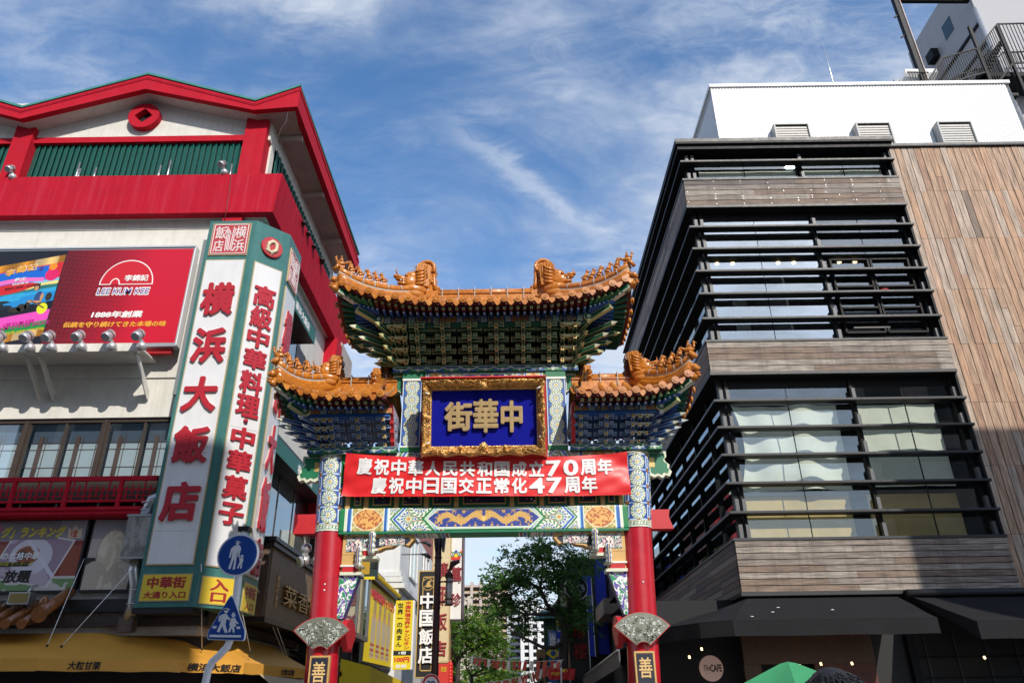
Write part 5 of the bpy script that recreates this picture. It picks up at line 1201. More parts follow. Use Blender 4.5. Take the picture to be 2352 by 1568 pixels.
m = MB(); m.box(BX0, BX1 + .05, BY + .005, BY + .25, BZ0 - .05, BZ1 + .05, M_alu); m.box(BX0, BX1 + .06, BY - .03, BY + .24, BZ1 + .05, BZ1 + .10, M_alu); m.box(BX0, BX1 + .06, BY - .04, BY + .24, BZ0 - .14, BZ0 - .04, M_alu); m.box(BX1 + .05, BX1 + .08, BY - .03, BY + .24, BZ0 - .1, BZ1 + .08, M_wh); m.box(BX0, BX1 - .1, BY + .1, BY + .3, BZ0 - .3, BZ0 - .15, M_redm); m.build('frame', bb)
m = MB(); prp = mat('logo_violet', (.10, .05, .33), .5); org = mat('text_orange', (.75, .36, .03), .5); wht = mat('print_white', (.80, .78, .76), .55); mag = mat('print_magenta', (.45, .01, .22), .5)
def bt(st, zx0, zy0, zx1, zy1, mt, bold=0., sh=0., d=.006, off=.0):
    p = at(Z2(zx0, zy1), BY); q = at(Z2(zx1, zy0), BY); m.text(st, (p.x, BY - .003 - off, p.z), X_, Z_, q.x - p.x, q.z - p.z, mt, d, bold, sh)
# arch logo
cxp, czp = at(Z2(792, 290), BY), at(Z2(792, 142), BY); cw = (at(Z2(958, 290), BY).x - at(Z2(622, 290), BY).x) / 2; chh = czp.z - cxp.z
cX = (at(Z2(958, 290), BY).x + at(Z2(622, 290), BY).x) / 2
def arch(k, y, mt, cx=cX, z=cxp.z, w=cw, h=chh): m.extr([(cx + w * k * math.cos(a), BY - y, z + h * (k if k < 1 else 1) * math.sin(a)) for a in np.linspace(0, math.pi, 30)], (0, .004, 0), mt)
ared = mat('logo_red', (.56, .006, .02), .5)
m.extr([(cX + cw * math.cos(a), BY - .004, cxp.z - .03 + (chh + .03) * max(0, math.sin(a))) for a in np.linspace(0, math.pi, 30)], (0, .003, 0), wht)
m.extr([(cX + (cw - .04) * math.cos(a), BY - .006, cxp.z + (chh - .04) * max(0, math.sin(a))) for a in np.linspace(0, math.pi, 30)], (0, .003, 0), ared)
ax = at(Z2(720, 290), BY).x; m.extr([(ax + .155 * math.cos(a) * 1.05, BY - .008, cxp.z - .03 + .24 * max(0, math.sin(a))) for a in np.linspace(0, math.pi, 20)], (0, .003, 0), wht); m.extr([(ax + .125 * math.cos(a), BY - .010, cxp.z - .031 + .20 * max(0, math.sin(a))) for a in np.linspace(0, math.pi, 20)], (0, .003, 0), ared)
bt('李錦記', 778, 233, 938, 275, wht, .025, 0, .006, .008)
bt('LEE KUM KEE', 598, 310, 943, 365, wht, .075, .1, .004); bt('LEE KUM KEE', 606, 318, 936, 357, prp, .0, .1, .004, .006)
bt('1888年創業', 568, 458, 898, 505, wht, .035, .12); bt('伝統を守り続けてきた本場の味', 390, 521, 1045, 566, org, .03, .12)
up_ = (Vector((1, 0, .16))).normalized()
def lt(st, zx0, zyb, w, h, mt, bold=.0, off=.0): p = at(Z2(zx0, zyb), BY); m.text(st, (p.x, BY - .004 - off, p.z), up_, (Vector((0, 0, 1))), w, h, mt, .005, bold)
lt('李', 28, 248, .30, .26, wht, .045); lt('錦', 95, 228, .33, .28, wht, .045); lt('記', 168, 214, .30, .26, wht, .045); lt('李', 30, 247, .28, .24, org, .02, .007); lt('錦', 97, 227, .31, .26, org, .02, .007); lt('記', 170, 213, .28, .24, org, .02, .007)
lt('舊庄', 88, 280, .36, .14, wht, .01); lt('特級蠔油', 75, 304, .50, .09, wht); lt('始創於1888年・SINCE1888', 28, 333, 1.12, .09, ink)
lt('LEE KUM KEE', 18, 562, .92, .12, mag, .02); lt('PREMIUM OYSTER SAUCE', -95, 600, 1.92, .12, mag, .02); lt('淨重 750克 NET WT.750g', -50, 628, 1.55, .13, yel, .01); lt('港', 240, 212, .15, .17, prp)
# simple boat scene: a figure rowing
bo = at(Z2(232, 440), BY); skin = mat('print_skin', (.50, .26, .12), .6); bl_ = mat('print_blue', (.02, .06, .2), .5)
def blob(zx, zy, rx, rz, mt, d=.006): p = at(Z2(zx, zy), BY); m.extr([(p.x + rx * math.cos(a), BY - d, p.z + rz * math.sin(a)) for a in np.linspace(0, 2 * math.pi, 17)[:-1]], (0, .004, 0), mt)
blob(234, 312, .10, .12, ink); blob(231, 318, .07, .09, skin, .008); blob(240, 380, .13, .26, bl_); blob(205, 402, .18, .04, skin, .009); blob(262, 372, .05, .14, skin, .009); blob(238, 402, .12, .04, skin, .01)
for zx, zy, a, b in ((135, 440, .16, .14), (90, 455, .2, .1), (170, 425, .08, .16), (305, 370, .1, .15)): blob(zx, zy, a, b, ink, .007)
p = at(Z2(190, 392), BY); q = at(Z2(275, 440), BY); m.beam((p.x, BY - .012, p.z), (q.x, BY - .012, q.z), .005, .035, mat('print_brown', (.2, .1, .05), .6))
m.build('printed_artwork', bb)
# lamp shelf with struts
m = MB(); SZ = 11.08
m.box(BX0, -10.28, 1.62, 1.86, SZ, SZ + .26, M_bwh); m.box(BX0, -10.28, 1.86, 2.96, SZ + .20, SZ + .26, M_bwh)
sh = m.build('lamp_shelf', lbld)
for x in (-18.0, -13.62, -13.22, -10.36):
    m = MB(); m.extr([(x, 1.7, SZ - .0), (x, 2.0, SZ), (x, 2.99, SZ - .72), (x, 2.99, SZ - .98), (x, 2.9, SZ - .98)], (.03, 0, 0), M_bwh); m.build('strut', sh)
# spotlights
def spot_proto():
    m = MB(); m.ball((0, 0, 0), .15, M_alu, 14, 10); a = m
    m.cyl((0, -.02, .14), (-.10, -.12, .24), .05, M_alu)
    r = Vector((-.10, -.15, .30)); d = Vector((.12, .55, .62)).normalized()
    return m, r, d
sx = [(185, '') , (320, ''), (508, ''), (697, ''), (884, ''), (12, '')]
labs = ['silver spotlight second from the left end of the white shelf', 'silver spotlight third from the left end of the white shelf', 'silver spotlight in the middle under the orange slogan', 'silver spotlight second from the right end of the white shelf', 'silver spotlight at the right end of the white shelf near the sign tower', 'silver spotlight cut by the left edge of the photo']
pr = None
for (zx, _), lb_ in zip(sx, labs):
    p = at(Z2(zx, 706), 1.5)
    if pr is None:
        pr = thing('spotlight', lb_, 'spotlight', (0, 0, 0), 'spotlights along the billboard shelf')
        m, r_, d_ = spot_proto(); m.build('base', pr); m = MB(); m.tube([r_ - d_ * .16, r_ - d_ * .12, r_ + d_ * .14], [.13, .145, .145], M_alu, 16); m.cyl(r_ + d_ * .02, r_ + d_ * .045, .15, M_black, n=16); m.build('head', pr); m = MB(); m.cyl(r_ + d_ * .141, r_ + d_ * .146, .13, M_gl1, n=16); m.build('lens', pr); o = pr
    else: o = copy_tree(pr); o['label'] = lb_
    o.location = (p.x, 1.5, 11.16)
for p, lb_ in (((-16.55, 2.62, 18.35), 'silver spotlight on the red parapet by the left red pillar'), ((-9.18, 2.62, 18.42), 'silver spotlight on the red parapet by the corner pillar')):
    o = copy_tree(pr); o['label'] = lb_; o['group'] = 'spotlights on the red parapet'; o.location = p; o.scale = (.85, .85, .85)
fl2 = copy_tree(pr); fl2['label'] = 'silver spotlight beside the left gate column below the red tenon'; fl2['group'] = 'spotlights near the gate'; fl2.location = (-4.28, .3, 5.08); fl2.rotation_euler = (rad(150), 0, rad(-60)); fl2.scale = (.85, .85, .85)

# small dark lamps under the side eave
for i, (p, lb_) in enumerate((((1910, 998), 'small black lamp under the side eave, highest of four'), ((1940, 1065), 'small black lamp under the side eave, second highest of four'), ((1975, 1145), 'small black lamp under the side eave, third highest of four'), ((2022, 1235), 'small black lamp under the side eave, lowest and largest of four'))):
    q = atX(Z1(*p), -7.08); t = thing('eave_lamp', lb_, 'lamp', tuple(q), 'black lamps along the side parapet'); m = MB(); r = .09 if i < 3 else .14; m.tube([q + Vector((.0, -.1, -.16)), q + Vector((0, 0, -.02)), q + Vector((0, .04, .04))], [r, r * .95, r * .6], M_black, 12); m.beam(q + Vector((0, .03, .0)), q + Vector((-.02, .05, -.25)), .03, .03, M_black); m.build('body', t)

m = MB(); m.tube([at(Z1(1815, 245), 2.2), at(Z1(1795, 370), 2.6), at(Z1(1760, 420), 3.2), at(Z1(1735, 500), 3.6), at(Z1(1680, 555), 3.4)], .018, M_wh, 5); m.build('cable', lbld)
m = MB(); m.tube([at(Z1(1452, 690), 2.55), at(Z1(1440, 800), 2.55), at(Z1(1425, 900), 2.55), at(Z1(1410, 985), 2.55)], .016, mat('cable_dark', (.2, .03, .04), .6), 5); m.build('cable', lbld)
# ================================================================== right glass and timber building
gb = thing('glass_building', 'black glass building with horizontal fins, weathered timber bands and a timber clad wall', 'building', (12, 8, 0))
M_blk = mat('fin_black', (.011, .012, .014), .5, noise=.15, nscale=6, spec=.14); M_edge = mat('fin_edge', (.022, .023, .027), .5, noise=.2, nscale=5)
M_gls = glass('facade_glass', (.84, .88, .88), .16, .004)
def wood_mat(nm, c, noise=.45, st=(.4, 6, 6)): return mat(nm, c, .75, noise=noise, nscale=3.2, stretch=st, bump=.35, bscale=14, streak=.55 if st[0] < 1 else .35, streak_col='453a32' if st[0] < 1 else '6b5847')
WG = [wood_mat('grey_timber_%s' % k, c, .62, (.5, 6, 6)) for k, c in (('pale', (.30, .26, .22)), ('mid', (.22, .185, .16)), ('brown', (.20, .145, .11)), ('dark', (.13, .11, .10)))]
WT = [wood_mat('warm_timber_%s' % k, c, .62, (5, 5, .35)) for k, c in (('honey', (.42, .26, .165)), ('tan', (.39, .26, .175)), ('pink', (.41, .28, .20)), ('silver', (.40, .315, .25)), ('brown', (.33, .20, .135)), ('dark', (.20, .15, .115)))]
BX, BR, BYF, BYB = 6.85, 14.42, 3.0, 19.0
FINS = [6.46, 7.30, 8.14, 8.99, 9.84, 12.65, 13.56, 14.42, 15.29, 16.17, 18.97]
BANDS = [(4.27, 5.64), (10.74, 11.77), (17.01, 18.09)]
for z in FINS:
    m = MB(); m.box(BX, BR + .06, BYF, BYF + .32, z - .075, z, M_blk); m.box(BX + .001, BR + .061, BYF - .006, BYF + .01, z - .055, z + .004, M_edge)
    m.box(BX, BX + .32, BYF + .32, BYB, z - .075, z, M_blk); m.box(BX - .006, BX + .01, BYF + .001, BYB, z - .055, z + .004, M_edge)
    for x in (9.0, 11.3, 12.9): m.box(x - .006, x + .006, BYF - .01, BYF + .1, z - .07, z + .006, M_blk)
    m.build('fin', gb)
rr = random.Random(5)
for (z0, z1) in BANDS:
    n = 8 if z0 < 5 else 5; m = MB(); h = (z1 - z0) / n
    for i in range(n):
        a = BX + .02
        while a < BR:
            L = rr.choice([1.9, 2.4, 3.2, 3.9]); b = min(BR, a + L); d = rr.uniform(0, .006); m.box(a, b - .004, BYF + .012 - d, BYF + .08, z0 + i * h + .010, z0 + (i + 1) * h - .010, rr.choice(WG[:3] if i < n - 1 else WG)); 
            x = a + .08 if z0 > 16 else b
            while x < b:
                for q in (.28, .72): m.box(x - .006, x + .006, BYF - .002, BYF + .02, z0 + (i + q) * h - .006, z0 + (i + q) * h + .006, M_edge if rr.random() < .6 else M_steel)
                x += .95
            a = b
        a = BYF + .1
        while a < BYB: L = rr.choice([1.9, 2.6, 3.2]); b = min(BYB, a + L); m.box(BX + .012 - rr.uniform(0, .006), BX + .08, a, b - .004, z0 + i * h + .006, z0 + (i + 1) * h - .006, rr.choice(WG)); a = b
    o = m.build('timber_band', gb)
    m = MB(); m.box(BX - .02, BR + .02, BYF - .02, BYF + .45, z1, z1 + .07, M_edge); m.box(BX - .02, BX + .45, BYF + .45, BYB, z1, z1 + .07, M_edge); m.box(BX - .012, BR + .012, BYF - .012, BYF + .60, z0 - .10, z0 + .005, M_blk); m.box(BX - .012, BX + .6, BYF + .6, BYB, z0 - .10, z0 + .005, M_blk); m.box(BX - .014, BR + .014, BYF - .016, BYF + .02, z0 - .09, z0, M_edge)
    m.box(BX + .03, BR, BYF + .085, BYF + .62, z0 + .01, z1 - .01, M_blk); m.box(BX + .085, BX + .62, BYF + .62, BYB, z0 + .01, z1 - .01, M_blk); m.build('band_flashing', o)
m = MB(); m.box(BX - .12, BR + .12, BYF - .14, 17, 19.62, 19.84, M_blk); m.box(BX - .125, BR + .125, BYF - .146, BYF - .10, 19.70, 19.845, M_edge); m.box(BX - .05, BR + .05, BYF - .05, 17, 19.44, 19.62, M_blk); m.build('roof_edge', gb)
# glass, mullions
GY, GX = 3.43, 7.28; M_gls2 = glass('facade_glass_mirrored', (.7, .76, .78), .40, .004)
for (z0, z1) in ((5.71, 10.64), (11.84, 16.91), (18.16, 19.44)):
    for (x0, x1) in ((GX, 11.16), (11.30, 14.30)):
        m = MB(); m.quad((x0, GY, z0), (x1, GY, z0), (x1, GY, z1), (x0, GY, z1), M_gls2 if 11 < z0 < 13 and x0 < 9 else M_gls); f = m.build('window', gb)
        m = MB(); m.box(x0, x1, GY - .02, GY + .05, z0, z0 + .07, M_blk); m.box(x0, x1, GY - .02, GY + .05, z1 - .3, z1, M_blk); m.box((x0 + x1) / 2 - .012, (x0 + x1) / 2 + .012, GY - .004, GY + .03, z0, z1, M_blk); m.build('frame', f)
    m = MB(); y = 3.75
    m.quad((GX - .02, 3.75, z0), (GX - .02, BYB, z0), (GX - .02, BYB, z1), (GX - .02, 3.75, z1), M_gls); f = m.build('window', gb); m = MB()
    for y in np.arange(5.2, BYB, 2.1): m.box(GX - .1, GX + .03, y, y + .10, z0, z1, M_blk)
    m.build('frame', f)
    for x in (7.16, 7.36, 11.22, 14.33):
        m = MB(); m.box(x - .055, x + .055, GY - .1, GY + .08, z0 - .05, z1, M_blk)
        for fz in [z0 + .02] + [q for q in FINS if z0 < q < z1]: m.box(x - .06, x + .045, GY - .22, GY - .09, fz, fz + .40, mat('bracket_grey', (.09, .095, .10), .5))
        m.build('mullion', gb)
m = MB(); m.box(14.38, 14.45, BYF + .09, GY + .1, 5.7, 19.44, M_blk); m.build('end_frame', gb)
# inside
M_int = mat('interior_grey', (.10, .10, .105), .8, noise=.1); M_intd = mat('interior_dark', (.012, .012, .014), .8); M_cream = mat('blind_cream', (.78, .80, .68), .8, noise=.05); M_warm = mat('interior_ochre', (.62, .45, .17), .7, noise=.15, nscale=1.5)
m = MB()
for z0, z1 in ((5.60, 5.7), (10.64, 10.9), (16.9, 17.1), (4.2, 4.3), (11.7, 11.83)): m.box(BX + .65, 14.6, 3.7, 16.5, z0, z1, M_int)
m.box(BX + .65, 14.6, 8.5, 8.7, 4.3, 19.6, M_intd); m.box(14.3, 14.42, 3.7, 16.6, 4.3, 19.6, M_intd); m.box(BX + .6, 14.5, 16.9, 17, 0, 19.7, M_blk); m.box(9.2, 9.6, 6.5, 6.9, 11.8, 17, mat('interior_white', (.5, .5, .5), .7)); m.box(10.2, 10.28, 4.4, 8, 11.8, 16.9, M_int); m.build('interior', gb)
def curtain(x0, x1, z0, z1, y, amp, mt, wob):
    m = MB(); nx, nz = 60, 14; vs = []
    for j in range(nz + 1):
        for i in range(nx + 1):
            u = i / nx; v = j / nz; x = x0 + (x1 - x0) * u + wob * math.sin(v * 3) * (1 - u) ** 3
            vs.append((x, y + amp * math.sin(u * 7.3 + .8 * math.sin(v * 4)) * (1 - .35 * v) + amp * .4 * math.sin(u * 17), z0 + (z1 - z0) * v))
    m.add(vs, [(j * (nx + 1) + i, j * (nx + 1) + i + 1, (j + 1) * (nx + 1) + i + 1, (j + 1) * (nx + 1) + i) for j in range(nz) for i in range(nx)], mt, True); m.build('blind', gb)
curtain(7.6, 10.95, 7.3, 10.0, 4.05, .13, M_cream, .3); curtain(11.45, 14.0, 7.35, 9.95, 3.95, .03, M_cream, 0)
curtain(7.6, 11.1, 18.2, 18.85, 3.52, .01, M_cream, 0); curtain(11.35, 14.2, 18.2, 18.85, 3.52, .01, M_cream, 0)
m = MB(); m.box(7.7, 10.85, 4.25, 4.3, 5.72, 7.2, M_warm); m.box(11.4, 14.1, 4.25, 4.3, 5.72, 7.2, M_warm); m.box(7.7, 10.85, 4.2, 4.3, 7.18, 7.28, mat('interior_white')); m.build('back_panel', gb)
M_lamp = mat('warm_downlight', (1, .72, .35), .5, emit=3.5); 
for x, y, z in [(8.0, 4.3, 15.42), (8.55, 4.3, 15.42), (10.15, 4.3, 15.42), (10.7, 4.3, 15.42), (12.3, 4.3, 15.42), (12.85, 4.3, 15.42)]: m = MB(); m.cyl((x, y, z), (x, y, z + .06), .07, M_lamp, n=12); m.build('downlight', gb)
m = MB(); m.box(7.6, 14.2, 4.0, 7.5, 15.52, 15.62, M_intd); m.build('ceiling', gb)
# rooms behind side glass: pale far sheet so the panes read bright
# opening sash in the middle floor
m = MB(); 
for a, b in ((11.5, 12.75), (12.85, 14.1)): 
    for x in (a, b): m.box(x - .03, x + .03, GY - .12, GY - .02, 12.2, 15.0, M_blk)
    for z in (12.2, 13.1, 13.9, 14.95): m.box(a, b, GY - .12, GY - .02, z - .03, z + .03, M_blk)
m.box(11.55, 12.7, GY - .5, GY - .46, 12.15, 12.2, M_edge); m.build('sash', gb)
m = MB(); m.cyl((13.55, 4.3, 14.25), (13.55, 4.3, 13.95), .22, mat('shade_red', (.5, .02, .02), .5), .02, 12); m.build('red_pendant', gb)
# timber tower wall
m = MB(); x = 14.46; WY = 3.2
while x < 24:
    w = .235; cb_ = rr.choices(WT[:5], (5, 5, 4, 3, 3))[0]
    zz0 = [3.7, 5.75, 7.73, 9.71, 11.68, 13.66, 15.65, 17.62, 19.58]
    for a, b in zip(zz0[:-1], zz0[1:]):
        cut = a + rr.uniform(.4, 1.5) if rr.random() < .07 else None
        wts = (5, 5, 4, 4, 3, .5) if b < 15 else (4, 3, 4, 5, 1.5, 1.0)
        for (q0, q1) in ((a, b),) if cut is None else ((a, cut), (cut, b)):
            d = rr.uniform(0, .016); m.box(x + .011, x + w - .011, WY - d, WY + .05, q0 + .004, q1 - .004, cb_ if rr.random() < .55 else rr.choices(WT, wts)[0])
    x += w
m.build('timber_cladding', gb)
m = MB(); m.box(14.44, 24, WY + .055, 16, 3.9, 19.55, M_blk); m.box(14.44, 24, WY - .08, 3.9, 19.58, 19.72, M_blk); m.box(14.44, 24, WY - .085, WY - .06, 19.62, 19.725, M_edge); m.build('tower_wall', gb)
# white penthouse of corrugated metal
PX0, PX1, PY, PZ = 8.68, 20.35, 3.85, 23.25
M_cor = mat('corrugated_white', (.74, .75, .75), .45, noise=.03)
m = MB(); p = .118; n = int((PX1 - PX0) / p); prof = []
for i in range(n): x = PX0 + i * p; prof += [(x, 0), (x + p * .45, 0), (x + p * .6, .016), (x + p * .9, .016)]
for (xa, ya), (xb, yb) in zip(prof[:-1], prof[1:]): m.quad((xa, PY + ya, 19.4), (xb, PY + yb, 19.4), (xb, PY + yb, PZ), (xa, PY + ya, PZ), M_cor)
n = int(10 / p); prof = []
for i in range(n): y = PY + i * p; prof += [(0, y), (0, y + p * .45), (.035, y + p * .6), (.035, y + p * .9)]
for (xa, ya), (xb, yb) in zip(prof[:-1], prof[1:]): m.quad((PX0 + xa, ya, 19.4), (PX0 + xb, yb, 19.4), (PX0 + xb, yb, PZ), (PX0 + xa, ya, PZ), M_cor); m.quad((PX1 - xa, ya, 19.4), (PX1 - xb, yb, 19.4), (PX1 - xb, yb, PZ), (PX1 - xa, ya, PZ), M_cor)
m.box(PX0, PX1, PY + .1, PY + 10, PZ - .3, PZ - .05, M_cor); m.box(PX0 + .1, PX1 - .1, PY + .1, PY + 9.9, 19.4, PZ - .3, M_cor); ph = m.build('penthouse', gb)
m = MB(); m.box(PX0 - .05, PX1 + .05, PY - .06, PY + 10.1, PZ, PZ + .14, M_cor); m.build('coping', ph)
M_vent = mat('vent_grey', (.30, .31, .31), .5); M_slat = mat('vent_slat', (.62, .60, .56), .5)
for vx0, vx1 in ((10.68, 12.0), (13.75, 15.05), (16.8, 18.1)):
    z0, z1 = 19.85, 21.08; y0 = 3.5; m = MB(); t = .055
    m.box(vx0, vx1, y0, 3.9, z1 - t, z1, M_vent); m.box(vx0, vx1, y0, 3.9, z0, z0 + t, M_vent); m.box(vx0, vx0 + t, y0 + .001, 3.9, z0 + t, z1 - t, M_vent); m.box(vx1 - t, vx1, y0 + .001, 3.9, z0 + t, z1 - t, M_vent); m.box(vx0 + t, vx1 - t, 3.8, 3.84, z0 + t, z1 - t, M_dark)
    v = m.build('vent', gb); m = MB(); n = 9
    for i in range(n): z = z0 + .12 + i * (z1 - z0 - .2) / n; m.add([(vx0 + t, 3.57, z), (vx1 - t, 3.57, z), (vx1 - t, 3.56, z + .07), (vx0 + t, 3.56, z + .07)], [(0, 1, 2, 3)], M_slat); m.add([(vx0 + t, 3.56, z - .008), (vx1 - t, 3.56, z - .008), (vx1 - t, 3.56, z), (vx0 + t, 3.56, z)], [(0, 1, 2, 3)], M_slat)
    m.build('louver_slats', v)
m = MB(); m.tube([(15.95, 8, 23.3), (15.96, 8, 28.4), (15.98, 8, 30.1)], [.035, .028, .008], M_alu, 6); m.build('lightning_rod', gb)
# canopies
M_cv = mat('canvas_black', (.019, .019, .021), .9, spec=.1, noise=.12, nscale=2, bump=.15, bscale=10)
def canopy(nm, path, inner, zt, zf, zb):
    m = MB()
    for i in range(len(path) - 1):
        a, b, c, d = path[i], path[i + 1], inner[i + 1], inner[i]
        L = math.hypot(b[0] - a[0], b[1] - a[1]); n = max(2, int(L / .22)); J = 7; ph = i * 1.7
        def P(u, v):
            x = (a[0] * (1 - u) + b[0] * u) * (1 - v) + (d[0] * (1 - u) + c[0] * u) * v; y = (a[1] * (1 - u) + b[1] * u) * (1 - v) + (d[1] * (1 - u) + c[1] * u) * v
            s_ = u * L; rib = abs(math.sin(s_ * math.pi / 1.6))
            return (x, y, zf + (zt - zf) * v - .045 * rib * math.sin(math.pi * v) - .012 * math.sin(s_ * 5.1 + v * 7 + ph) * math.sin(math.pi * v))
        vs = [P(q / n, j / J) for j in range(J + 1) for q in range(n + 1)]
        m.add(vs, [(j * (n + 1) + q, j * (n + 1) + q + 1, (j + 1) * (n + 1) + q + 1, (j + 1) * (n + 1) + q) for j in range(J) for q in range(n)], M_cv, True)
        dx, dy = (b[1] - a[1]) / L, -(b[0] - a[0]) / L; vs = []
        for j in range(4):
            for q in range(n + 1):
                u = q / n; s_ = u * L; w = (.018 * math.sin(s_ * 4.3 + ph) + .012 * math.sin(s_ * 9.7)) * (1 - j / 3); vs.append((a[0] + (b[0] - a[0]) * u + dx * w, a[1] + (b[1] - a[1]) * u + dy * w, zb + (zf - zb) * j / 3 + (.006 * math.sin(s_ * 3) if j == 0 else 0)))
        m.add(vs, [(j * (n + 1) + q, j * (n + 1) + q + 1, (j + 1) * (n + 1) + q + 1, (j + 1) * (n + 1) + q) for j in range(3) for q in range(n)], M_cv, True)
        m.add([(*a, zf - .004), (*b, zf - .004), (b[0], b[1] - .012, zf + .01), (a[0], a[1] - .012, zf + .01)], [(0, 1, 2, 3)], mat('canvas_seam', (.04, .04, .043), .8))
    e = len(path) - 1; m.add([(*path[e], zb), (*path[e], zf), (*inner[e], zt)], [(0, 1, 2)], M_cv); m.add([(*path[0], zb), (*path[0], zf), (*inner[0], zt)], [(0, 1, 2)], M_cv)
    for x, y, z in ((7.3, 1.6, 3.72), (7.1, 1.45, 3.6), (8.6, 1.5, 3.64), (6.5, 1.2, 3.48)) if len(path) > 3 else (): m.ball((x, y, z), (.05, .03, .012), M_wh, 6, 4)
    return m.build(nm, gb)
canopy('awning', [(4.5, 14), (4.5, 3.2), (4.75, 2.3), (5.25, 1.45), (5.95, .95), (10.85, .95)], [(6.9, 14), (6.9, 4.4), (6.9, 3.8), (6.9, 3.3), (6.95, 2.95), (11.0, 2.95)], 4.10, 3.37, 3.02)
canopy('awning', [(11.57, .6), (26, .6)], [(11.25, 3.0), (26, 3.0)], 4.16, 3.25, 2.86)
m = MB(); m.box(11.2, 26, 2.75, 2.99, 4.08, 4.26, M_blk); m.cyl((11.15, 2.7, 4.15), (26, 2.7, 4.15), .09, M_edge); m.build('awning_roller', gb)
# ground floor under the canopies
M_wd = mat('cafe_wood', (.08, .032, .013), .5, noise=.3, nscale=2.2, stretch=(4, 4, .4)); m = MB()
m.box(4.6, 14.5, 4.0, 4.1, 0, 4.2, M_intd); m.box(6.75, 10.2, 3.3, 3.4, 2.5, 4.0, M_wd); m.box(6.75, 7.2, 3.35, 3.45, 0, 2.5, M_wd); m.box(8.6, 10.2, 3.35, 3.45, 0, 2.5, mat('cafe_red_wood', (.09, .02, .01), .5, noise=.3)); m.box(6.7, 6.8, 4.1, 17, 0, 4.2, M_blk); m.box(10.2, 26, 3.4, 3.5, 0, 4.2, mat('shop_black', (.008, .008, .009), .6, noise=.2)); m.box(11.1, 11.3, 3.2, 3.4, 0, 4.1, M_blk)
for x in np.arange(11.6, 20, .8): m.box(x, x + .06, 3.36, 3.4, .2, 3.2, M_edge)
for z in (1.6, 2.1, 2.6): m.box(11.3, 20, 3.35, 3.395, z, z + .04, M_blk)
m.build('ground_floor', gb)
m = MB()
for x, y, z in ((5.3, 3.2, 2.72), (5.6, 3.0, 2.9), (7.6, 2.9, 2.42), (8.05, 2.9, 2.46), (8.6, 2.9, 2.50), (9.4, 2.9, 2.5), (12.9, 3.0, 2.6)): m = MB(); m.cyl((x, y, z), (x, y - .03, z - .05), .028, M_lamp, n=8); m.build('spotlight_bulb', gb)
for x in (6.35, 9.3):
    m = MB(); m.cyl((x, 2.6, 3.75), (x, 2.6, 3.55), .02, M_blk); m.cyl((x, 2.6, 3.58), (x, 2.55, 3.40), .04, M_blk, .13, 12); m.build('awning_lamp', gb)
cs = thing('cafe_sign', 'round pale pink hanging sign reading TheCAFE under the black awning', 'sign', (5.6, 2.2, 2.1)); m = MB(); c = Vector((5.6, 2.2, 2.38))
m.cyl(c, c + Vector((0, .1, 0)), .325, M_blk, n=40); m.cyl(c + Vector((0, -.012, 0)), c, .298, mat('sign_pink', (.52, .33, .26), .6, emit=.12), n=40); m.box(5.57, 5.63, 2.22, 2.28, 2.6, 3.3, M_blk); m.build('disc', cs)
m = MB(); m.text('CAFE', (5.575, 2.187, 2.30), X_, Z_, .285, .17, ink, .006, .022); m.text('The', (5.38, 2.187, 2.325), X_, Vector((0, 0, 1)), .19, .135, ink, .006, .0, .25); m.build('lettering', cs)
# ================================================================== tall grey building behind, top right
tb = thing('grey_building', 'tall pale grey building with a steel stair rising behind the white penthouse', 'building', (31, 24, 0))
M_gw = mat('grey_render', (.36, .36, .38), .7, noise=.06, nscale=1.2, bump=.2, bscale=12); CXr = 31.1
m = MB(); m.box(CXr, 60, 16, 23.2, 0, 45.6, M_gw); m.build('wall', tb)
m = MB(); m.box(CXr - .03, CXr + .01, 18.2, 19.2, 42.5, 43.75, mat('window_teal', (.03, .06, .08), .15)); m.build('window', tb)
m = MB(); m.extr([(CXr, 20.2, 42.9), (CXr, 21.0, 42.9), (CXr, 21.0, 42.1), (CXr, 20.2, 42.1)], (-.5, 0, 0), M_blk); m.build('hood', tb)
m = MB(); m.tube([(CXr - .25, 15.8, 48), (CXr - .25, 15.8, 43.2)], .14, M_brown, 8); m.box(CXr - .5, CXr - .1, 15.5, 15.9, 42.7, 43.2, M_brown); m.tube([(CXr - .15, 15.8, 41.6), (CXr - .15, 15.8, 30)], .16, M_alu, 10); m.beam((CXr - .05, 16, 40.6), (CXr - .05, 22.5, 40.6), .12, .2, M_blk); m.beam((CXr - .05, 16, 38.9), (CXr - .05, 21, 38.9), .12, .2, M_blk); m.build('drainpipe', tb)
fr_ = thing('steel_gantry', 'dark steel post and beam frame beside the tall grey building', 'gantry', (26.2, 16, 20)); m = MB(); m.beam((26.05, 16, 46), (26.35, 16, 20), .28, .3, M_blk); m.beam((26.23, 15.82, 46), (26.53, 15.82, 20), .05, .08, mat('rust_edge', (.35, .25, .22), .5)); m.build('post', fr_); m = MB(); m.beam((26.2, 16, 42.66), (30.9, 16, 42.55), .28, .22, M_blk); m.beam((26.2, 15.84, 42.72), (30.9, 15.84, 42.6), .03, .06, M_alu); m.build('crossbeam', fr_)
for z in (41.4, 39.6): m = MB(); m.beam((26.1, 16, z), (25.7, 16, z - .3), .07, .1, M_blk); m.build('bracket', fr_)
sr = thing('steel_stair', 'dark steel escape stair with thin upright railings above the white penthouse', 'stair', (28, 14, 30)); M_rail = mat('rail_steel', (.012, .012, .014), .5, spec=.12)
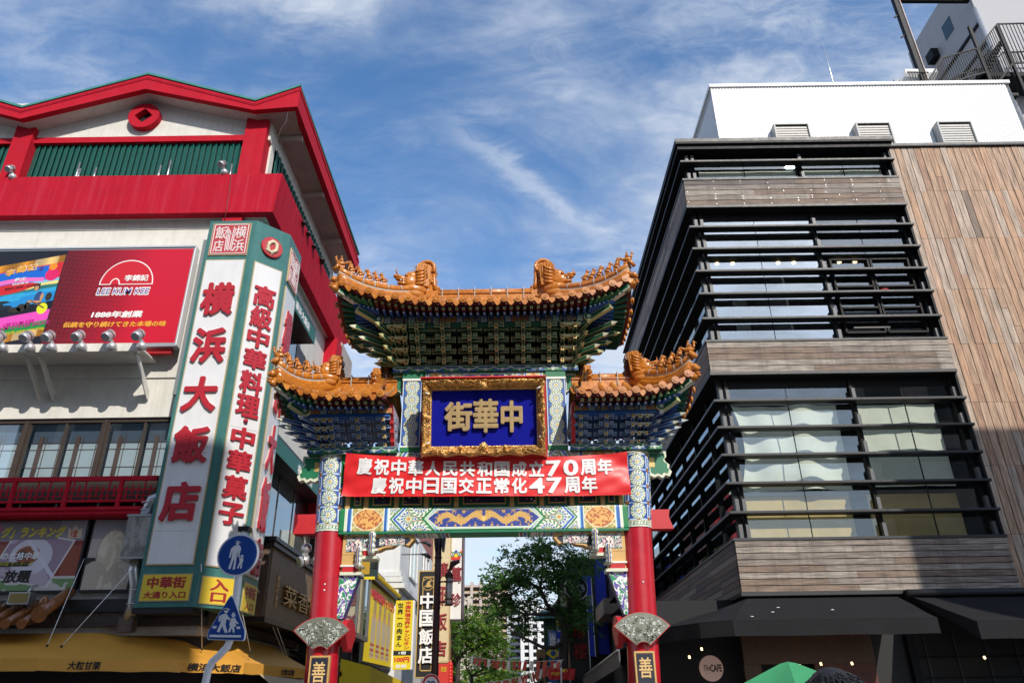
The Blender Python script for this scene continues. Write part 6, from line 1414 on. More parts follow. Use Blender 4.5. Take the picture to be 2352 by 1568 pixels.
def railing(P, h, n, nm='railing'):
    m = MB()
    for a, b in zip(P[:-1], P[1:]):
        a, b = Vector(a), Vector(b); m.beam(a, b, .07, .07, M_blk); m.beam(a - Z_ * h, b - Z_ * h, .06, .10, M_blk); k = max(2, int((b - a).length / n))
        for i in range(k): q = a + (b - a) * (i + .5) / k; m.beam(q, q - Z_ * h, .035, .035, M_rail)
    m.build(nm, sr)
railing([(24.7, 14, 33.3), (26.2, 14, 35.35), (28.4, 14, 36.1)], 1.9, .15); railing([(24.9, 14.6, 32.9), (27.2, 14.6, 34.6), (29.2, 14.6, 35.3)], 1.6, .17); railing([(28.6, 14.8, 34.6), (30.6, 14.8, 36.6), (36, 14.8, 36.8)], 2.2, .24); railing([(28.4, 14, 36.0), (30.25, 14, 38.1), (36, 14, 38.2)], 3.2, .21); railing([(26.0, 15.2, 34.2), (28.2, 15.2, 34.9), (30.5, 15.2, 37.6)], 2.0, .2)
m = MB(); m.box(26.2, 30, 14.2, 16, 32.6, 32.8, M_blk); m.box(28.3, 36, 14.3, 15.9, 34.2, 34.5, M_intd); 
for i in range(10): m.box(28.4 + i * .2, 28.7 + i * .2, 14.2, 15.8, 34.2 + i * .3, 34.26 + i * .3, M_blk)
for x in (28.5, 30.2, 32.4, 34.8): m.box(x, x + .16, 14, 14.16, 18, 38, M_blk)
m.build('stair_flight', sr)
dk = thing('rooftop_balcony', 'small white rooftop balcony with grey railing beside the steel post', 'balcony', (25, 16, 34)); m = MB(); m.extr([(24.3, 17.2, 34.6), (25.2, 15.9, 36.5), (25.2, 15.9, 36.2), (24.3, 17.2, 34.3)], (2, 0, 0), M_wh); m.box(24.7, 26, 16.4, 18, 33, 36.2, M_gw); m.build('body', dk); m = MB()
for i in range(7): m.beam((25.3 + i * .17, 15.8, 36.1), (25.3 + i * .17, 15.8, 34.6), .03, .03, M_rail)
m.beam((25.2, 15.8, 36.15), (26.5, 15.8, 36.1), .06, .06, M_rail); m.build('railing', dk)
# ================================================================== the street behind the gate
def fr(Zf, x0, y0, x1, y1, Y):
    ym, xm = (y0 + y1) / 2, (x0 + x1) / 2
    return at(Zf(x0, ym), Y).x, at(Zf(x1, ym), Y).x, at(Zf(xm, y1), Y).z, at(Zf(xm, y0), Y).z
def board(nm, label, cat, Zf, q, Y, mt, d=.25, group=None, edge=None):
    x0, x1, z0, z1 = fr(Zf, *q, Y); t = thing(nm, label, cat, ((x0 + x1) / 2, Y, z0), group); m = MB()
    m.box(x0, x1, Y, Y + d, z0, z1, edge or mt)
    if edge: e = .06 * (x1 - x0) if x1 - x0 < 1.2 else .07; m.box(x0 + e, x1 - e, Y - .012, Y + .02, z0 + e, z1 - e, mt)
    m.build('panel', t); return t, x0, x1, z0, z1
# --- brown lamp pole
pl = thing('lamp_post', 'brown street lamp post with a white tube lamp standing behind the gate', 'lamp post', (-1.66, 6, 0)); M_pole = mat('pole_brown', (.075, .028, .026), .4, noise=.25, nscale=9)
m = MB(); m.tube([(-1.70, 6, 0), (-1.66, 6, 3), (-1.66, 6, 7.4)], [.115, .105, .10], M_pole, 16)
for z in (3.1, 4.3, 5.8): m.cyl((-1.66, 6, z), (-1.66, 6, z + .05), .118, M_pole)
m.build('pole', pl)
lx = at(ZA(1030, 670), 5.8).x; lz0, lz1 = at(ZA(1030, 790), 5.8).z, at(ZA(1030, 520), 5.8).z
m = MB(); m.cyl((lx, 5.8, lz0), (lx, 5.8, lz1), .095, mat('lamp_tube', (.72, .72, .68), .4), n=16); m.build('lamp_tube', pl)
m = MB()
for z in (lz0 - .02, lz0 + .14, lz1 - .14, lz1): m.cyl((lx, 5.8, z), (lx, 5.8, z + .035), .125, M_pole)
for a in range(3): m.cyl((lx + .11 * math.cos(a * 2.1), 5.8 + .11 * math.sin(a * 2.1), lz0), (lx + .11 * math.cos(a * 2.1), 5.8 + .11 * math.sin(a * 2.1), lz1), .01, M_pole, n=5)
m.cyl((-1.66, 6, lz1 - .1), (lx, 5.8, lz1 - .1), .025, M_pole); m.cyl((-1.66, 6, lz0 + .1), (lx, 5.8, lz0 + .1), .025, M_pole); m.lathe([(.06, 0), (.14, .03), (.05, .16), (.02, .2)], (lx, 5.8, lz1 + .03), M_pole, 12)
m.tube([(lx, 5.8, lz1 + .2), (lx + .1, 5.8, lz1 + .42), (lx + .32, 5.8, lz1 + .5)], [.03, .10, .05], M_pole, 8); m.build('lamp_cage', pl)
m = MB()
for x0, y0, x1, y1 in ((885, 125, 918, 262), (955, 125, 1000, 262)): a, b, c, d = fr(ZA, x0, y0, x1, y1, 5.95); m.extr([(a, 5.8, d), (b, 5.8, d), (b - .04, 5.8, c), (a + .05, 5.8, c)], (0, .25, 0), mat('speaker_grey', (.06, .065, .075), .5))
m.build('loudspeaker', pl)
# --- frontal vertical signs on the left
M_ye = mat('sign_yellow', (.74, .58, .02), .45, noise=.03); M_rd = mat('sign_red', (.60, .03, .02), .5); M_bk = mat('sign_black', (.012, .013, .014), .5)
t, x0, x1, z0, z1 = board('shop_sign', 'narrow yellow sign with black and red vertical writing and a 100 yen price', 'sign', ZA, (490, 745, 665, 1430), 13, M_ye, .3); w = x1 - x0; h = z1 - z0; m = MB(); y = 12.995
m.box(x1, x1 + .05, 12.98, 13.3, z0, z1, M_wh); m.text('世界一の肉まん', (x0 + .10 * w, y, z0 + .31 * h), X_, Z_, w * .36, h * .66, M_bk, .008, .02, vertical=True, gap=.08); m.text('中国料理世界チャンピオン', (x0 + .54 * w, y, z0 + .28 * h), X_, Z_, w * .36, h * .71, M_rd, .008, .02, vertical=True, gap=.04)
m.box(x0, x1, 12.985, 13.02, z0 + .20 * h, z0 + .265 * h, M_bk); m.text('1個', (x0 + .3 * w, 12.984, z0 + .21 * h), X_, Z_, w * .4, h * .045, M_wh, .006, .02); m.text('100円', (x0 + .08 * w, y, z0 + .10 * h), X_, Z_, w * .84, h * .075, M_rd, .008, .04); m.text('皇朝', (x0 + .15 * w, y, z0 + .02 * h), X_, Z_, w * .6, h * .05, M_wh, .006, .02); m.build('lettering', t)
t, x0, x1, z0, z1 = board('shop_sign', 'tall black sign with gold frame and large white characters behind the lamp post', 'sign', ZA, (712, 448, 905, 1515), 14, M_bk, .35, edge=M_goldp); w = x1 - x0; h = z1 - z0; m = MB(); y = 13.97
ix0, ix1 = x0 + .24 * w, x0 + .80 * w
for a, b, c, d in ((ix0, ix0 + .045 * w, z0 + .06 * h, z0 + .94 * h), (ix1, ix1 + .045 * w, z0 + .06 * h, z0 + .94 * h), (ix0, ix1, z0 + .06 * h, z0 + .07 * h), (ix0, ix1, z0 + .93 * h, z0 + .94 * h)): m.box(a, b, y, y + .03, c, d, M_goldp)
cxs = x0 + .52 * w; czs = z0 + .865 * h; R = .33 * w
m.extr([(cxs + R * math.cos(a), y - .005, czs + R * math.sin(a)) for a in np.linspace(0, 2 * math.pi, 9)[:-1] + math.pi / 8], (0, .03, 0), M_goldp); m.extr([(cxs + R * .88 * math.cos(a), y - .01, czs + R * .88 * math.sin(a)) for a in np.linspace(0, 2 * math.pi, 9)[:-1] + math.pi / 8], (0, .02, 0), M_bk)
m.extr([(cxs + R * a, y - .014, czs + R * b) for a, b in ((-.7, -.4), (-.3, -.2), (-.1, .35), (.3, .6), (.6, .5), (.35, .3), (.3, 0), (.7, -.35), (.2, -.5), (-.3, -.45))], (0, .02, 0), M_goldp); m.build('gilt_lines', t)
m = MB(); m2 = MB()
for c, (ya, yb) in zip('中国飯店', ((672, 830), (842, 1010), (1030, 1190), (1205, 1375))):
    za, zb = at(ZA(800, yb), 14).z, at(ZA(800, ya), 14).z; m.text(c, (x0 + .15 * w, y - .03, za), X_, Z_, w * .80, zb - za, M_wh, .05, .022)
m.build('lettering', t)
t, x0, x1, z0, z1 = board('shop_sign', 'tall beige sign tower with red calligraphy behind the lamp post', 'sign', ZA, (858, 60, 1045, 1365), 26, mat('sign_beige', (.62, .50, .30), .5, noise=.08), 1.0, edge=mat('sign_beige_edge', (.50, .36, .17), .5)); w = x1 - x0; h = z1 - z0; m = MB()
for c, (ya, yb) in zip('華都飯店', ((370, 520), (600, 790), (870, 1040), (1145, 1300))): za, zb = at(ZA(950, yb), 26).z, at(ZA(950, ya), 26).z; m.text(c, (x0 + .12 * w, 25.97, za), X_, Z_, w * .76, zb - za, mat('sign_crimson', (.28, .02, .03), .5), .06, .012)
m.build('lettering', t)
t, x0, x1, z0, z1 = board('shop_sign', 'white sign tower with a lion mask and dark red characters', 'sign', ZA, (1046, 20, 1172, 930), 26.3, mat('sign_offwhite', (.72, .72, .70), .5, noise=.04), 1.4); w = x1 - x0; m = MB(); m.box(x1 - .06, x1 + .01, 26.25, 27.7, z0, z1, M_pole)
for c, (ya, yb) in zip('萬珍', ((410, 565), (670, 800))): za, zb = at(ZA(1110, yb), 26.2).z, at(ZA(1110, ya), 26.2).z; m.text(c, (x0 + .08 * w, 26.27, za), X_, Z_, w * .82, zb - za, mat('sign_crimson'), .06, .012)
m.build('lettering', t)
m = MB(); cx, cz = (x0 + x1) / 2 - .05, at(ZA(1100, 310), 26.2).z; g_ = lambda px: px * .2311 / FPX * 44
def disc(dx, dz, rx, rz, mt, y): m.extr([(cx + dx + rx * math.cos(a), y, cz + dz + rz * math.sin(a)) for a in np.linspace(0, 2 * math.pi, 17)[:-1]], (0, .02, 0), mt)
disc(0, -.10, .30, .28, M_wh, 26.24); disc(0, .0, .30, .18, M_rd, 26.235); 
for s in (-1, 1): disc(s * .2, .14, .14, .14, M_green, 26.23); disc(s * .2, .14, .08, .08, M_wh, 26.22); disc(s * .2, .14, .045, .045, M_bk, 26.21); m.extr([(cx + s * .2, 26.23, cz + .25), (cx + s * .36, 26.23, cz + .42), (cx + s * .34, 26.23, cz + .18)], (0, .02, 0), mat('mask_orange', (.7, .2, .06), .5))
disc(0, .02, .10, .18, M_ye, 26.215); disc(0, .28, .09, .09, M_blue, 26.22); disc(0, -.08, .27, .05, M_rd, 26.21); disc(0, -.16, .29, .04, M_rd, 26.205); m.build('lion_mask', t)
# --- yellow wall sign on the left side of the street, seen at a slant
def ycol(U, V):
    c = np.tile(hexc('f2d312'), (len(U), 1)); n = fbm(U * 10, V * 14, 71)
    for k in range(4):
        a = .22 + .17 * k; d = np.abs(U - a); c = put(c, (d < .045) & (V > .40) & (V < .86 - .03 * k), 'b99a5a'); c = put(c, (d < .07) & (V > .30) & (V < .58), 'c9b79a'); c = put(c, (np.hypot((U - a) * 1.2, V - .60) < .05), 'd2a07c'); c = put(c, (d < .06) & (V > .06) & (V < .32), 'cbb89a'); c = put(c, (d < .055) & (V > .1) & (V < .28) & (np.sin(V * 90) > .3), 'b5563a')
    return c
ys_ = thing('wall_sign', 'large yellow wall sign with cooks pictured beside the red column', 'sign', (-6.3, 20, 3.6))
painted('printed_face', 90, 90, quad_pos((-6.3, 19.0, 3.55), (-6.3, 28.4, 3.65), (-6.3, 28.4, 7.22), (-6.3, 19.6, 7.15)), ycol, ys_, PAINT_MATTE)
m = MB(); m.text('中国料理世界チャンピオン', (-6.29, 20.0, 6.45), Y_, Z_, 7.6, .48, M_redm, .02, .02); m.build('lettering', ys_)
m = MB(); m.box(-6.6, -6.31, 19, 28.4, 3.5, 7.2, M_bk); m.box(-6.5, -6.1, 18.8, 28.6, 7.2, 7.38, M_bk); m.build('frame', ys_); m = MB()
for i in range(26): y = 19 + i * .37; m.tube([(-6.05, y, 7.42), (-6.5, y, 7.75)], .13, mat('tile_yellow', (.72, .50, .02), .35), 8)
m.build('tile_edging', ys_)
# --- left shop fronts along the street
M_wb = mat('white_render', (.66, .67, .66), .7, noise=.05, streak=.2, streak_col='8d8c86')
sb = thing('shop_building', 'white rendered shop building with stepped cornice behind the black sign', 'building', (-9, 35, 0)); m = MB()
m.box(-16, -6.1, 27.5, 46, 0, 12.4, M_wb)
for z, o in ((7.9, .35), (8.25, .2), (8.55, .1)): m.box(-16, -6.1 + o, 27.4, 46.2, z, z + .28, M_wb)
m.build('wall', sb)
for y0 in (31.5, 38.5): m = MB(); m.box(-6.14, -6.04, y0, y0 + 3.4, 9.2, 11.9, M_bk); w_ = m.build('window', sb); m = MB(); m.quad((-6.03, y0 + .2, 9.3), (-6.03, y0 + 3.2, 9.3), (-6.03, y0 + 3.2, 11.8), (-6.03, y0 + .2, 11.8), M_gl1); m.build('pane', w_); m = MB(); [m.box(-6.06, -5.95, y - .06, y + .06, 9.2, 11.9, M_wb) for y in (y0, y0 + 1.7, y0 + 3.4)]; [m.box(-6.055, -5.955, y0 - .05, y0 + 3.45, z, z + .1, M_wb) for z in (9.12, 11.88)]; m.build('frame', w_)
m = MB()
for z, y in ((11.4, 28), (10.6, 28), (9.9, 28)): m.tube([(-6.1, y, z), (-5.0, y, z), (-4.7, y, z - .05)], .03, M_bk, 6); m.tube([(-5.0, y, z + .02), (-4.6, y, z - .02), (-4.35, y, z - .22)], [.03, .12, .09], M_bk, 8)
m.build('arm_lamp', sb)
db = thing('shop_building', 'dark shop building with grey framed bay window left of the yellow wall sign', 'building', (-8, 15, 0)); m = MB(); m.box(-16, -6.9, 13.5, 27.4, 0, 8.4, mat('dark_render', (.06, .055, .05), .7, noise=.2)); m.build('wall', db)
m = MB(); fg = mat('bay_frame', (.12, .115, .11), .45)
m.box(-6.9, -5.9, 12.6, 17.8, 4.25, 4.45, fg); m.box(-6.9, -5.9, 12.6, 17.8, 6.9, 7.1, fg)
for y in (12.7, 15.2, 17.7): m.box(-6.0, -5.9, y - .08, y + .08, 4.45, 6.9, fg)
for x in (-6.5, -5.95): m.box(x - .06, x + .06, 12.6, 12.7, 4.45, 6.9, fg)
b_ = m.build('bay_window', db); m = MB(); m.quad((-5.96, 12.7, 4.45), (-5.96, 17.8, 4.45), (-5.96, 17.8, 6.9), (-5.96, 12.7, 6.9), M_gl1); m.box(-6.8, -6.1, 12.9, 17.6, 4.5, 6.85, mat('bay_blind', (.35, .34, .32), .7)); m.build('pane', b_)
m = MB(); m.add([(-6.9, 9, 3.3), (-6.9, 19, 3.3), (-5.0, 19, 2.75), (-5.0, 9, 2.75)], [(0, 1, 2, 3)], M_glazeb)
for i in range(34): y = 9.1 + i * .29; m.tube([(-6.9, y, 3.36), (-5.0, y, 2.80)], .06, mat('tile_dark', (.03, .028, .03), .4), 6)
m.box(-6.9, -5.05, 9, 19, 2.55, 2.7, mat('eave_brown', (.10, .03, .02), .6)); m.build('tiled_eave', db)
m = MB(); m.add([(-6.6, 4.5, 2.65), (-6.0, 4.5, 2.2), (-4.4, 17, 2.15), (-5.4, 17, 2.75)], [(0, 1, 2, 3)], mat('awning_beige', (.45, .36, .22), .7)); m.build('beige_awning', db)
m = MB(); m.box(-6.0, -5.9, 9.5, 18, .2, 2.4, mat('shop_warm', (.16, .06, .03), .6, noise=.4)); 
for i in range(8): m.box(-5.88, -5.84, 9.8 + i, 10.3 + i, 1.2, 2.3, random.choice([M_ye, M_rd, M_bk, M_pale]))
m.build('shop_front', db)
t, x0, x1, z0, z1 = board('hanging_sign', 'dark green sign with a yellow square and one black character behind the gate bracket', 'sign', ZA, (60, 335, 318, 522), 9.5, mat('sign_teal', (.012, .035, .035), .5), .3); m = MB(); m.box(x0 + .3, x1 - .26, 9.48, 9.52, z0 + .12, z1 - .05, mat('sign_amber', (.45, .27, .02), .5)); m.box(x0 + .5, x1 - .05, 9.46, 9.52, z0 - .06, z0 + .04, M_ye); m.text('店', (x0 + .72, 9.475, z0 + .32), X_, Z_, .26, .34, M_bk, .01, .0); m.build('lettering', t)
aw = thing('yellow_awning', 'bright yellow shop awning with pale top behind the left gate column', 'awning', (-4, 10, 2.2)); m = MB(); P = [at(ZA(*q), Y) for q, Y in (((250, 1400), 9.0), ((640, 1580), 15), ((330, 1600), 14.9), ((232, 1570), 9.0))]
m.add([P[0], P[1], P[1] + Vector((-.9, 0, .35)), P[0] + Vector((-1.0, 0, .25))], [(0, 1, 2, 3)], mat('awning_pale', (.60, .47, .16), .7)); m.add([P[0], P[1], P[1] - Z_ * .7, P[0] - Z_ * .7], [(0, 1, 2, 3)], M_ye); m.add([P[0], P[0] - Z_ * .7, P[0] + Vector((-1, 0, -.6)), P[0] + Vector((-1, 0, .25))], [(0, 1, 2, 3)], M_ye); m.build('cloth', aw)
rb = thing('shop_building', 'dark red painted shop building with red columns behind the black sign', 'building', (-8, 52, 0)); m = MB(); Mdr = mat('shop_red', (.26, .015, .022), .6, noise=.1); m.box(-16, -5.6, 47, 70, 0, 19, mat('shop_plum', (.14, .05, .05), .7)); m.build('wall', rb); m = MB()
for y in (47, 52): m.cyl((-5.2, y, 0), (-5.2, y, 18), .35, Mdr)
m.box(-5.6, -4.9, 46.8, 53, 13.6, 14.4, Mdr); m.box(-5.6, -5.2, 46.9, 47, 16, 19, mat('shop_pale', (.5, .46, .44), .7)); m.build('column', rb)
m = MB(); m.extr([(-5.6, 46.5, 17.2), (-4.1, 46.5, 15.6), (-4.1, 46.5, 14.6), (-5.6, 46.5, 16.4)], (0, 5, 0), M_bk); m.build('roof_eave', rb)
# --- 30 sign and lantern banner
sp_ = thing('speed_sign', 'round white speed limit sign with red rim reading 30', 'sign', (-1.55, 5.2, 2)); p = at(ZA(855, 1572), 5.2); m = MB(); m.cyl(p, p + Vector((0, .02, 0)), .26, M_wh, n=36); m.cyl(p - Vector((0, .004, 0)), p, .245, M_rd, n=36); m.cyl(p - Vector((0, .008, 0)), p, .185, M_wh, n=36); m.cyl(p + Vector((0, .04, -2)), p + Vector((0, .04, .2)), .04, M_pole); m.build('disc', sp_); m = MB(); m.text('30', p + Vector((-.12, -.009, -.08)), X_, Z_, .24, .16, mat('sign_blue', (.01, .05, .30), .5), .004, .03); m.build('lettering', sp_)
t, x0, x1, z0, z1 = board('festival_banner', 'red festival banner with white figures beside the lamp post', 'banner', ZA, (928, 1372, 1030, 1640), 16, mat('banner_red', (.55, .03, .02), .6), .04); m = MB(); m.text('慶祝国慶', (x0 + .1, 15.99, z1 - .32), X_, Z_, x1 - x0 - .2, .2, M_ye, .005, .0); m.ball(((x0 + x1) / 2, 15.99, z1 - 1.1), (.25, .02, .3), M_wh, 10, 7); m.build('print', t)
ln = thing('lantern_string', 'string of red and gold lanterns hanging behind the festival banner', 'lanterns', (-1, 18, 2)); 
for i in range(6):
    p = at(ZA(1045, 1385 + i * 34), 18); m = MB(); m.ball(p, (.13, .13, .15), mat('lantern_red', (.5, .015, .01), .5, emit=.15), 10, 8); m.cyl(p + Z_ * .14, p + Z_ * .18, .06, M_goldp); m.cyl(p - Z_ * .18, p - Z_ * .14, .06, M_goldp); m.build('lantern', ln)
# --- right side of the street
M_bl = mat('sign_slab_blue', (.010, .035, .48), .5, noise=.05); M_mesh = mat('mesh_grey', (.10, .10, .11), .6, noise=.2, nscale=40)
bs = thing('shop_building', 'dark blue panelled shop front tower right of the street trees', 'building', (3, 24, 0))
for q, mt, d, nm in (((1112, 500, 1228, 1300), M_bl, .5, 'blue_panel'), ((1225, 515, 1262, 1320), M_bk, .6, 'black_fin'), ((1262, 500, 1372, 1280), M_bl, 2.0, 'blue_panel'), ((1250, 330, 1340, 500), M_bl, 2.2, 'blue_panel')):
    x0, x1, z0, z1 = fr(ZB, *q, 24); m = MB(); m.box(x0, x1, 24 + (.1 if d > 1 else 0), 24 + d + 2, z0, z1, mt); m.build(nm, bs)
x0, x1, z0, z1 = fr(ZB, 1165, 690, 1228, 795, 23.98); m = MB(); m.box(x0, x1, 23.95, 24, z0, z1, mat('panel_grey')); x0, x1, z0, z1 = fr(ZB, 1222, 520, 1229, 1300, 23.9); m.box(x0, x1, 23.9, 24, z0, z1, M_alu); x0, x1, z0, z1 = fr(ZB, 1375, 400, 1500, 1400, 26); m.box(x0, x1 + 2.5, 25, 40, 0, z1, M_mesh); m.box(x0 - 2.3, x0, 24.5, 34, 0, 9, M_bk); m.build('wall', bs)
t, x0, x1, z0, z1 = board('shop_sign', 'tall black sign with rough red calligraphy partly hidden by the tree', 'sign', ZB, (985, 700, 1175, 1500), 20, M_bk, .6); m = MB(); m.box(x0 - .06, x0, 19.95, 20.6, z0, z1, mat('sign_edge_tan', (.4, .28, .15), .5)); m.box(x1, x1 + .03, 19.95, 20.6, z0, z1, M_alu)
mr = mat('calligraphy_red', (.42, .004, .006), .5)
for c, (ya, yb) in zip('大珍楼', ((770, 945), (975, 1120), (1170, 1330))): za, zb = at(ZB(1090, yb), 20).z, at(ZB(1090, ya), 20).z; m.text(c, (x0 + .18 * (x1 - x0), 19.97, za), X_, Z_, (x1 - x0) * .74, zb - za, mr, .08, .012)
m.build('lettering', t)
rs = thing('round_sign', 'round black rimmed picture sign beside the blue panels', 'sign', (2.4, 19, 6)); c = at(ZB(1060, 625), 19); R = 105 * .2311 / FPX * 37.6; m = MB(); m.cyl(c, c + Vector((0, .3, 0)), R, M_bk, n=40); m.cyl(c - Vector((0, .02, 0)), c, R * .99, M_alu, n=40); m.cyl(c - Vector((0, .03, 0)), c, R * .95, M_bk, n=40); m.build('rim', rs)
def rcol(U, V): c = np.tile(hexc('2a3a3c'), (len(U), 1)); n = fbm(U * 6, V * 6, 91); r = np.hypot(U - .5, V - .5); c = put(c, n > .5, '9fb0b4'); c = put(c, (n > .6), 'c9cfcf'); c = put(c, (n < .4), '33503c'); c = put(c, (np.abs(r - .42) < .03) & (U > .4), 'b9c4c8'); return put(c, r > .47, '0c0e0e')
painted('picture', 40, 40, lambda U, V: np.stack([c.x + R * .8 * np.clip(np.hypot(U - .5, V - .5) / np.maximum(np.abs(U - .5), np.abs(V - .5)).clip(1e-6), 1, 9) ** -1 * (U - .5) * 2, np.full(len(U), c.y - .04), c.z + R * .8 * np.clip(np.hypot(U - .5, V - .5) / np.maximum(np.abs(U - .5), np.abs(V - .5)).clip(1e-6), 1, 9) ** -1 * (V - .5) * 2], 1), rcol, rs, PAINT_MATTE)
cy = thing('striped_building', 'curved building with pale and purple vertical stripes behind the street tree', 'building', (6, 40, 0)); p = at(ZB(1090, 500), 40); m = MB(); zt = at(ZB(1120, 330), 38).z; cxx = at(ZB(1180, 500), 40).x; Rr = cxx - at(ZB(890, 700), 40).x
for i in range(44):
    a0, a1 = math.pi + i / 44 * math.pi, math.pi + (i + 1) / 44 * math.pi; mt = M_wb if i % 4 in (0, 1) else mat('stripe_mauve', (.28, .24, .33), .5) if i % 4 == 2 else mat('stripe_plum', (.10, .03, .06), .5)
    m.quad((cxx + Rr * math.cos(a0), 40 + Rr * math.sin(a0), 0), (cxx + Rr * math.cos(a1), 40 + Rr * math.sin(a1), 0), (cxx + Rr * math.cos(a1), 40 + Rr * math.sin(a1), zt - 3.6), (cxx + Rr * math.cos(a0), 40 + Rr * math.sin(a0), zt - 3.6), mt)
m.cyl((cxx, 40, zt - 3.6), (cxx, 40, zt - 3.3), Rr + .2, M_gw, n=44); m.cyl((cxx + 1.0, 40, zt - 3.3), (cxx + 1.0, 40, zt - .4), Rr * .72, M_mesh, n=40); m.cyl((cxx + 1, 40, zt - .4), (cxx + 1, 40, zt - .1), Rr * .76, M_gw, n=40); m.build('facade', cy)
m = MB()
for i in range(12): a = math.pi + .3 + i * .2; m.cyl((cxx + 1 + Rr * .7 * math.cos(a), 40 + Rr * .7 * math.sin(a), zt), (cxx + 1 + Rr * .7 * math.cos(a), 40 + Rr * .7 * math.sin(a), zt + 1.1), .04, M_gw, n=5)
m.build('roof_rail', cy)
# grey gables on the right behind the tree
dbd = thing('shop_building', 'dark brown shop building with pointed eave behind the tree trunk', 'building', (2, 46, 0)); x0, x1, z0, z1 = fr(ZB, 790, 690, 905, 1400, 46); m = MB(); m.box(x0 + .6, x1 + 6, 46, 60, 0, z1 - .8, mat('dark_render')); m.build('wall', dbd); m = MB(); m.extr([(x0, 45.5, z1 - 1.2), (x0 + 1.0, 45.5, z1), (x1 + 6, 45.5, z1 + 1.5), (x1 + 6, 45.5, z1 + .8), (x0 + .9, 45.5, z1 - .6)], (0, 14, 0), M_bk); m.build('roof', dbd)
# green roofed sign pillar, blue and green shop signs
t, x0, x1, z0, z1 = board('shop_sign', 'dark green sign pillar with a teal roof and gold writing under the tree', 'sign', ZB, (742, 930, 875, 1560), 27, mat('pillar_green', (.012, .05, .035), .5), .8); m = MB(); m.lathe([(1.0, 0), (.75, .35), (.1, .55)], ((x0 + x1) / 2, 27.4, z1), mat('roof_teal', (.03, .13, .11), .5), 12); m.build('roof', t); m = MB(); m.text('海鮮', (x0 + .2, 26.98, z1 - .95), X_, Z_, x1 - x0 - .4, .42, M_goldp, .02, .0); m.text('酒家', (x0 + .2, 26.98, z1 - 1.5), X_, Z_, x1 - x0 - .4, .42, M_goldp, .02, .0); m.build('lettering', t)
t, x0, x1, z0, z1 = board('shop_sign', 'light blue floor guide sign with a white panel and a green flag picture', 'sign', ZB, (788, 1045, 868, 1560), 25, mat('guide_blue', (.03, .16, .42), .5), .3); m = MB(); h = z1 - z0; m.box(x0 + .06, x1 - .06, 24.98, 25.02, z1 - .32 * h, z1 - .04 * h, mat('print_white')); m.box(x0 + .06, x1 - .06, 24.98, 25.02, z0 + .48 * h, z0 + .64 * h, M_green); m.extr([((x0 + x1) / 2 + a, 24.97, z0 + .56 * h + b) for a, b in ((-.42, 0), (0, .3), (.42, 0), (0, -.3))], (0, .02, 0), M_ye); m.cyl(((x0 + x1) / 2, 24.955, z0 + .56 * h), ((x0 + x1) / 2, 24.97, z0 + .56 * h), .14, M_blue); m.text('7F', (x0 + .1, 24.97, z1 - .12 * h), X_, Z_, .3, .2, M_blue, .01); m.text('Cafe', (x0 + .12, 24.97, z1 - .27 * h), X_, Z_, .7, .22, mat('print_grey', (.3, .3, .32), .5), .01); m.build('lettering', t)
t, x0, x1, z0, z1 = board('shop_sign', 'narrow blue and white sign strip beside the dark tree trunk', 'sign', ZB, (872, 880, 905, 1500), 24.6, mat('strip_white', (.5, .52, .6), .5), .3); m = MB()
for k in range(5): m.box(x0 - .01, x1 + .01, 24.58, 24.62, z0 + k * (z1 - z0) / 5, z0 + (k + .55) * (z1 - z0) / 5, [M_bl, mat('strip_mauve', (.35, .1, .3), .5), M_green, M_bl, M_ye][k])
m.build('panels', t)
t, x0, x1, z0, z1 = board('shop_sign', 'beige vertical sign reading soup dumplings below the dark tree', 'sign', ZB, (665, 1228, 750, 1640), 22, mat('sign_sand', (.40, .29, .17), .6, noise=.1), .3); m = MB()
for c, (ya, yb) in zip('小籠包・お粥', ((1240, 1305), (1312, 1375), (1382, 1440), (1445, 1470), (1475, 1530), (1538, 1595))): za, zb = at(ZB(708, yb), 22).z, at(ZB(708, ya), 22).z; m.text(c, (x0 + .2 * (x1 - x0), 21.98, za), X_, Z_, (x1 - x0) * .6, zb - za, M_bk if c != '小' else M_goldp, .02, .02, em=True)
m.build('lettering', t)
# dark canopies on the right
for q, lb_ in ((( (1420, 725), (1495, 635), (1495, 725)), 'small dark wedge canopy, topmost beside the grey mesh wall'), (((1430, 865), (1545, 765), (1548, 850)), 'dark wedge canopy, middle one beside the right gate column'), (((1440, 1005), (1560, 880), (1560, 985)), 'dark wedge canopy, lowest of three by the right gate column')):
    P = [at(ZB(*p), 14) for p in q]; t = thing('canopy', lb_, 'canopy', tuple(P[2]), 'dark canopies along the right side of the street'); m = MB(); m.extr([P[0], P[1], P[2]], (0, 1.6, 0), M_cv); m.build('cloth', t)
t = thing('canopy', 'long dark sloping canopy over the shop front at the right of the street', 'canopy', (5, 12, 2)); A, B = at(ZB(1475, 1245), 9), at(ZB(1125, 1510), 21); m = MB(); m.extr([A, B, B - Z_ * .5, A - Z_ * .5], (.05, 0, 0), mat('canopy_grey', (.10, .10, .105), .6)); m.add([A, B, B + Vector((2.5, 0, .7)), A + Vector((2.5, 0, .7))], [(0, 1, 2, 3)], M_cv); m.beam(A + Z_ * .02, B + Z_ * .02, .1, .06, M_alu); m.build('cloth', t)
st_ = thing('shop_building', 'dark shop front under the long canopy right of the street', 'building', (7, 24, 0)); m = MB(); m.box(5.8, 14, 19.2, 36, 0, 7.5, mat('dark_render')); m.box(5.6, 5.8, 9, 20, 0, 2.6, M_bk); m.box(5.0, 6.9, 19.5, 24, 5.5, 6.2, mat('beige_box', (.35, .27, .2), .7)); m.build('wall', st_)
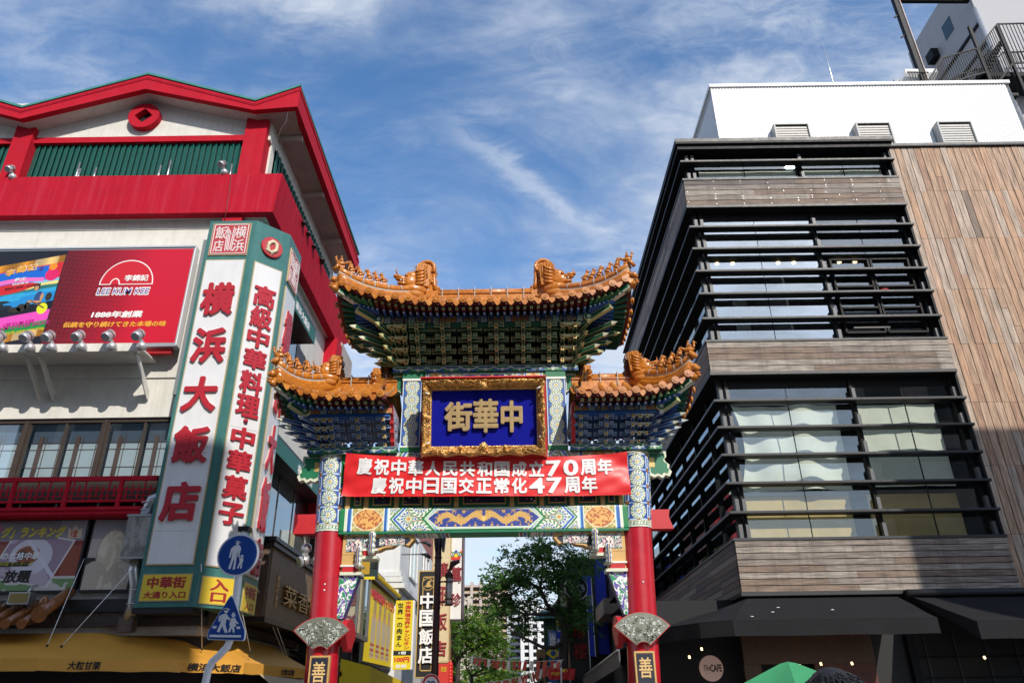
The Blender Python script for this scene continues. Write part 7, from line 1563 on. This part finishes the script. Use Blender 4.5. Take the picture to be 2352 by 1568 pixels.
# bunting and flags
M_fl = mat('flag_red', (.52, .02, .02), .6)
for (a, Ya, b, Yb, n, drop, lb_) in (((0, 1300), 30, (930, 1335), 16, 17, .15, 'string of red bunting flags crossing the street, the upper one'), ((160, 1555), 34, (900, 1345), 16, 30, .2, 'string of red bunting flags climbing towards the flag, the lower one')):
    A, B = at(ZB(*a), Ya), at(ZB(*b), Yb); t = thing('bunting', lb_, 'bunting', tuple((A + B) / 2), 'strings of red bunting'); m = MB(); f = lambda q: A + (B - A) * q - Z_ * drop * 4 * q * (1 - q); m.tube([f(i / 12) for i in range(13)], .012, M_wh, 4); m.build('cord', t); m = MB()
    for i in range(n):
        q = (i + .5) / n; p = f(q); d = (B - A).normalized(); w = .26; s = random.uniform(-.12, .12)
        vs = [p - d * w, p + d * w, p + d * w * .9 + Vector((s, s, -.42)), p - d * w * .9 + Vector((s, s * .5, -.38))]; m.add(vs, [(0, 1, 2, 3)], M_fl if i % 4 else M_wh)
    m.build('flags', t)['kind'] = 'stuff'
t = thing('national_flag', 'red flag with yellow stars and writing hanging on a white pole over the street', 'flag', tuple(at(ZB(905, 1500), 14))); m = MB()
for (xa, xb) in ((782, 905), (912, 1042)):
    vs = []
    for j in range(5):
        for i in range(7): p = at(ZB(xa + (xb - xa) * i / 6, 1420 + 28 * j + 5 * math.sin(i * 1.4 + j)), 14); vs.append(p + Vector((0, .08 * math.sin(i * 1.7 + j * .8), 0)))
    m.add(vs, [(j * 7 + i, j * 7 + i + 1, (j + 1) * 7 + i + 1, (j + 1) * 7 + i) for j in range(4) for i in range(6)], M_fl, True)
m.build('cloth', t); m = MB(); m.cyl(at(ZB(906, 1410), 13.95), at(ZB(912, 1660), 13.95), .03, M_wh, n=6); m.build('pole', t)
m = MB(); p = at(ZB(808, 1490), 13.85); q = at(ZB(890, 1455), 13.85); m.text('慶祝国慶', p, X_, Z_, q.x - p.x, q.z - p.z, M_ye, .01, .01)
for cxs, cys, R in ((930, 1440, .09), (955, 1430, .035), (965, 1445, .035)): c = at(ZB(cxs, cys), 13.85); m.extr([(c.x + (R if k % 2 == 0 else R * .42) * math.sin(k * math.pi / 5), 13.85, c.z + (R if k % 2 == 0 else R * .42) * math.cos(k * math.pi / 5)) for k in range(10)], (0, .01, 0), M_ye)
m.build('emblem', t)
# --- far apartment blocks
def apartments(nm, label, Zf, q, Y, wallm, bandm, nf, nb, dark):
    x0, x1, z0, z1 = fr(Zf, *q, Y); t = thing(nm, label, 'building', ((x0 + x1) / 2, Y, 0)); m = MB(); m.box(x0, x1, Y + 1.5, Y + 15, 0, z1, wallm); m.build('wall', t); fh = (z1 - z0) / nf; bw = (x1 - x0) / nb
    for i in range(-4, nf):
        z = z0 + i * fh; m = MB(); m.box(x0, x1, Y, Y + 1.5, z, z + .25, wallm); m.box(x0, x1, Y, Y + .12, z + .25, z + fh * .38, bandm); m.build('balcony', t)
        for k in range(nb):
            for a, b in ((.12, .42), (.55, .88)): m = MB(); m.box(x0 + (k + a) * bw, x0 + (k + b) * bw, Y + 1.42, Y + 1.52, z + .3, z + fh * .85, dark); m.build('window', t)
    m = MB()
    for k in range(nb + 1): m.box(x0 + k * bw - .22, x0 + k * bw + .22, Y - .25, Y + 1.5, 0, z1 + .8, wallm)
    m.box(x0, x1, Y - .1, Y + 2, z1, z1 + .35, wallm); m.build('pier', t); return t
M_dw = mat('window_dark', (.06, .075, .08), .2)
apartments('apartment_block', 'beige apartment block with ochre balcony bands far down the street', ZA, (1168, 612, 1620, 865), 110, mat('apt_beige', (.46, .38, .33), .8), mat('apt_ochre', (.52, .36, .16), .8), 4, 5, M_dw)
apartments('apartment_block', 'white apartment block with pale grid of balconies behind the dark tree', ZB, (520, 840, 860, 1330), 75, mat('apt_white', (.66, .68, .70), .8), mat('apt_glass', (.42, .47, .48), .5), 7, 4, M_dw)
apartments('apartment_block', 'grey white tower block just behind the white apartments', ZB, (385, 780, 640, 1330), 84, mat('apt_grey', (.48, .50, .54), .8), mat('apt_grey'), 8, 2, M_dw)
apartments('apartment_block', 'low cream house with dark roof between the beige block and the white sign', ZA, (1165, 790, 1240, 1000), 60, mat('apt_cream', (.55, .52, .46), .8), mat('apt_cream'), 2, 1, M_dw)
fs_ = thing('shop_building', 'distant row of small shops closing the street behind the trees', 'building', (0, 130, 0)); m = MB()
for i in range(9): x = -20 + i * 4.4; m.box(x, x + 4.3, 130 + (i % 3) * 2, 140, 0, 7 + (i * 37 % 5), random.choice([M_wb, M_gw, mat('apt_beige'), mat('dark_render')]))
m.build('wall', fs_)
# --- trees
M_bark = mat('bark', (.05, .042, .036), .9, noise=.3, nscale=12)
def leafmat(nm, c):
    m = mat(nm, c, .5, noise=.35, nscale=1.3, spec=.3); t = m.node_tree; b = t.nodes['Principled BSDF']; o = t.nodes['Material Output']
    tr = t.nodes.new('ShaderNodeBsdfTranslucent'); tr.inputs[0].default_value = (c[0] * 1.5, c[1] * 1.5, c[2] * .9, 1); ms = t.nodes.new('ShaderNodeMixShader'); ms.inputs[0].default_value = .38
    t.links.new(b.outputs[0], ms.inputs[1]); t.links.new(tr.outputs[0], ms.inputs[2]); t.links.new(ms.outputs[0], o.inputs[0]); return m
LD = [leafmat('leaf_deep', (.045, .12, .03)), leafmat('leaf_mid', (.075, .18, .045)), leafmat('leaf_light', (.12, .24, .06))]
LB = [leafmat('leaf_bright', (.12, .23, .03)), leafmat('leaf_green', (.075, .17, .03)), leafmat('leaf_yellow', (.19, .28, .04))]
def tree(label, base, limbs, clumps, leaf, n, seed, mats, tr):
    t = thing('street_tree', label, 'tree', tuple(base), 'street trees'); R = np.random.default_rng(seed); rnd = random.Random(seed); m = MB()
    for P, r0, r1 in limbs: k = len(P); m.tube(P, [r0 + (r1 - r0) * i / (k - 1) for i in range(k)], M_bark, 8)
    tips = [P[-1] for P, _, _ in limbs] + [P[len(P) // 2] for P, _, _ in limbs]
    for c, r in clumps:
        c = Vector(c); q = min(tips, key=lambda a: (Vector(a) - c).length); mid = (Vector(q) + c) / 2 + Vector((rnd.uniform(-.3, .3), rnd.uniform(-.3, .3), rnd.uniform(-.1, .3))); m.tube([q, mid, c], [.05, .035, .015], M_bark, 5)
        for k in range(4): e = c + Vector((rnd.uniform(-1, 1), rnd.uniform(-1, 1), rnd.uniform(-.4, .7))) * r * .9; m.tube([c, (c + e) / 2 + Vector((0, 0, .1)), e], [.018, .012, .006], M_bark, 4)
    m.build('trunk', t)
    V = []; MI = []; tot = sum(r ** 2.2 for _, r in clumps)
    for c, r in clumps:
        k = int(n * r ** 2.2 / tot); ns = max(3, k // 22)
        for s in range(ns):      # sprays of leaflets
            d = R.normal(size=3); d /= np.linalg.norm(d); o = np.array(c) + d * r * (.25 + .8 * R.random() ** .6) * np.array([1, 1, .62]); dr = d * np.array([1, 1, .25]) + R.normal(size=3) * .3 + np.array([0, 0, -.15]); dr /= np.linalg.norm(dr)
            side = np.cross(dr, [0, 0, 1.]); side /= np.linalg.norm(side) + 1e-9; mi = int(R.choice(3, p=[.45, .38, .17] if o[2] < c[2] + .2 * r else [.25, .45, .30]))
            for i in range(22):
                a = (i // 2) / 11; sg = -1 if i % 2 else 1; p = o + dr * a * leaf * 4.2 + R.normal(size=3) * leaf * .25; l = side * sg * .8 + dr * .5 + R.normal(size=3) * .35; l /= np.linalg.norm(l); w = np.cross(l, R.normal(size=3)); w /= np.linalg.norm(w) + 1e-9
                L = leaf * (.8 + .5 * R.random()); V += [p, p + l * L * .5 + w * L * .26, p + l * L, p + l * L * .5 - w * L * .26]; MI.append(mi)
    V = np.array(V, np.float32); nf = len(MI); me = bpy.data.meshes.new('crown'); me.vertices.add(len(V)); me.vertices.foreach_set('co', V.ravel()); me.loops.add(nf * 4); me.loops.foreach_set('vertex_index', np.arange(nf * 4, dtype=np.int32)); me.polygons.add(nf); me.polygons.foreach_set('loop_start', np.arange(nf, dtype=np.int32) * 4); me.polygons.foreach_set('loop_total', np.full(nf, 4, np.int32)); me.update(calc_edges=True)
    for q in mats: me.materials.append(q)
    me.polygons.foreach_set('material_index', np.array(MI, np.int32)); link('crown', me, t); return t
TY = 18.0
def B_(x, y, dy=0): return at(ZB(x, y), TY + dy)
limbs = [([B_(935, 1700), B_(930, 1300), B_(945, 1050), B_(905, 930), B_(830, 850)], .24, .15), ([B_(920, 980), B_(880, 800, .3), B_(880, 600, .5), B_(830, 420, .3), B_(770, 230, .2)], .15, .04), ([B_(830, 860), B_(760, 780, -.4), B_(700, 620, -.6), B_(560, 560, -.5), B_(430, 490, -.4)], .11, .03), ([B_(850, 880), B_(700, 885, -.5), B_(540, 880, -.8), B_(400, 840, -1)], .10, .03),
    ([B_(925, 1160), B_(840, 1215, -.6), B_(720, 1210, -1), B_(600, 1150, -1.2), B_(450, 1080, -1.3), B_(340, 980, -1)], .11, .03), ([B_(910, 940), B_(1000, 780, .5), B_(1060, 600, .8), B_(1080, 430, .9)], .10, .03), ([B_(700, 640, -.5), B_(720, 430, -.2), B_(700, 260, 0)], .06, .02), ([B_(560, 560, -.4), B_(400, 690, -.6), B_(250, 640, -.8)], .05, .02), ([B_(950, 1040), B_(1010, 930, .8), B_(1080, 860, 1.2)], .08, .03)]
cl = []
for x, y, r in ((760, 210, .75), (720, 160, .5), (860, 250, .7), (600, 290, .8), (500, 260, .7), (690, 350, .7), (430, 310, .6), (820, 400, .8), (950, 330, .8), (1060, 330, .75), (1160, 340, .7), (1220, 390, .5), (560, 430, .7), (420, 470, .8), (330, 490, .8), (270, 560, .7), (380, 600, .75), (640, 520, .8), (720, 480, .6), (560, 620, .6), (440, 560, .6), (300, 660, .7), (230, 690, .55), (680, 690, .6), (760, 620, .6), (850, 560, .7), (930, 480, .8), (990, 520, .6), (930, 620, .6), (330, 780, .75), (430, 800, .7), (260, 820, .7), (530, 790, .55), (620, 760, .4), (200, 870, .6), (340, 900, .6), (940, 800, .8), (1020, 850, .9), (1080, 930, .8), (960, 930, .7), (1110, 780, .55), (520, 940, .55), (600, 1000, .5), (540, 1060, .5), (480, 1000, .45), (700, 230, .4), (870, 170, .4)):
    cl.append((B_(x + random.uniform(-15, 15), y + random.uniform(-12, 12), random.uniform(-1.1, 1.3)), r * .95))
tree('dark leafy street tree with spreading limbs in front of the white apartments', B_(935, 1800), limbs, cl,   .125, 22000, 3, LD, None)
TY = 38.0
def A_(x, y, dy=0): return at(ZA(x, y), TY + dy)
limbs = [([A_(1130, 1800), A_(1120, 1500), A_(1130, 1330), A_(1160, 1200)], .2, .1), ([A_(1130, 1340), A_(1230, 1180, .4), A_(1320, 1060, .5)], .1, .03), ([A_(1160, 1200), A_(1180, 1060), A_(1220, 960)], .1, .03), ([A_(1125, 1380), A_(1080, 1250, -.5), A_(1060, 1120, -.6)], .07, .03), ([A_(1250, 1800), A_(1260, 1500), A_(1200, 1400)], .15, .06)]
cl = []
for x, y, r in ((1180, 930, .9), (1260, 920, .9), (1340, 950, 1.), (1420, 980, 1.), (1120, 980, .8), (1080, 1040, .8), (1170, 1030, .9), (1250, 1020, 1.), (1340, 1060, 1.), (1430, 1080, 1.), (1080, 1130, .8), (1160, 1130, .9), (1260, 1130, 1.), (1350, 1150, 1.), (1440, 1180, 1.), (1080, 1220, .7), (1190, 1230, .8), (1300, 1250, .9), (1400, 1270, .9), (1500, 1100, .9), (1540, 1200, .9), (1480, 1280, .8), (1120, 1300, .6), (1380, 1370, .7), (1290, 1350, .6), (1560, 1300, .7), (1600, 1380, .7), (1500, 1390, .6), (1050, 1290, .5), (1110, 900, .5)):
    cl.append((A_(x, y, random.uniform(-1, 1.6)), r * 1.12))
tree('bright green round topped street tree beside the beige sign tower', A_(1130, 1800), limbs, cl, .145, 17000, 8, LB, None)
TY = 48.0
cl = [(A_(x, y, random.uniform(-1, 1)), r) for x, y, r in ((1330, 1480, 1.5), (1420, 1500, 1.6), (1510, 1470, 1.5), (1590, 1500, 1.5), (1250, 1520, 1.4), (1460, 1560, 1.4), (1370, 1570, 1.3), (1560, 1580, 1.3))]
tree('low yellowish tree far down the street under the bunting', A_(1420, 1900), [([A_(1420, 1900), A_(1420, 1600), A_(1440, 1520)], .25, .08)], cl, .2, 6000, 9, LB, None)
# ================================================================== traffic sign pole in front
TSY = -7.0
ts = thing('traffic_sign', 'white pole with a round pedestrian sign and a triangular school crossing sign', 'traffic sign', (-3.1, TSY, 0)); M_tp = mat('pole_white', (.78, .79, .82), .4, noise=.08); M_tb = mat('sign_traffic_blue', (.008, .06, .30), .35); M_tw = mat('sign_traffic_white', (.72, .75, .80), .4)
def T(x, y, d=0): return at(Z3(x, y), TSY + d)
m = MB(); P = [T(1740, 480, .06), T(1700, 800, .06), T(1650, 1230, .06), T(1618, 1310, .06), T(1560, 1370, .06), T(1510, 1415, .06), T(1480, 1480, .06), T(1462, 1570, .06)]; b = P[-1]; P.append(Vector((b.x + .01, b.y, 0))); m.tube(P, .05, M_tp, 16); m.cyl((b.x, b.y, b.z - .05), (b.x, b.y, b.z - .02), .056, M_black); q = P[0]; m.box(q.x - .08, q.x + .08, q.y - .06, q.y + .1, q.z - .02, q.z + .05, M_black); m.build('pole', ts)
c = T(1694, 655); R = .30; m = MB(); m.cyl(c, c + Vector((0, .025, 0)), R, M_tw, n=48); m.cyl(c - Vector((0, .006, 0)), c, R * .915, M_tb, n=48); m.box(c.x - .03, c.x + .12, c.y + .02, c.y + .1, c.z - .15, c.z - .1, M_tp); o = m.build('round_sign', ts)
k = .3226 / FPX * (T(1694, 655) - CAM).dot(fwd)
def S(x, y): return Vector((c.x + (x - 1694) * k, c.y - .010, c.z - (y - 655) * k * 1.02))
def fig(o, org, y0):
    pass
m = MB()
def blob(x, y, rx, ry, ang=0): m.extr([S(x + rx * math.cos(a) * math.cos(ang) - ry * math.sin(a) * math.sin(ang), y + rx * math.cos(a) * math.sin(ang) + ry * math.sin(a) * math.cos(ang)) for a in np.linspace(0, 2 * math.pi, 15)[:-1]], (0, .004, 0), M_tw)
def poly(*pts): m.extr([S(*p) for p in pts], (0, .004, 0), M_tw)
blob(1681, 572, 13, 15); poly((1660, 592), (1700, 592), (1712, 610), (1706, 660), (1696, 668), (1692, 612), (1690, 668), (1688, 752), (1672, 754), (1676, 690), (1668, 690), (1656, 752), (1640, 748), (1654, 680), (1652, 620), (1644, 676), (1634, 672), (1640, 612)); poly((1668, 562), (1704, 568), (1702, 573), (1668, 568)); poly((1664, 590), (1690, 586), (1698, 592))
blob(1726, 664, 9, 10); poly((1712, 676), (1736, 676), (1740, 700), (1732, 712), (1736, 748), (1726, 748), (1722, 716), (1712, 748), (1702, 744), (1714, 706)); poly((1700, 652), (1706, 648), (1718, 684), (1712, 688)); blob(1690, 660, 6, 10)
m.build('pedestrian_symbol', o)
pts = [(1647, 942), (1662, 955), (1748, 1200), (1745, 1252), (1735, 1266), (1484, 1258), (1472, 1246), (1482, 1196), (1632, 955)]
m = MB(); m.extr([T(x, y) for x, y in pts], (0, .02, 0), M_tw); cx = sum(p[0] for p in pts) / 9; cy_ = sum(p[1] for p in pts) / 9; ctr = (1615, 1150)
m.extr([T(ctr[0] + (x - ctr[0]) * .955, ctr[1] + (y - ctr[1]) * .955) + Vector((0, -.006, 0)) for x, y in pts], (0, .01, 0), M_tb); o2 = m.build('triangular_sign', ts)
S = lambda x, y: T(x, y) + Vector((0, -.011, 0))
m = MB()
blob(1612, 1050, 17, 19); poly((1588, 1042), (1630, 1036), (1640, 1044), (1596, 1052)); poly((1580, 1078), (1616, 1072), (1628, 1096), (1650, 1116), (1644, 1128), (1616, 1110), (1606, 1150), (1622, 1206), (1602, 1210), (1584, 1160), (1562, 1206), (1545, 1200), (1572, 1140)); poly((1562, 1090), (1582, 1080), (1578, 1128), (1556, 1128)); blob(1664, 1084, 14, 16); blob(1664, 1068, 8, 5); poly((1648, 1104), (1676, 1104), (1684, 1124), (1700, 1140), (1694, 1148), (1676, 1136), (1684, 1160), (1668, 1166), (1672, 1206), (1660, 1208), (1652, 1172), (1640, 1204), (1626, 1206), (1640, 1160), (1634, 1150)); poly((1628, 1110), (1648, 1112), (1644, 1122), (1626, 1120)); poly((1517, 1160), (1545, 1160), (1542, 1178), (1514, 1178)); poly((1686, 1164), (1712, 1164), (1712, 1182), (1686, 1182)); poly((1494, 1222), (1718, 1226), (1716, 1242), (1490, 1240))
m.build('children_symbol', o2)
# ================================================================== umbrella and person
um = thing('parasol', 'bright green parasol opened in front of the dark cafe', 'parasol', (5.55, -4, 0)); M_um = mat('parasol_green', (.05, .27, .12), .75, noise=.08, spec=.15)
m = MB(); ap = Vector((5.45, -4.0, 2.20)); rim = 1.55; n = 6
for i in range(n):
    a0, a1 = 2 * math.pi * (i + .25) / n, 2 * math.pi * (i + 1.25) / n
    top0, top1 = [ap + Vector((.15 * math.cos(a), .15 * math.sin(a), 0)) for a in (a0, a1)]
    e0, e1 = [ap + Vector((rim * math.cos(a), rim * math.sin(a), -.56)) for a in (a0, a1)]
    K = 6; L = 6; vs = []
    for j in range(L + 1):
        for q in range(K + 1): u = q / K; v = j / L; p = (top0 * (1 - u) + top1 * u) * (1 - v) + (e0 * (1 - u) + e1 * u) * v; vs.append(p - Z_ * (.10 * math.sin(math.pi * u) * v))
    m.add(vs, [(j * (K + 1) + q, j * (K + 1) + q + 1, (j + 1) * (K + 1) + q + 1, (j + 1) * (K + 1) + q) for j in range(L) for q in range(K)], M_um, True)
    m.add([e0, e1, e1 - Z_ * .16, e0 - Z_ * .16], [(0, 1, 2, 3)], M_um)
m.add([ap + Vector((.15 * math.cos(2 * math.pi * (i + .25) / n), .15 * math.sin(2 * math.pi * (i + .25) / n), .0)) for i in range(n)] + [ap + Z_ * .03], [(i, (i + 1) % n, n) for i in range(n)], M_um); m.build('canopy', um)
m = MB(); m.cyl((5.55, -4, 0), (5.55, -4, 2.2), .025, M_wh); m.cyl((5.55, -4, 0), (5.55, -4, .12), .25, M_blk)
for i in range(n): a = 2 * math.pi * (i + .25) / n; m.cyl(ap - Z_ * .02, ap + Vector((rim * math.cos(a), rim * math.sin(a), -.58)), .008, M_wh, n=5)
m.build('pole', um)
# person: one skinned body, seen only by the top of the head
PX, PYp = 1.845, -15.2; pe = thing('person', 'person with short black hair at the bottom right edge of the photo', 'person', (PX, PYp, 0)); M_skin = mat('skin', (.46, .27, .19), .5, noise=.05); M_shirt = mat('shirt_dark', (.03, .035, .05), .8); M_hair = mat('hair_black', (.008, .008, .010), .42, noise=.3, nscale=60, stretch=(1, 1, .2), bump=.5, bscale=120)
J = {'pel': ((0, 0, .95), .13), 'sp': ((0, .01, 1.15), .125), 'ch': ((0, .0, 1.33), .14), 'nk': ((0, .01, 1.46), .056), 'hd0': ((0, -.005, 1.53), .062), 'hd1': ((0, -.015, 1.60), .076), 'hd2': ((0, 0, 1.655), .07)}
E_ = [('pel', 'sp'), ('sp', 'ch'), ('ch', 'nk'), ('nk', 'hd0'), ('hd0', 'hd1'), ('hd1', 'hd2')]
for s, L in ((-1, 'l'), (1, 'r')):
    for nm, p, r, par in (('sh', (s * .18, 0, 1.38), .06, 'ch'), ('el', (s * .25, .02, 1.10), .042, 'sh'), ('wr', (s * .26, -.06, .86), .03, 'el'), ('pm', (s * .262, -.08, .79), .033, 'wr'), ('hp', (s * .09, 0, .88), .095, 'pel'), ('kn', (s * .10, -.02, .48), .058, 'hp'), ('an', (s * .10, .02, .09), .042, 'kn'), ('to', (s * .11, -.14, .04), .035, 'an')): J[nm + L] = (p, r); E_.append((par if par in J else par + L, nm + L))
    for f, (dx, dy, ln) in enumerate(((-.028, -.01, .075), (-.010, -.012, .088), (.010, -.01, .082), (.026, -.004, .064))): J['f%d%s' % (f, L)] = ((s * .262 + dx, -.092 + dy, .765 - .02), .0095); E_.append(('pm' + L, 'f%d%s' % (f, L))); J['g%d%s' % (f, L)] = ((s * .262 + dx, -.10 + dy * 2, .765 - ln), .008); E_.append(('f%d%s' % (f, L), 'g%d%s' % (f, L)))
    J['t0' + L] = ((s * .262 - s * .03, -.12, .80), .011); J['t1' + L] = ((s * .262 - s * .035, -.135, .765), .009); E_ += [('wr' + L, 't0' + L), ('t0' + L, 't1' + L)]
names = list(J); me = bpy.data.meshes.new('body'); me.from_pydata([(PX + J[k][0][0], PYp + J[k][0][1], J[k][0][2]) for k in names], [(names.index(a), names.index(b)) for a, b in E_], []); body = link('body', me, pe)
md = body.modifiers.new('skin', 'SKIN'); me.skin_vertices.new() if not me.skin_vertices else None
for i, k_ in enumerate(names): me.skin_vertices[0].data[i].radius = (J[k_][1], J[k_][1] * (.72 if k_ in ('pel', 'sp', 'ch') else 1))
me.skin_vertices[0].data[0].use_root = True
sd = body.modifiers.new('sub', 'SUBSURF'); sd.levels = 1; sd.render_levels = 2; me.materials.append(M_skin)
m = MB()   # face features on the side turned to the camera
H = Vector((PX, PYp, 1.60)); m.ball(H + Vector((0, -.088, -.02)), (.014, .02, .022), M_skin, 8, 6)
for s in (-1, 1): m.ball(H + Vector((s * .032, -.078, .01)), (.014, .008, .008), M_wh, 8, 6); m.ball(H + Vector((s * .032, -.085, .01)), (.006, .003, .006), M_hair, 6, 5); m.ball(H + Vector((s * .032, -.08, .032)), (.02, .006, .004), M_hair, 8, 5); m.ball(H + Vector((s * .082, .0, -.005)), (.012, .022, .032), M_skin, 8, 6)
m.ball(H + Vector((0, -.08, -.06)), (.025, .008, .006), mat('lips', (.35, .12, .10), .5), 8, 5); m.build('face', pe)
m = MB(); m.ball(H + Vector((0, .02, .018)), (.088, .098, .090), M_hair, 24, 14)
rg = random.Random(4)
for i in range(1100):
    a = rg.uniform(0, 2 * math.pi); e = rg.uniform(.05, 1.5); d = Vector((math.cos(a) * math.cos(e), math.sin(a) * math.cos(e), math.sin(e))); p0 = H + Vector((0, .02, .018)) + Vector((d.x * .086, d.y * .096, d.z * .088)); fl = Vector((d.x * .9 + .25 + rg.gauss(0, .16), d.y * .7 - .35 + rg.gauss(0, .16), -.5 - .5 * rg.random())).normalized(); q = p0 + fl * rg.uniform(.015, .04) + d * rg.uniform(.0, .007); r = q + fl * rg.uniform(.012, .03) - d * .006; m.tube([p0, q, r], [.0016, .0024, .0006], M_hair, 3, cap=False)
m.build('hair', pe)
m = MB(); m.lathe([(.17, .90), (.165, 1.0), (.15, 1.15), (.175, 1.32), (.16, 1.41), (.07, 1.465), (.06, 1.47)], (PX, PYp, 0), M_shirt, 24); m.v = [(PX + (x - PX) * 1.12, PYp + (y - PYp) * .72, z) for x, y, z in m.v]
for s in (-1, 1): m.tube([(PX + s * .15, PYp, 1.40), (PX + s * .20, PYp, 1.37), (PX + s * .235, PYp + .01, 1.22)], [.06, .072, .06], M_shirt, 12)
m.build('shirt', pe); m = MB()
for s in (-1, 1): m.tube([(PX + s * .085, PYp, .97), (PX + s * .095, PYp, .8), (PX + s * .10, PYp - .02, .48), (PX + s * .10, PYp + .015, .1)], [.115, .105, .075, .06], mat('trousers', (.04, .04, .045), .8), 14)
m.build('trousers', pe)
# ================================================================== buildings across the street, behind the camera
M_off = mat('office_beige', (.36, .34, .31), .8, noise=.08)
def office(label, x0, x1, y0, y1, z1, n, sk=0):
    t = thing('office_building', label, 'building', ((x0 + x1) / 2, (y0 + y1) / 2, 0)); m = MB(); m.extr([(x0 + sk, y0, 0), (x1, y0, 0), (x1, y1, 0), (x0, y1, 0)], (0, 0, z1), M_off); m.extr([(x0 + sk, y0, z1), (x1, y0, z1), (x1, y1, z1), (x0, y1, z1)], (0, 0, .5), M_gw); m.build('wall', t)
    for z in np.arange(4.5, z1 - 2, 3.4):
        for i in range(n): a = x0 + (x1 - x0) * (i + .2) / n; b = x0 + (x1 - x0) * (i + .8) / n; m = MB(); m.box(a, b, y1 + .01, y1 + .05, z, z + 1.9, M_dw); m.build('window', t)
office('beige office block across the street, reflected in the left windows', -34, 5.6, -40, -25, 29.8, 12)
office('beige office block across the street, shading the timber wall', 18.8, 46, -24, -12, 20.7, 8, 5.9)
